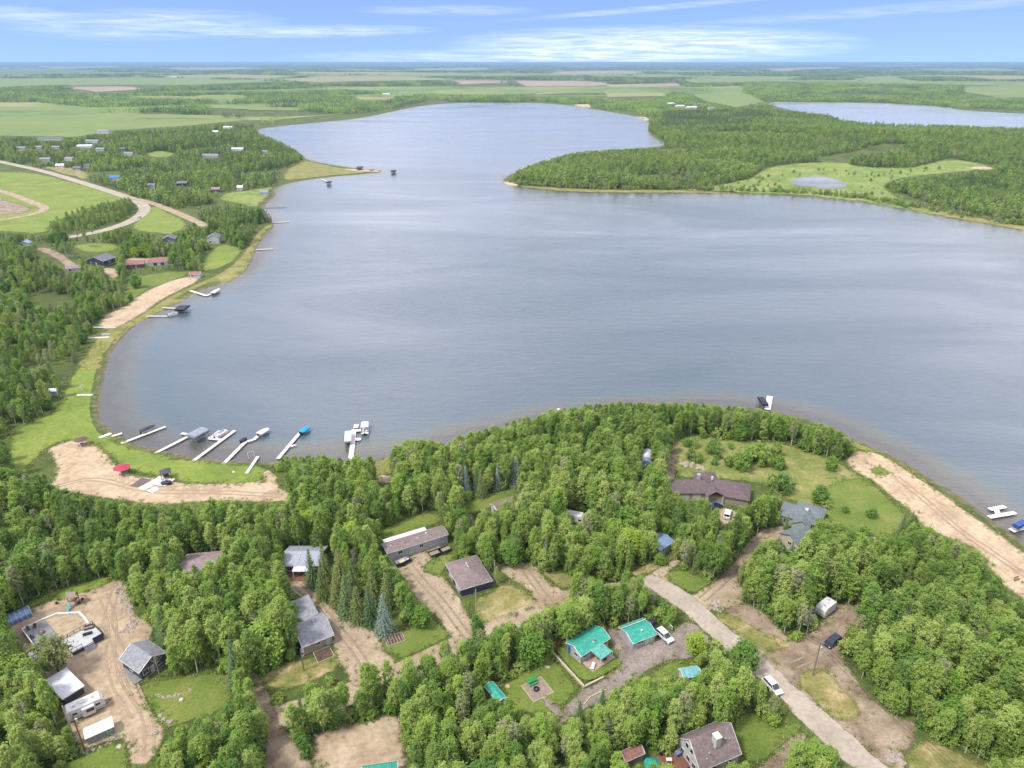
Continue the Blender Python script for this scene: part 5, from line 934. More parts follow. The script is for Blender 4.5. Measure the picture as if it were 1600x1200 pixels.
def car(label, px, py, to, m, name='car', kind='suv', z=None):
    c, _, an = heading((px, py), to, LZ + .7); x, y = G(px, py, LZ + .7); L, W = (4.7, 1.9) if kind != 'pickup' else (5.6, 2.0); r = thing(name, label, 'car' if kind != 'pickup' else 'pickup', x, y, (LZ + .04) if z is None else z, an)
    low = [(-L / 2, .35), (-L / 2, .95), (-L * .46, 1.0), (L * .2, 1.02), (L * .42, .92), (L / 2, .78), (L / 2, .35)]
    b = MB(); prof = low; K = len(prof)
    ys = [(-W / 2 + .06, .97), (-W / 2, 1), (W / 2, 1), (W / 2 - .06, .97)]; b.extr(prof, -W / 2, W / 2); b.build('body', m, r)
    if kind == 'pickup': roof = (-.5, .95); 
    else: roof = (-L * .44, L * .12)
    cab = [(roof[0], 1.0), (roof[0] + .22, 1.62), (roof[1] - .1, 1.66), (roof[1] + .75, 1.02)]; MB().extr(cab, -W * .42, W * .42).build('cabin_glass', GLASS, r)
    MB().slab([(roof[0] + .2, -W * .41, 1.71), (roof[1] - .08, -W * .41, 1.73), (roof[1] - .08, W * .41, 1.73), (roof[0] + .2, W * .41, 1.71)], .08).build('roof', m, r)
    pil = MB()
    for s in (-1, 1): pil.tube((roof[1] + .75, s * W * .42, 1.0), (roof[1] - .1, s * W * .41, 1.66), .045, n=4).tube((roof[0], s * W * .42, 1.0), (roof[0] + .22, s * W * .41, 1.62), .06, n=4).tube(((roof[0] + roof[1]) / 2 + .2, s * W * .425, 1.0), ((roof[0] + roof[1]) / 2 + .2, s * W * .415, 1.64), .045, n=4)
    pil.build('pillar', m, r)
    if kind == 'pickup': MB().box(-1.75, 0, 1.03, 1.9, W * .8, .06).build('load_bed', BLACK, r)
    for u in (-L * .3, L * .32):
        for s in (-1, 1):
            w = MB().tube((u, s * (W / 2 - .2), .36), (u, s * (W / 2 + .03), .36), .37, n=14).build('wheel', RUBBER, r); MB().tube((u, s * (W / 2 + .02), .36), (u, s * (W / 2 + .05), .36), .22, n=10).build('rim', STEEL, w)
    for s in (-1, 1): MB().box(L / 2, s * W * .36, .74, .06, .36, .16).build('headlight', plain('lamp_glass', (.7, .7, .68), .2), r); MB().box(-L / 2, s * W * .38, .85, .06, .28, .2).build('tail_light', plain('red_lamp', (.4, .02, .02), .3), r)
    MB().box(L / 2 + .01, 0, .6, .06, W * .5, .18).build('grille', BLACK, r); MB().box(0, 0, .4, L * .9, W * 1.01, .16).build('sill', BLACK, r)
    KEEP.append(np.array([(x - 2.5, y - 2.5), (x + 2.5, y - 2.5), (x + 2.5, y + 2.5), (x - 2.5, y + 2.5)])); VIS.append([(px - 10, py + 3), (px - 6, py - 8), (px + 10, py - 8), (px + 8, py + 5)])
NAVYP = plain('navy_car_paint', (.015, .025, .05), .2, .2, .6); WHITEP = plain('white_car_paint', (.75, .76, .78), .25, 0, .6); BLKP = plain('black_car_paint', (.012, .012, .015), .2, .1, .6)
car('white car with dark windows parked beside the teal-roofed garage', 1038, 993, (1048, 1002), WHITEP); car('black pickup standing behind the white car beside the garage', 1020, 977, (1010, 970), BLKP, 'pickup', 'pickup'); car('dark navy car standing on the dirt clearing right of the road', 1301, 1002, (1290, 1010), NAVYP)
car('white car at the left side of the road beneath trees', 1207, 1072, (1218, 1084), WHITEP); car('white car parked in front of the sprawling plum-roofed house', 1137, 803, (1140, 792), WHITEP); car('dark blue car by the porch of the plum-roofed house', 1118, 792, (1128, 786), plain('blue_car_paint', (.01, .03, .14), .2, .2, .6))
car('tiny white car driving round the bend of the upper left road', 217, 340, (205, 346), WHITEP)
def trailer(label, a, b, W=2.5, H=2.55, name='travel_trailer', slide=True):
    c, L, an = heading(a, b, LZ + 1.5); r = thing(name, label, 'travel trailer', c.x, c.y, LZ + .03, an); l = L / 2; TW = plain('trailer_white', (.72, .72, .70), .4)
    prof = [(-l, .55), (-l, 2.7), (-l + .25, 2.95), (l - .7, 2.95), (l - .15, 2.4), (l, 1.4), (l - .15, .55)]; MB().extr(prof, -W / 2, W / 2).build('body', TW, r)
    if slide: s = MB().box(l * .1, -W / 2 - .35, 1.65, L * .33, .7, 1.9).build('slide_out', TW, r); MB().box(l * .1 + .3, -W / 2 - .72, 1.9, 1.4, .04, .7).build('pane', GLASS, s)
    for u in (-.6, .62): w = MB().box(l * u, -W / 2 - .02, 1.9, 1.0, .05, .7).build('window', WHITE, r); MB().box(l * u, -W / 2 - .05, 1.9, .85, .03, .55).build('pane', GLASS, w)
    MB().box(-l * .75, -W / 2 - .03, 1.45, .7, .05, 1.8).build('door', plain('trailer_door', (.55, .55, .54)), r); MB().box(0, -W / 2 - .012, .95, L * .98, .02, .22).build('stripe', plain('tan_stripe', (.35, .27, .18)), r)
    MB().box(-l * .1, 0, 3.07, .8, .7, .25).build('air_conditioner', WHITE, r); MB().box(l * .45, .2, 3.02, .5, .5, .14).build('roof_hatch', GREYD, r); MB().box(-l * .55, -.3, 3.02, .5, .5, .14).build('roof_hatch', GREYD, r)
    for u in (-.5, .3):
        for s in (-1, 1): MB().tube((l * .1 + u * 1.0 - .5, s * (W / 2 - .25), .35), (l * .1 + u - .5, s * (W / 2 - .02), .35), .36, n=12).build('wheel', RUBBER, r)
    MB().tube((l - .1, -.5, .5), (l + 1.1, 0, .5), .05).tube((l - .1, .5, .5), (l + 1.1, 0, .5), .05).build('tow_bar', BLACK, r)
    KEEP.append(np.array([(c.x - 4, c.y - 4), (c.x + 4, c.y - 4), (c.x + 4, c.y + 4), (c.x - 4, c.y + 4)])); VIS.append(hull([proj(*(Vector((c.x, c.y)) + Vector((math.cos(an) * u - math.sin(an) * v, math.sin(an) * u + math.cos(an) * v))), LZ + z) for u in (-l, l) for v in (-1.2, 1.2) for z in (1, 2.9)]))
trailer('long white travel trailer between the two sheds at the lower left', (104,1117), (163,1091)); trailer('white travel trailer parked under trees on the right of the road', (1299,943), (1281,957), slide=False); trailer('white camper trailer half hidden in the wood above the side road', (883,806), (913,812), slide=False); trailer('small white trailer beside the left dirt track', (60,396), (70,401), slide=False)
def open_trailer(label, a, b, load):
    c, L, an = heading(a, b, LZ + .5); r = thing('utility_trailer', label, 'trailer', c.x, c.y, LZ + .03, an)
    MB().box(0, 0, .6, L, 1.9, .08).build('bed', WOODG if not load else BLACK, r); f = MB()
    for s in (-1, 1): f.box(0, s * .95, .85, L, .05, .35)
    f.box(-L / 2, 0, .85, .05, 1.9, .35).build('side_rail', BLACK, r)
    for s in (-1, 1): MB().tube((-.2, s * .97, .38), (-.2, s * 1.17, .38), .37, n=12).build('wheel', RUBBER, r)
    MB().tube((L / 2, 0, .55), (L / 2 + 1.3, 0, .5), .06).build('tow_bar', BLACK, r)
    if load:
        h, cv = hull_mesh(L * .95, 1.7, .6); h.v = [(p, q, z + .72) for p, q, z in h.v]; h.build('boat_hull', plain('aluminium', (.45, .45, .44), .35, .7), r, True); MB().box(-.3, 0, 1.15, 1.6, 1.3, .1).build('boat_bench', TIMB, r)
    KEEP.append(np.array([(c.x - 2.5, c.y - 2.5), (c.x + 2.5, c.y - 2.5), (c.x + 2.5, c.y + 2.5), (c.x - 2.5, c.y + 2.5)])); VIS.append([(a[0], a[1] + 2), (a[0], a[1] - 5), (b[0], b[1] - 5), (b[0], b[1] + 2)])
open_trailer('silver fishing boat on a trailer in front of the mobile home', (618,884), (641,874), True); open_trailer('dark flatbed trailer on the grass beside the hip-roofed garage drive', (671,868), (690,861), False); open_trailer('dark flatbed trailer behind the first one by the mobile home', (687,863), (703,856), False)

def pole(label, px, py, top, m=None, arms=1, box=False, name='utility_pole'):
    x, y = G(px, py); r = thing(name, label, 'utility pole', x, y, LZ, rnd.uniform(0, 3)); m = m or plain('pole_wood', (.22, .16, .12), .9); MB().tube((0, 0, -.2), (0, 0, top), .15, .11, 10).build('pole', m, r)
    for k in range(arms):
        a = MB().box(0, .1, top - .5 - .8 * k, 2.0, .1, .12).build('cross_arm', m, r)
        for u in (-.85, 0, .85): MB().lathe([(.05, top - .44 - .8 * k), (.07, top - .36 - .8 * k), (.04, top - .26 - .8 * k)], u, .1, 8).build('insulator', CONC, a)
    if box: MB().lathe([(.25, top - 2.2), (.28, top - 2.1), (.28, top - 1.3), (.2, top - 1.2)], .35, 0, 12).build('transformer', plain('transformer_grey', (.5, .5, .5), .5), r)
    return r
pole('utility pole with a transformer on the dry verge right of the road', 1270, 1056, 9.5, None, 1, True); pole('utility pole on the grassy corner above the road junction', 1081, 900, 8); pole('utility pole standing by the right corner of the hip-roofed garage', 773, 908, 6.5, CONC, 0); pole('thin pole on the lawn in front of the hip-roofed garage', 744, 957, 7, CONC, 0); pole('thin pole on the lawn in front of the tan bungalow', 475, 1048, 6, None, 0)
pole('brown utility pole with a meter box at the end of the long grey shed', 133, 1174, 9.5, RUST, 0, True); pole('white slim lamp post beside the travel trailer', 113, 1146, 7.5, CONC, 0, False, 'lamp_post')
# golf cart
x, y = G(55, 1030); r = thing('golf_cart', 'white golf cart parked by the fence of the patio deck', 'golf cart', x, y, LZ + .03, 1.0); MB().extr([(-1.1, .35), (-1.1, .75), (-.2, .75), (-.1, .45), (.6, .45), (.75, .85), (1.15, .7), (1.2, .35)], -.55, .55).build('body', WHITEP, r); MB().box(-.1, 0, 1.8, 1.7, 1.15, .07).build('roof', WHITE, r); posts(r, [(-.8, -.5), (-.8, .5), (.65, -.5), (.65, .5)], .7, 1.78, .03, BLACK); MB().box(-.5, 0, .85, .6, 1.0, .16).build('seat', GREYC, r)
for u in (-.7, .75):
    for s in (-1, 1): MB().tube((u, s * .4, .25), (u, s * .6, .25), .25, n=10).build('wheel', RUBBER, r)
# play set
x, y = G(117, 944); r = thing('play_set', 'small wooden play set with teal slide at the back of the sandy yard', 'play set', x, y, LZ, .1); posts(r, [(-.8, -.8), (.8, -.8), (.8, .8), (-.8, .8)], 0, 3.0, .07, CEDAR); MB().box(0, 0, 1.4, 1.7, 1.7, .1).build('platform', CEDAR, r); rf = roof_mesh(2.2, 2.2, 2.9, .9, 'x', .08); rf.build('roof', WOODG, r); MB().slab([(-.75, -3.0, .15), (-.15, -3.0, .15), (-.15, -.85, 1.5), (-.75, -.85, 1.5)], .08).build('slide', TEALPL, r); MB().tube((.8, 0, 2.6), (3.0, 0, 2.6), .07).tube((3.0, 0, 2.6), (3.0, -.9, 0), .06).tube((3.0, 0, 2.6), (3.0, .9, 0), .06).build('swing_beam', CEDAR, r)
for u in (1.5, 2.3): MB().box(u, 0, .55, .5, .25, .04).box(u - .22, 0, 1.55, .02, .02, 2.0).box(u + .22, 0, 1.55, .02, .02, 2.0).build('swing', BLACK, r)
for i, (px, py, m, lab) in enumerate(((124,944,BLUEP,'blue toy bucket on the sand in front of the play set'), (129,938,RUST,'brown toy cart on the sand right of the play set'), (89,944,BRN,'small brown crate on the sand left of the play set'))):
    q = thing('yard_toy', lab, 'toy', *G(px, py), LZ + .03, i); MB().lathe([(.25, 0), (.36, .5), (.3, .5), (.22, .08)], n=10).build('tub', m, q); MB().tube((-.33, 0, .5), (.33, 0, .62), .03, n=6).build('handle', BLACK, q)
# rocks: the ring at the junction, piles and borders
ROCKM = mat('field_stone', [(.30, .24, .20), (.42, .35, .30), (.52, .46, .40)], 2.5, .95, .5, 5)
def rock_pile(name, label, pts, r0, r1, n, spread, cat='rocks'):
    P = [Vector(G(*p)) for p in pts]; o = thing(name, label, cat, P[0].x, P[0].y, LZ); m = MB()
    for i in range(n):
        t = rnd.random() * (len(P) - 1); k = min(int(t), len(P) - 2); c = P[k].lerp(P[k + 1], t - k) - P[0]; m.rock(c.x + rnd.gauss(0, spread), c.y + rnd.gauss(0, spread), .02, rnd.uniform(r0, r1), i)
    tag(m.build('stones', ROCKM, o), kind='stuff')
rock_pile('stone_ring', 'oval bed of pale stones at the road junction', [(1108,944),(1116,940),(1126,943),(1132,948),(1124,953),(1112,951),(1108,944)], .2, .45, 90, .35); rock_pile('stone_ring_filling', 'heap of stones inside the oval stone bed at the junction', [(1113,946),(1126,948)], .15, .35, 50, .5)
rock_pile('rock_border', 'strip of loose stones along the right side of the sandy yard', [(186,915),(195,935),(200,955),(206,975),(200,990)], .15, .5, 150, .8); rock_pile('rock_border', 'curved stone border below the trees on the left lawn', [(244,1082),(256,1090),(280,1086),(300,1078)], .12, .3, 60, .25); rock_pile('rock_border', 'row of stones round the long grey shed', [(118,1140),(132,1176),(160,1166),(186,1150)], .12, .3, 60, .25)
rock_pile('stone_edging', 'pale stone edging along the mown lawn above the trees', [(1341,843),(1360,838),(1376,846),(1392,856)], .25, .5, 40, .2); rock_pile('log_pile', 'heap of stones and logs beside the lower right road', [(1396,1188),(1408,1180)], .2, .5, 40, .7); rock_pile('shore_rocks', 'pale rocks on the shore beside the right sand beach', [(1312,694),(1324,690)], .4, .9, 18, .7); rock_pile('rock_garden', 'rock garden with pale boulders behind the plum-roofed house', [(1068,728),(1078,724)], .4, 1.0, 16, 1.2)
rock_pile('rock_garden', 'heap of brown boulders on the lawn behind the plum-roofed house', [(1088,731),(1098,731)], .4, .9, 12, .8); rock_pile('boulders', 'three pale boulders on the lawn beside the sandy yard', [(248,1118),(270,1132),(190,1170)], .4, .7, 8, .3)
for i, (px, py, lab) in enumerate(((284,1094,'white boulder in the middle of the left lawn'), (186,1167,'pale boulder on the grass corner at the bottom left'), (535,731,'white boulder on the shore grass right of the wide dock'), (365,738,'white plastic tub lying on the shore grass'), (943,1004,'round white stone on the gravel between cabin and garage'))):
    q = thing('boulder', lab, 'boulder', *G(px, py), LZ); MB().rock(0, 0, .05, .55, i + 60).build('stone', plain('white_stone', (.66, .62, .56), .9), q)
# shore furniture
def canopy(label, px, py, m, r=1.9, h=2.5):
    x, y = G(px, py); t = thing('canopy_table', label, 'canopy', x, y, LZ + .05, .2); K = 8
    for k in range(K):
        a, b = 2 * math.pi * k / K, 2 * math.pi * (k + 1) / K; MB().slab([(0, 0, h + .55), (r * math.cos(a), r * math.sin(a), h), (r * math.cos(b), r * math.sin(b), h)], .03).build('canopy_panel', m, t)
    MB().tube((0, 0, 0), (0, 0, h + .5), .05).build('pole', STEEL, t); MB().lathe([(.7, .7), (.72, .76)], n=14).build('table_top', WOODG, t)
    for k in range(4): a = k * 1.57 + .4; MB().box(1.15 * math.cos(a), 1.15 * math.sin(a), .42, .9, .3, .07, a + 1.57).build('bench', WOODG, t); MB().box(1.15 * math.cos(a), 1.15 * math.sin(a), .2, .1, .25, .4, a + 1.57).build('leg', BLACK, t)
canopy('picnic table under a crimson canopy at the edge of the sand', 193, 741, plain('crimson_canvas', (.42, .03, .06), .6), 2.6); canopy('picnic table under a brown canopy on the upper left of the sand', 129, 696, plain('brown_canvas', (.13, .07, .06), .7), 2.2, 2.3)
r, L, D = low_deck('beach_deck', 'pale platform with a dark gazebo on the shore sand', (258,760), (274,748), (238,751), .3, DOCKW)
gx, gy = G(260, 745, 1); t = thing('gazebo', 'dark roofed gazebo on the pale shore platform', 'gazebo', gx, gy, LZ + .3, .5); roof_mesh(3.4, 3.2, 2.2, 1.0, 'hip', .1).build('roof', plain('plum_canvas', (.075, .065, .085), .7), t); posts(t, [(-1.4, -1.3), (1.4, -1.3), (1.4, 1.3), (-1.4, 1.3)], 0, 2.15, .06, BLACK); MB().box(0, 0, .4, 1.6, .7, .1).box(0, .6, .6, 1.6, .1, .6).build('bench', BRN, t)
r, L, D = low_deck('brown_mat_platform', 'brown wooden platform lying on the shore sand', (218,762), (236,749), (206,757), .15, plain('brown_platform', (.16, .12, .11), .9))
r, L, D = low_deck('white_slab', 'white slab platform on the sand, left of two', (225,766), (240,758), (216,762), .15, DOCKW); r, L, D = low_deck('white_slab', 'white slab platform on the sand, right of two', (238,770), (249,764), (231,766), .15, DOCKW)
covered_boat('dark covered boat lying on the sand by the gazebo platform', (254,757), (269,756), 1.7, BLACK, NAVYC, LZ + .15)
for i, (px, py, lab) in enumerate(((392,712,'white metal frame lying by the short weathered dock'), (128,608,'white swing frame on the shore lawn at far left'))):
    q = thing('swing_frame' if i else 'boat_ramp_roller', lab, 'swing' if i else 'roller', *G(px, py), LZ if i else .3, .6 + i); f = MB()
    for u in (-1, 1): MB().tube((u, -.8, 0), (u, 0, 1.7), .05, n=6).tube((u, .8, 0), (u, 0, 1.7), .05, n=6).build('leg', WHITE, q)
    MB().tube((-1.1, 0, 1.7), (1.1, 0, 1.7), .05, n=6).build('top_bar', WHITE, q)
q = thing('fire_ring', 'brown wooden bench by the fire place on the right beach', 'bench', *G(1588, 907), LZ + .05, .4); MB().box(0, 0, .45, 1.8, .45, .07).build('seat', CEDAR, q); MB().box(0, .25, .8, 1.8, .06, .45).build('backrest', CEDAR, q)
for u in (-.75, .75): MB().box(u, 0, .22, .08, .4, .44).build('leg', CEDAR, q)
q = thing('picnic_set', 'small brown stool on the right beach beside the bench', 'stool', *G(1597, 911), LZ + .05, .1); MB().lathe([(.25, .4), (.28, .46)]).build('seat', CEDAR, q); posts(q, [(-.15, -.15), (.15, -.15), (.15, .15), (-.15, .15)], 0, .42, .03, CEDAR, 'leg')
low_curb('log_border', 'low timber edging along the path below the cabin', [(912,1102),(922,1090),(948,1078)], .2, .3, TIMB); fence_panels('wire_fence', 'low rail fence beside the white car and trees', (1036,972), (1050,986), 1.2, STEEL, WHITE, 3)

def wires(label, a, b, za, zb, sag=1.2):
    p, q = Vector((*G(*a), LZ + za)), Vector((*G(*b), LZ + zb)); r = thing('power_line', label, 'power line', p.x, p.y, LZ); d = q - p; n = Vector((-d.y, d.x, 0)).normalized()
    for k in (-.85, 0, .85):
        m = MB(); P = [p + d * (i / 12) + n * k - Vector((0, 0, sag * 4 * (i / 12) * (1 - i / 12))) - Vector((p.x, p.y, LZ)) for i in range(13)]
        for u, v in zip(P, P[1:]): m.tube(u, v, .025, n=4)
        m.build('wire', BLACK, r)
wires('power line strung from the junction pole to the transformer pole', (1081,900), (1270,1056), 7.6, 9.1); wires('power line leaving the transformer pole towards the lower right', (1270,1056), (1560,1330), 9.1, 9.1); wires('power line from the garage corner pole to the thin lawn pole', (773,908), (744,957), 6.4, 6.9, .4)

# ------------------------------------------------------------------ trees
def leaf_mat(name, dark, mid, light, trans=.3, hue_noise=.5, grey=None):
    m = bpy.data.materials.new(name); m.use_nodes = True; nt = m.node_tree; N = nt.nodes; L = nt.links; b = N['Principled BSDF']; b.inputs['Roughness'].default_value = .55; b.inputs['Specular IOR Level'].default_value = .25
    oi = N.new('ShaderNodeObjectInfo'); tc = N.new('ShaderNodeTexCoord'); nz = N.new('ShaderNodeTexNoise'); nz.inputs['Scale'].default_value = .55; nz.inputs['Detail'].default_value = 3; L.new(tc.outputs['Object'], nz.inputs['Vector'])
    lz = N.new('ShaderNodeTexNoise'); lz.inputs['Scale'].default_value = .009; lz.inputs['Detail'].default_value = 3; L.new(oi.outputs['Location'], lz.inputs['Vector']); ls = N.new('ShaderNodeMath'); ls.operation = 'MULTIPLY_ADD'; L.new(lz.outputs['Fac'], ls.inputs[0]); ls.inputs[1].default_value = 1.5; ls.inputs[2].default_value = -.68; 
    ad = N.new('ShaderNodeMath'); ad.operation = 'MULTIPLY_ADD'; L.new(nz.outputs['Fac'], ad.inputs[0]); ad.inputs[1].default_value = hue_noise; sb = N.new('ShaderNodeMath'); sb.operation = 'MULTIPLY_ADD'; L.new(oi.outputs['Random'], sb.inputs[0]); sb.inputs[1].default_value = 1.0; sb.inputs[2].default_value = -hue_noise / 2; s2 = N.new('ShaderNodeMath'); s2.operation = 'ADD'; L.new(sb.outputs[0], s2.inputs[0]); L.new(ls.outputs[0], s2.inputs[1]); L.new(s2.outputs[0], ad.inputs[2])
    rp = N.new('ShaderNodeValToRGB'); e = rp.color_ramp.elements; e[0].color = (*dark, 1); e[1].color = (*light, 1); x = e.new(.5); x.color = (*mid, 1); L.new(ad.outputs[0], rp.inputs[0]); L.new(rp.outputs[0], b.inputs['Base Color'])
    tr = N.new('ShaderNodeBsdfTranslucent'); L.new(rp.outputs[0], tr.inputs[0]); ms = N.new('ShaderNodeMixShader'); ms.inputs[0].default_value = trans; L.new(b.outputs[0], ms.inputs[1]); L.new(tr.outputs[0], ms.inputs[2]); L.new(ms.outputs[0], N['Material Output'].inputs[0])
    MATS[name] = m; return m
LEAF = leaf_mat('poplar_leaves', (.13, .22, .045), (.225, .335, .06), (.33, .42, .11), .5); LEAFB = leaf_mat('bush_leaves', (.105, .21, .04), (.185, .32, .05), (.29, .41, .075), .5); LEAFY = leaf_mat('lime_leaves', (.19, .29, .025), (.25, .36, .03), (.30, .40, .05), .42); LEAFP = leaf_mat('pale_leaves', (.20, .24, .09), (.26, .29, .13), (.33, .34, .18), .42)
NEED = leaf_mat('spruce_needles', (.07, .125, .045), (.10, .16, .055), (.15, .20, .065), .3); NEEDB = leaf_mat('blue_spruce_needles', (.15, .215, .17), (.19, .255, .21), (.24, .30, .25), .2); PINE = leaf_mat('pine_needles', (.09, .13, .035), (.13, .17, .045), (.17, .205, .06), .3)
BARK = mat('aspen_bark', [(.30, .28, .24), (.55, .53, .48), (.62, .60, .55)], 2.5, .9, 0, 4); BARKD = mat('dark_bark', [(.06, .045, .035), (.13, .10, .08)], 3, .95, 0, 4); DEADW = mat('dead_wood', [(.28, .25, .22), (.42, .39, .36)], 3, .95, 0, 4)

def quads(cen, size, nrm, q, aspect=.7):
    """leaf-sized rhombs: centres n x 3, sizes n, normals n x 3 -> verts, faces"""
    n = len(cen); a = np.cross(nrm, q.normal(size=(n, 3))); a /= np.linalg.norm(a, axis=1)[:, None] + 1e-9; b = np.cross(nrm, a); b /= np.linalg.norm(b, axis=1)[:, None] + 1e-9
    s = size[:, None] * .5; v = np.stack([cen - a * s, cen - b * s * aspect, cen + a * s, cen + b * s * aspect], 1).reshape(-1, 3); return v, np.arange(4 * n).reshape(n, 4)
class Proto: pass
def mesh_of(name, v, f, m):
    me = bpy.data.meshes.new(name); me.from_pydata(v if isinstance(v, list) else v.tolist(), [], f if isinstance(f, list) else f.tolist()); me.materials.append(m); return me
def stem(mb, p, q, r0, r1, n=5): mb.tube(p, q, r0, r1, n)
def proto(trunk, lv, lf, bark, leaf, H, W, name):
    p = Proto(); p.H = H; p.W = W; p.trunk = mesh_of(name + '_trunk', trunk.v, trunk.f, bark); p.crown = mesh_of(name + '_crown', lv, lf, leaf)
    o = len(trunk.v); me = bpy.data.meshes.new(name); me.from_pydata(trunk.v + lv.tolist(), [], trunk.f + (lf + o).tolist()); me.materials.append(bark); me.materials.append(leaf)
    mi = np.concatenate([np.zeros(len(trunk.f)), np.ones(len(lf))]).astype(np.int32); me.polygons.foreach_set('material_index', mi); p.joined = me; return p
def decid(seed, H, W, base=.3, nc=46, nl=46, leaf=.42, bark=None, lm=None, name='poplar', tr=.16, shape=1.0, fork=1, top=.55):
    q = np.random.default_rng(seed); t = MB(); lean = q.normal(0, .35, 2); pts = [Vector((0, 0, -.3))]
    for k in range(1, 6): s = k / 5; pts.append(Vector((lean[0] * s * s + q.normal(0, .08), lean[1] * s * s + q.normal(0, .08), H * .93 * s)))
    for k in range(5): stem(t, pts[k], pts[k + 1], tr * (1 - k / 5.6), tr * (1 - (k + 1) / 5.6), 6)
    cen = []
    for i in range(nc):
        s = base + (1 - base) * ((i + q.random()) / nc) ** .9; u = (s - base) / (1 - base); rad = W / 2 * (math.sin(math.pi * min(1, (u * .86 + .10)) ** (1 / shape)) ** .75) * (.35 + .65 * math.sqrt(q.random())); an = i * 2.4 + q.normal(0, .4)
        k = min(4, int(s * 5)); ax = pts[k].lerp(pts[k + 1], s * 5 - k) if s < 1 else pts[5]
        cen.append((ax.x + rad * math.cos(an), ax.y + rad * math.sin(an), H * s * .96)); 
        if i % 3 == 0: z0 = max(.15, s - .16); k0 = min(4, int(z0 * 5)); a0 = pts[k0].lerp(pts[k0 + 1], z0 * 5 - k0); stem(t, a0, Vector(cen[-1]), tr * .34 * (1.1 - s * .6), .02, 4)
    cen = np.array(cen); rc = W * (.12 + .10 * q.random(nc)); idx = np.repeat(np.arange(nc), nl); n = len(idx)
    d = q.normal(size=(n, 3)); d /= np.linalg.norm(d, axis=1)[:, None]; rr = rc[idx] * np.abs(q.normal(0, .72, n)); P = cen[idx] + d * rr[:, None] * np.array([1, 1, .85]); P = P[P[:, 2] > H * base * .55]; n = len(P)
    out = P - np.array([lean[0] * .5, lean[1] * .5, H * .5]); out /= np.linalg.norm(out, axis=1)[:, None] + 1e-9; nr = out * .55 + np.array([-.12, -.05, .6]) + q.normal(0, .42, (n, 3)); nr /= np.linalg.norm(nr, axis=1)[:, None]
    v, f = quads(P, leaf * q.uniform(.6, 1.35, n), nr, q); return proto(t, v, f, bark or BARK, lm or LEAF, H, W, name)
def spruce(seed, H, W, lm, name='spruce', dens=1.0, leaf=.5):
    q = np.random.default_rng(seed); t = MB(); stem(t, (0, 0, -.3), (0, 0, H * .97), .17, .03, 6); C_, S_, N_ = [], [], []; wh = int(26 * dens)
    for i in range(wh):
        s = .05 + .95 * i / wh; ln = W / 2 * (1 - s) ** .85 + .12; nb = max(5, int((6 + 9 * (1 - s)) * dens))
        for b in range(nb):
            an = 2 * math.pi * (b + q.random() * .7) / nb + i; l2 = ln * q.uniform(.8, 1.12); k = max(2, int(l2 / .28))
            for j in range(k):
                u = (j + .7) / k; C_.append((l2 * u * math.cos(an) + q.normal(0, .06), l2 * u * math.sin(an) + q.normal(0, .06), H * s - l2 * u * .38 + q.normal(0, .09) + .15)); S_.append(leaf * (1.15 - .45 * u)); N_.append((math.cos(an) * .5 + q.normal(0, .35), math.sin(an) * .5 + q.normal(0, .35), .9))
    C_ = np.array(C_); N_ = np.array(N_); N_ /= np.linalg.norm(N_, axis=1)[:, None]; v, f = quads(C_, np.array(S_), N_, q, .55); return proto(t, v, f, BARKD, lm, H, W, name)
def dead(seed, H, W):
    q = np.random.default_rng(seed); t = MB(); stem(t, (0, 0, -.3), (0, 0, H), .13, .02, 6)
    tip = []
    for i in range(26):
        s = .3 + .68 * i / 26; an = i * 2.4; l = W / 2 * (1.15 - s); p0 = Vector((0, 0, H * s)); p1 = Vector((l * math.cos(an), l * math.sin(an), H * s + l * .9)); stem(t, p0, p1, .05, .012, 4)
        for j in range(3): u = .4 + .2 * j; b = p0.lerp(p1, u); c = b + Vector((q.normal(0, .4), q.normal(0, .4), q.uniform(.3, .8))); stem(t, b, c, .02, .008, 3); tip.append(c)
    v, f = quads(np.array([tuple(c) for c in tip]), np.full(len(tip), .12), np.tile([0, 0, 1.0], (len(tip), 1)), q); return proto(t, v, f, DEADW, LEAFP, H, W, 'bare_tree')
ASP = [decid(1, 12.5, 3.3, .28, 66, 50, .36), decid(2, 11, 3.6, .22, 64, 52, .36), decid(3, 13.5, 3.0, .36, 60, 50, .34), decid(4, 10, 3.2, .16, 58, 50, .35), decid(5, 12, 4.2, .26, 74, 54, .38), decid(6, 9, 3.4, .12, 58, 48, .35), decid(7, 11.5, 3.1, .38, 44, 40, .33, lm=LEAFP), decid(8, 10.5, 2.6, .2, 54, 46, .33, lm=LEAFB), decid(9, 12, 3.4, .42, 50, 44, .35, lm=LEAFB)]
BROAD = [decid(11, 9, 7.0, .12, 74, 62, .52, BARKD, LEAFB, 'broad_tree', .22), decid(12, 8, 6.0, .1, 64, 60, .5, BARKD, LEAFB, 'broad_tree', .2), decid(13, 9.5, 7.4, .12, 74, 64, .52, BARKD, LEAFY, 'lime_tree', .22)]
SHRUB = [decid(21, 3.2, 3.4, .02, 22, 46, .38, BARKD, LEAFB, 'shrub', .06), decid(22, 2.4, 2.8, .02, 18, 44, .36, BARKD, LEAF, 'shrub', .05), decid(23, 4.2, 3.2, .05, 26, 48, .4, BARKD, LEAF, 'shrub', .07)]
COLUMN = decid(31, 10, 2.1, .05, 48, 40, .34, BARKD, LEAF, 'columnar_poplar', .12, 1.2); SPR = [spruce(41, 12, 5.4, NEED, leaf=.6), spruce(42, 10.5, 5.0, NEED, leaf=.6), spruce(43, 11, 5.4, PINE, leaf=.6)]; SPRB = [spruce(44, 10.5, 5.2, NEEDB), spruce(45, 11.5, 5.0, NEEDB)]
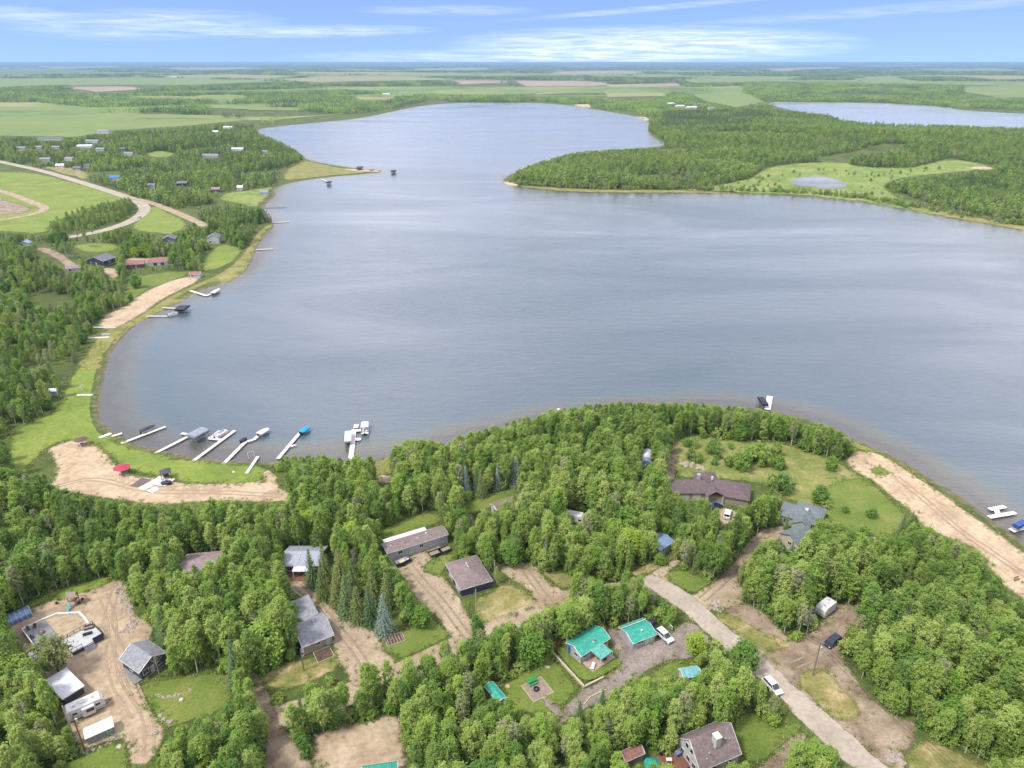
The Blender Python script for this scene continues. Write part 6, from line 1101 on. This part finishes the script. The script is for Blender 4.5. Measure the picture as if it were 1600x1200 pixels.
PINET = decid(51, 9.5, 6.8, .2, 70, 80, .36, BARKD, PINE, 'pine', .2, .8); DEADT = [dead(61, 9, 4.5), dead(62, 11, 4.0)]
FARD = [decid(71 + i, H, W, b, 18, 15, 1.2, BARK, lm, 'far_tree', .15) for i, (H, W, b, lm) in enumerate(((11, 5, .12, LEAF), (9, 5, .1, LEAF), (12, 4.6, .2, LEAF), (10, 5.5, .1, LEAFB), (8.5, 4.5, .1, LEAFP), (6, 5, .05, LEAFP), (5, 5, .05, LEAF)))]
FARS = [spruce(81, 14, 5, NEED, 'far_spruce', .42, 1.4), spruce(82, 12, 4.6, NEED, 'far_spruce', .4, 1.4)]
def grove(seed, lm, need):
    q = np.random.default_rng(seed); t = MB(); stem(t, (0, 0, -.3), (0, 0, 5), .2, .1, 4); P, S_ = [], []
    for i in range(16):
        x, y = q.uniform(-26, 26), q.uniform(-18, 18); h = q.uniform(8, 14)
        for j in range(11):
            u = q.random(); w = (3.6 * math.sqrt(1 - u) if not need else 2.6 * (1 - u)) ; an = q.uniform(0, 6.28); P.append((x + w * math.cos(an), y + w * math.sin(an), 1.5 + (h - 1.5) * u)); S_.append(q.uniform(2.6, 4.4) * (1 - .4 * u))
    P = np.array(P); nr = q.normal(0, .5, P.shape) + np.array([0, 0, .8]); nr /= np.linalg.norm(nr, axis=1)[:, None]; v, f = quads(P, np.array(S_), nr, q, .8); return proto(t, v, f, BARK, lm, 12, 40, 'grove')
GROVE = [grove(91, LEAF, 0), grove(92, LEAF, 0), grove(93, NEED, 1), grove(94, LEAFB, 0)]

MARKS = [((28,970),'the blue arched shelter'),((62,1005),'the grey patio deck'),((135,1002),'the raised white deck'),((118,940),'the play set'),((105,1085),'the flat white-roofed shed'),((135,1112),'the long travel trailer'),((158,1155),'the long grey shed'),((228,1045),'the charcoal cabin'),((310,895),'the mauve-roofed hidden house'),((195,945),'the stone strip by the yard'),((290,1095),'the lawn with boulders'),((465,890),'the porch of the grey-roofed cabin'),((490,990),'the tan bungalow'),((505,1030),'the dark garden bed'),((395,1060),'the top of the dirt track'),((425,1130),'the dirt track bend'),((445,1190),'the bottom of the dirt track'),((500,1150),'the left corner of the dirt clearing'),((560,1130),'the back edge of the dirt clearing'),((625,1130),'the right corner of the dirt clearing'),((595,1200),'the teal roof at the bottom edge'),((617,1003),'the planted garden bed'),((655,860),'the mobile home'),((730,905),'the hip-roofed garage'),((820,905),'the pale gravel pad'),((775,1082),'the narrow teal shed'),((838,1078),'the fire pit'),((885,1050),'the retaining wall'),((915,1015),'the teal-roofed cabin'),((990,1000),'the teal-roofed garage'),((1038,995),'the white car by the garage'),((1075,1052),'the aqua-roofed shed'),((900,1110),'the lower end of the gravel path'),((985,1185),'the brown garden shed'),((1108,1185),'the tall white house'),((1207,1075),'the white car on the road'),((1120,946),'the oval stone bed'),((1090,900),'the grassy junction corner'),((1040,850),'the blue-roofed metal shed'),((1120,775),'the plum-roofed house'),((1240,845),'the cream garage'),((1290,955),'the white trailer on the right'),((1300,1005),'the navy car'),((1270,1056),'the pole with transformer'),((1410,1185),'the stone heap by the road'),((1330,1165),'the bottom of the main road'),((1545,895),'the corner of the right beach'),((800,790),'the reddish-roofed house'),((895,810),'the half-hidden camper'),((1010,735),'the white arched shelter'),((700,985),'the mouth of the garage drive'),((570,1040),'the mouth of the bungalow drive'),((1240,1150),'the dirt path by the tall house'),((1480,1175),'the dry grass at the lower right'),((1440,945),'the shaded campsite clearing'),((700,1170),'the bottom edge left of centre'),((1560,1050),'the right edge of the picture'),((1520,1160),'the bottom right corner'),((20,1150),'the bottom left corner'),((30,900),'the left edge above the shelter'),((150,870),'the wood above the play set'),((1180,1030),'the middle of the main road'),((840,1160),'the bottom centre edge'),((1075,726),'the pale rock garden'),((1094,731),'the brown boulders'),((1205,765),'the plum-roofed right wing'),((1300,720),'the shore trees'),((1290,790),'the slate green roofed house'),((1370,840),'the pale stone edging'),((1170,735),'the estate lawn centre'),((1100,690),'the upper estate lawn')]
MW = np.array([G(*p) for p, _ in MARKS])
def whereabouts(x, y):
    k = int(np.argmin(np.hypot(MW[:, 0] - x, MW[:, 1] - y))); dx, dy = x - MW[k, 0], y - MW[k, 1]; far = 'close ' if math.hypot(dx, dy) < 7 else 'some way ' if math.hypot(dx, dy) < 13 else 'well '; a = math.degrees(math.atan2(dy, dx)) % 360
    return far + ['right of', 'behind and right of', 'behind', 'behind and left of', 'left of', 'in front and left of', 'in front of', 'in front and right of'][int((a + 22.5) // 45) % 8] + ' ' + MARKS[k][1]
def tree(name, label, p, x, y, sc=1.0, rz=None, group=None, cat='tree'):
    r = thing(name, label, cat, x, y, None, rnd.uniform(0, 6.28) if rz is None else rz, group); r.scale = (sc * rnd.uniform(.93, 1.07), sc * rnd.uniform(.93, 1.07), sc)
    for nm, me in (('trunk', p.trunk), ('crown', p.crown)): o = bpy.data.objects.new(nm, me); C.objects.link(o); o.parent = r
    return r
def at_tree(name, label, p, px, py, h, group=None, cat='tree'):
    x, y = G(px, py); KEEPT.append((x, y, p.W * h / p.H * .4)); return tree(name, label, p, x, y, h / p.H, None, group, cat)
KEEPT = []
# single trees one can point at
at_tree('pine_tree', 'dark round-headed pine standing between raised deck and white-roofed shed', PINET, 92, 1052, 10); at_tree('blue_spruce', 'pale blue spruce at the near end of the spruce group by the garden bed', SPRB[0], 602, 991, 11.5)
at_tree('bare_tree', 'leafless pale tree in front of the charcoal cabin', DEADT[0], 250, 1058, 9)
for i, (px, py, h, k, lab) in enumerate(((489,914,12.5,0,'dark spruce nearest the porch of the grey-roofed cabin'), (509,908,13,2,'light green spruce second from the grey-roofed cabin'), (506,936,11,2,'olive spruce on the driveway edge below the grey-roofed cabin'), (527,946,11,2,'olive spruce in the middle of the driveway edge'), (544,962,13.5,1,'dark green spruce leaning over the driveway bend'), (561,972,12,2,'olive spruce at the outer bend of the gravel driveway'), (580,976,13,0,'tall dark spruce left of the pale blue spruce'), (555,936,14,2,'tall olive spruce at the heart of the spruce group'), (584,944,13,2,'olive spruce behind the pale blue spruce'), (534,915,13,2,'olive spruce at the back of the spruce group'), (606,950,12,0,'dark spruce facing the gravel drive of the mobile home'),
     (728,772,11,None,'bluish spruce left of the two nearest the lake-side lawn'), (752,777,11,0,'grey green spruce between the bluish ones above the lawn'), (778,765,10.5,None,'bluish spruce at the right end of the lake-side lawn'), (806,760,12,None,'tall bluish spruce behind the reddish-roofed house'), (745,768,10,0,'dark spruce behind the grey green one above the lawn'),
     (1066,815,9,0,'spruce left of the drive to the plum-roofed house'), (1062,838,9,0,'spruce just above the blue-roofed metal shed'), (1078,848,9,1,'spruce right of the blue-roofed metal shed'), (1108,826,10,2,'broad dark spruce before the plum-roofed house'), (1090,822,10,1,'spruce between drive and porch of the plum-roofed house'), (1116,862,9,0,'dark spruce on the corner above the road junction'), (1130,858,9.5,1,'spruce beside the bend of the lane to the cream garage'),
     (1406,838,9.5,0,'dark spruce left of a pair at the edge of the mown lawn'), (1418,836,9,0,'dark spruce right of a pair at the edge of the mown lawn'), (1442,1030,9,1,'spruce in the wood right of the navy car'), (1350,1030,10,2,'olive spruce nearest the navy car'), (461,830,10,1,'spruce standing behind the grey-roofed cabin'), (1228,828,6,0,'slim dark cypress-like conifer before the cream house'), (1248,872,7,0,'young spruce in front of the cream garage'), (1235,872,6,1,'small spruce left of the one before the cream garage'),
     (940,1112,7,0,'small spruce beside the gravel path below the cabin'), (905,1128,6.5,1,'small dark spruce at the lower end of the gravel path'))):
    p = SPRB[i % 2] if k is None else SPR[k]; at_tree('spruce_tree', lab, p, px, py, h * .9)
for i, (px, py) in enumerate(((1150,850),(1154,846),(1158,842),(1162,838),(1166,834),(1170,830),(1175,826),(1180,822),(1186,818),(1192,813),(1144,856),(1198,806))):
    at_tree('columnar_poplar', 'slim columnar poplar, ' + ('second third fourth fifth sixth seventh eighth ninth tenth eleventh first last').split()[i] + ' from the junction end of the row along the lane', COLUMN, px, py, 8.5 + (i % 3) * .7, 'columnar poplars along the lane')
for px, py, h, k, lab in ((478,842,9,2,'bright lime green tree behind the grey-roofed cabin'), (505,838,9.5,0,'dark green broad tree right of the lime green one'), (545,856,8,2,'lime green tree above the spruce group'), (985,868,9,2,'yellow green round tree left of the blue-roofed metal shed'), (1160,1048,8,1,'broad green tree at the left edge of the main road'), (660,978,6,1,'bushy green tree right of the pale blue spruce'), (1280,786,6,1,'round green tree on the lawn edge above the cream house'), (1085,1020,6,2,'bright green tree at the bend of the gravel yard'), (1298,735,5,1,'round bush on the slope of the estate lawn'), (1105,888,4,1,'round green bush on the grassy corner by the junction'), (1030,882,3.5,0,'round green bush on the verge near the blue-roofed metal shed'),
     (33,655,8,1,'pale round tree at the left edge above the shore lawn'), (214,450,8,1,'round green tree in front of the red-roofed house'), (273,415,9,0,'round dark green tree right of the red-roofed house'), (232,402,9,2,'bright lime round tree behind the red-roofed house'), (214,404,7,2,'smaller lime round tree left of the bright one'), (205,470,4,0,'small round bush on the lawn edge by the left beach'), (455,1030,3,1,'round green bush on the lawn left of the tan bungalow')):
    at_tree('round_tree', lab, BROAD[k], px, py, h)
for i, (px, py, h) in enumerate(((1072,697,3),(1082,699,3.2),(1098,684,3.5),(1112,708,5),(1122,715,3),(1138,728,4),(1158,732,6.5),(1180,722,7.5),(1190,700,3),(1218,732,4.5),(1092,722,3),(1078,718,4),(1115,726,2.5),(1142,700,2),(1205,760,4.5),(1225,770,6),(1124,686,4),(1210,712,5),(1320,800,2),(1290,792,2.5),(1262,828,2.5),(1360,808,3),(1348,836,2.6),(1380,850,3.5),(1330,850,3))):
    at_tree('shrub', ('tiny' if h < 2.8 else 'small' if h < 3.8 else 'large') + ' green shrub ' + whereabouts(*G(px, py)), SHRUB[i % 3], px, py, h, 'shrubs on the estate lawn', 'shrub')

# ---- woods: trees stand wherever the photograph shows no open ground behind their crowns
def stand(poly, spacing, seed, drop=.06, jit=.42):
    W = GP(poly); q = np.random.default_rng(seed); x0, y0 = W.min(0); x1, y1 = W.max(0); nx, ny = int((x1 - x0) / spacing) + 1, int((y1 - y0) / spacing) + 1
    X, Y = np.meshgrid(x0 + np.arange(nx) * spacing, y0 + np.arange(ny) * spacing, indexing='ij'); X = X + (np.arange(ny) % 2)[None, :] * spacing * .5; X = (X + q.uniform(-jit, jit, X.shape) * spacing).ravel(); Y = (Y + q.uniform(-jit, jit, Y.shape) * spacing).ravel()
    ok = inside(W, X, Y) & (q.random(X.shape) > drop); return X[ok], Y[ok]
def clear(X, Y, H, Wd, tol=1.0):
    """drops trees whose trunk or crown would cover ground, water or roofs that are open in the photograph"""
    Z, sd = ground_a(X, Y); ok = sd > 1.5
    for p in KEEP:
        b0, b1 = p.min(0), p.max(0); s = ok & (X > b0[0]) & (X < b1[0]) & (Y > b0[1]) & (Y < b1[1])
        if s.any(): i = np.where(s)[0]; ok[i[inside(p, X[i], Y[i])]] = False
    for x, y, r in KEEPT: ok &= (X - x) ** 2 + (Y - y) ** 2 > r * r
    pts = [proj(X, Y, Z + H * .93), proj(X, Y, Z + H * .7), proj(X - Wd * .36 * tol, Y, Z + H * .6), proj(X + Wd * .36 * tol, Y, Z + H * .6), proj(X, Y, Z + H * .4), proj(X, Y, Z + H * .15)]
    for p in VIS:
        p = np.array(p, float); b0, b1 = p.min(0), p.max(0)
        for u, v in pts:
            s = ok & (u > b0[0]) & (u < b1[0]) & (v > b0[1]) & (v < b1[1])
            if s.any(): i = np.where(s)[0]; ok[i[inside(p, u[i], v[i])]] = False
    return ok, Z
LIB = bpy.data.collections.new('tree_library'); ORDER = []
def lib(p):
    if not hasattr(p, 'idx'): p.idx = len(ORDER); ORDER.append(p); o = bpy.data.objects.new('tree_kind_%03d' % p.idx, p.joined); LIB.objects.link(o)
    return p.idx
def forest(name, label_kind, X, Y, Z, idx, scl, rot):
    n = len(X); me = bpy.data.meshes.new(name); me.vertices.add(n); me.vertices.foreach_set('co', np.stack([X, Y, Z], 1).ravel())
    for nm, a, ty in (('kind_index', idx.astype(np.int32), 'INT'), ('size', scl.astype(np.float32), 'FLOAT'), ('turn', rot.astype(np.float32), 'FLOAT')): me.attributes.new(nm, ty, 'POINT').data.foreach_set('value', a)
    o = bpy.data.objects.new(name, me); C.objects.link(o); tag(o, kind='stuff'); md = o.modifiers.new('trees', 'NODES'); md.node_group = TREE_NODES; return o
def tree_nodes():
    ng = bpy.data.node_groups.new('tree_scatter', 'GeometryNodeTree'); ng.interface.new_socket('Geometry', in_out='INPUT', socket_type='NodeSocketGeometry'); ng.interface.new_socket('Geometry', in_out='OUTPUT', socket_type='NodeSocketGeometry'); N, L = ng.nodes, ng.links
    gi, go = N.new('NodeGroupInput'), N.new('NodeGroupOutput'); ci = N.new('GeometryNodeCollectionInfo'); ci.inputs['Collection'].default_value = LIB; ci.inputs['Separate Children'].default_value = True; ci.inputs['Reset Children'].default_value = True
    ip = N.new('GeometryNodeInstanceOnPoints'); ip.inputs['Pick Instance'].default_value = True; L.new(gi.outputs[0], ip.inputs['Points']); L.new(ci.outputs[0], ip.inputs['Instance'])
    def attr(nm, ty): a = N.new('GeometryNodeInputNamedAttribute'); a.data_type = ty; a.inputs[0].default_value = nm; return a.outputs[0]
    L.new(attr('kind_index', 'INT'), ip.inputs['Instance Index']); cx = N.new('ShaderNodeCombineXYZ'); L.new(attr('turn', 'FLOAT'), cx.inputs[2]); er = N.new('FunctionNodeEulerToRotation'); L.new(cx.outputs[0], er.inputs[0]); L.new(er.outputs[0], ip.inputs['Rotation']); L.new(attr('size', 'FLOAT'), ip.inputs['Scale']); L.new(ip.outputs[0], go.inputs[0]); return ng
TREE_NODES = tree_nodes()
def plant(X, Y, mix, seed, smin=.75, smax=1.1, retry=(), wave=11.0):
    """choose a kind and size for every spot, then keep those the photograph allows"""
    q = np.random.default_rng(seed); ps = [p for p, w in mix]; w = np.array([w for p, w in mix], float); k = q.choice(len(ps), len(X), p=w / w.sum()); pt = .5 + .25 * np.sin(X / wave + 1.7 * np.sin(Y / (wave * 1.7))) + .25 * np.sin(Y / (wave * .8) + 1.3 * np.sin(X / (wave * 1.3))); sc = smin + (smax - smin) * np.clip(.55 * pt + .6 * q.random(len(X)) - .05, 0, 1)
    H = np.array([p.H for p in ps])[k] * sc; Wd = np.array([p.W for p in ps])[k] * sc; ok, Z = clear(X, Y, H, Wd)
    for f in retry:          # where a full-grown tree would hide open ground a younger one may stand
        s2 = sc * f; o2, _ = clear(X, Y, np.array([p.H for p in ps])[k] * s2, np.array([p.W for p in ps])[k] * s2); new = o2 & ~ok; sc = np.where(new, s2, sc); ok = ok | new
    H = np.array([p.H for p in ps])[k] * sc; idx = np.array([lib(p) for p in ps])[k]; return X[ok], Y[ok], Z[ok], idx[ok], sc[ok], q.uniform(0, 6.28, ok.sum()), H[ok]
NEARZ = [(-260,700),(20,735),(60,770),(140,782),(330,790),(450,785),(470,770),(430,735),(470,722),(520,735),(570,735),(620,715),(680,702),(740,690),(800,674),(860,660),(930,650),(1000,643),(1060,640),(1130,640),(1195,645),(1260,660),(1330,700),(1400,780),(1440,820),(1540,880),(1600,950),(1800,1080),(1900,1420),(-500,1420),(-400,900)]
X, Y = stand(NEARZ, 2.35, 5, .1); near_mix = [(p, w) for p, w in zip(ASP, (3, 3, 2, 3, 2.5, 2.5, 1, 2, 1.5))] + [(BROAD[0], .5), (BROAD[1], .7), (SHRUB[2], 1.2), (SPR[0], .25), (SPR[2], .2), (DEADT[0], .15), (DEADT[1], .2)]
near = plant(X, Y, near_mix, 6, .55, 1.15, (.72, .5))
X, Y = stand(NEARZ, 2.6, 8); under = plant(X, Y, [(SHRUB[0], 2), (SHRUB[1], 2), (SHRUB[2], 1)], 9, .6, 1.1)
# the 300 nearest leafy trees in the frame are individuals, told apart by where they stand
Xn, Yn, Zn, In, Sn, Rn, Hn = near; u, v = proj(Xn, Yn, Zn + Hn * .6); inview = (u > 10) & (u < 1590) & (v < 1190) & (Hn > 5.5); dist = np.hypot(np.hypot(Xn, Yn), CAMZ - Zn); leafy = np.isin(In, [lib(p) for p in ASP + BROAD])
order = np.where(inview & leafy)[0]; order = order[np.argsort(dist[order])][:300]; solo = np.zeros(len(Xn), bool); solo[order] = True
for i in order:
    p = ORDER[In[i]]; kind = p.joined.name.split('.')[0]; where = whereabouts(Xn[i], Yn[i])
    look = ('pale greyish aspen' if p is ASP[6] else 'narrow aspen' if p is ASP[7] else 'tall aspen' if Hn[i] > 11.2 else 'medium-high aspen' if Hn[i] > 8.8 else 'low bushy aspen') if kind == 'poplar' else 'broad bushy tree'
    r = thing('aspen_tree' if kind == 'poplar' else 'broad_tree', look + ' ' + where, 'tree', Xn[i], Yn[i], Zn[i], Rn[i], look + 's ' + where); r.scale = (Sn[i],) * 3
    for nm, me in (('trunk', p.trunk), ('crown', p.crown)): o = bpy.data.objects.new(nm, me); C.objects.link(o); o.parent = r
s = ~solo; forest('aspen_wood', '', Xn[s], Yn[s], Zn[s], In[s], Sn[s], Rn[s]); forest('undergrowth', '', *under[:6])
# left bank
LEFTZ = [(-300,360),(0,366),(60,380),(110,376),(250,362),(330,352),(420,346),(430,352),(400,380),(384,420),(300,440),(230,470),(200,480),(150,500),(130,550),(100,600),(90,660),(20,690),(20,720),(-260,740)]
X, Y = stand(LEFTZ, 3.3, 15, .1); gap = np.sin(X / 13 + 1.6 * np.sin(Y / 21)) + np.sin(Y / 12 + 1.4 * np.sin(X / 19)) > -1.2; X, Y = X[gap], Y[gap]; forest('left_bank_wood', '', *plant(X, Y, [(p, 2) for p in ASP] + [(BROAD[0], 1.5), (BROAD[1], 2), (SHRUB[2], 3), (SPR[0], .5), (DEADT[1], .2)], 16, .38, 1.0, (.65,), 16.0)[:6])
MIDZ = [(-100,225),(0,222),(60,215),(150,210),(300,205),(340,195),(396,202),(450,232),(475,246),(440,275),(420,296),(400,330),(425,348),(330,356),(250,320),(200,305),(120,275),(60,262),(-100,250)]
X, Y = stand(MIDZ, 5.2, 17, .15); gap = np.sin(X / 31 + 1.6 * np.sin(Y / 43)) + np.sin(Y / 37 + 1.4 * np.sin(X / 29)) > -1.0; X, Y = X[gap], Y[gap]; forest('village_wood', '', *plant(X, Y, [(FARD[0], 2), (FARD[1], 2), (FARD[2], 2), (FARD[3], 1), (FARD[4], 1), (FARD[6], 1.2), (FARS[0], 1.9), (FARS[1], 1.6)], 18, .45, 1.15, (.6,), 30.0)[:6])
X, Y = stand([(90,350),(150,330),(205,318),(212,330),(190,346),(130,362),(80,368)], 4.2, 27); VIS_K = list(VIS); KEEP_K = list(KEEP)
VIS[:] = [p for p in VIS if len(p) != 12 or p[0] != (0, 268)]; KEEP[:] = KEEP[:] 
ok, Z = clear(X, Y, np.full(len(X), 1.0), np.full(len(X), .5)); q = np.random.default_rng(3)
forest('field_thicket', '', X, Y, Z, q.choice([lib(SHRUB[2]), lib(ASP[5]), lib(ASP[3])], len(X)), q.uniform(.6, .95, len(X)), q.uniform(0, 6, len(X))); VIS[:] = VIS_K
PENZ = [(800,284),(830,262),(900,238),(1045,226),(1010,200),(1018,180),(1100,176),(1195,172),(1260,180),(1340,197),(1600,206),(1800,215),(1800,390),(1600,352),(1470,325),(1400,300),(1200,296),(1000,296),(870,293)]
X, Y = stand(PENZ, 4.6, 19, .12); gap = np.sin(X / 41 + 1.6 * np.sin(Y / 63)) + np.sin(Y / 35 + 1.4 * np.sin(X / 57)) > -1.25; X, Y = X[gap], Y[gap]; dk = FARS; dense = plant(X, Y, [(FARD[0], 2), (FARD[1], 2.5), (FARD[2], 1.5), (FARD[3], 1.6), (FARD[4], 1.2), (FARD[5], .8), (FARD[6], 1), (FARS[0], .1)], 20, .38, 1.2, (.6,), 38.0); forest('peninsula_wood', '', *dense[:6])
X, Y = stand([(1030,205),(1035,180),(1090,178),(1200,180),(1210,190),(1120,205),(1080,212)], 6, 21); forest('peninsula_spruces', '', *plant(X, Y, [(FARS[0], 1), (FARS[1], 1)], 22, .8, 1.15)[:6])
X, Y = stand([(1420,290),(1480,272),(1600,280),(1620,300),(1560,300),(1480,300)], 7, 23); forest('peninsula_spruces', '', *plant(X, Y, [(FARS[0], 1), (FARS[1], 1), (FARD[3], 1)], 24, .6, .9)[:6])
X, Y = stand([(1030,276),(1070,262),(1150,262),(1160,272),(1100,284),(1040,284)], 6.5, 25); forest('grey_scrub', '', *plant(X, Y, [(FARD[5], 1), (FARD[4], .6)], 26, .6, 1.1)[:6])
# willow scrub dotted over the marsh meadow and along the peninsula shore
q = np.random.default_rng(91); X, Y = stand([(1110,294),(1180,279),(1240,268),(1330,264),(1440,266),(1500,262),(1420,274),(1376,289),(1420,310),(1330,309),(1240,302)], 13, 92, .55); u, v = proj(X, Y, LZ + 2); s = ~((u > 1222) & (u < 1338) & (v > 272) & (v < 300)); X, Y = X[s], Y[s]
P = chaikin(GP([(812,289),(870,294),(930,297),(1050,297),(1150,299),(1240,302),(1330,309),(1400,318),(1480,335),(1600,354)]), 4, False); t = q.random(420) * (len(P) - 1); k = t.astype(int); S = P[k] + (P[np.minimum(k + 1, len(P) - 1)] - P[k]) * (t - k)[:, None] + np.stack([q.normal(0, 6, 420), np.abs(q.normal(6, 6, 420))], 1); X, Y = np.concatenate([X, S[:, 0]]), np.concatenate([Y, S[:, 1]]); Z, sd = ground_a(X, Y); s = sd > 2; X, Y, Z = X[s], Y[s], Z[s]
forest('willow_scrub', '', X, Y, Z, q.choice([lib(FARD[5]), lib(FARD[6]), lib(FARD[1])], len(X), p=[.4, .4, .2]), q.uniform(.35, .8, len(X)), q.uniform(0, 6.28, len(X)))
# far woods
FW = [([(-80,150),(30,140),(110,138),(180,146),(280,140),(460,138),(560,145),(660,148),(660,160),(600,172),(500,186),(400,196),(330,186),(260,178),(100,176),(-80,178)], 21, (1, .8, 2.6, .8)), ([(640,150),(800,152),(900,156),(1000,160),(1030,176),(960,172),(880,160),(700,159)], 20, (1, 1, 1.2, 1)), ([(960,155),(1060,150),(1100,160),(1190,160),(1200,168),(1100,174),(1020,184),(990,172)], 22, (1, 1, .5, 1)),
      ([(1060,140),(1200,132),(1400,130),(1500,138),(1600,150),(1700,152),(1700,176),(1490,168),(1380,160),(1200,158),(1130,150)], 24, (1, 1, 1.1, 1)), ([(-80,124),(100,120),(400,118),(700,120),(1000,118),(1300,114),(1700,118),(1700,134),(1400,130),(1100,138),(800,140),(500,136),(200,136),(-80,140)], 38, (.8, .8, 4, .8)), ([(-80,108),(400,106),(900,106),(1700,107),(1700,118),(1000,118),(400,118),(-80,122)], 66, (.8, .8, 4, .8)), ([(-60,100.5),(1660,100.5),(1660,107),(-60,107)], 190, (.8, .8, 4, .8))]
for i, (poly, sp_, w) in enumerate(FW):
    X, Y = stand(poly, sp_, 30 + i, .12); q = np.random.default_rng(60 + i)
    if i in (0, 3): k = np.sin(X / 140 + 1.5 * np.sin(Y / 210)) + np.sin(Y / 95 + 1.2 * np.sin(X / 260)) + q.normal(0, .25, len(X)); X, Y = X[k > -.55], Y[k > -.55]
    if i >= 4: # belts and bluffs with fields between
        s = (1, 1.6, 3.2)[i - 4]; k = np.sin(X / (420 * s) + 1.3 * np.sin(Y / (900 * s))) + np.sin(Y / (300 * s) + 1.1 * np.sin(X / (1500 * s))) * 1.3 + q.normal(0, .3, len(X)); t = .25 if i < 6 else -.9; X, Y = X[k > t], Y[k > t]
    d = np.hypot(X, Y); r = plant(X, Y, [(GROVE[k], w[k]) for k in range(4)], 40 + i, .8, 1.1); sc = r[4] * (1.0 if i < 4 else (1.3 if i == 4 else 1.8 if i == 5 else 2.6)); forest('far_wood', '', r[0], r[1], r[2], r[3], sc, q.normal(0, .3, len(r[0])))

# ---- grass tufts and weeds along the rims of drives, beaches and lawns
def tuft(seed, lm, h=.5):
    q = np.random.default_rng(seed); n = 26; P = np.stack([q.normal(0, .28, n), q.normal(0, .28, n), q.uniform(.05, h, n)], 1); nr = q.normal(0, 1, (n, 3)); nr[:, 2] = np.abs(nr[:, 2]) * .6 + .2; nr /= np.linalg.norm(nr, axis=1)[:, None]; v, f = quads(P, q.uniform(.18, .4, n), nr, q, .45); t = MB(); stem(t, (0, 0, -.05), (0, 0, .1), .03, .02, 3); return proto(t, v, f, BARKD, lm, h, .7, 'tuft')
STRAW = leaf_mat('straw_grass', (.16, .19, .05), (.24, .24, .08), (.34, .31, .14), .3); TUFT = [tuft(1, LEAF), tuft(2, STRAW), tuft(3, STRAW, .3), tuft(4, LEAFB, .7)]
q = np.random.default_rng(77); TX = []
for W in RIMS:
    n = len(W)
    for i in range(n):
        a, b = W[i], W[(i + 1) % n]; d = np.hypot(*(b - a)); k = int(d / .8); t = q.random(k)[:, None]; TX.append(a + (b - a) * t + q.normal(0, 1.0, (k, 2)))
TX = np.vstack(TX); rd = GP(ROADP); s = ~inside(rd, TX[:, 0], TX[:, 1]); TX = TX[s]; Z, sd = ground_a(TX[:, 0], TX[:, 1]); s = sd > .5; TX, Z = TX[s], Z[s]
forest('grass_tufts', '', TX[:, 0], TX[:, 1], Z, q.choice([lib(p) for p in TUFT], len(TX)), q.uniform(.5, 1.3, len(TX)), q.uniform(0, 6.28, len(TX)))

# ------------------------------------------------------------------ the air
def make_haze():
    m = bpy.data.materials.new('haze_air'); m.use_nodes = True; N = m.node_tree.nodes; L = m.node_tree.links
    N.remove(N['Principled BSDF']); v = N.new('ShaderNodeVolumePrincipled'); v.inputs['Color'].default_value = (.25, .38, .62, 1); v.inputs['Density'].default_value = HAZE_DENSITY; v.inputs['Anisotropy'].default_value = .1
    L.new(v.outputs[0], N['Material Output'].inputs['Volume'])
    o = MB().box(0, 30000, (CAMZ + 1 - 6) / 2, 160000, 90000, CAMZ + 1 + 6).build('haze', m)
    tag(o, kind='stuff')
HAZE_DENSITY = 5.5e-5
make_haze()
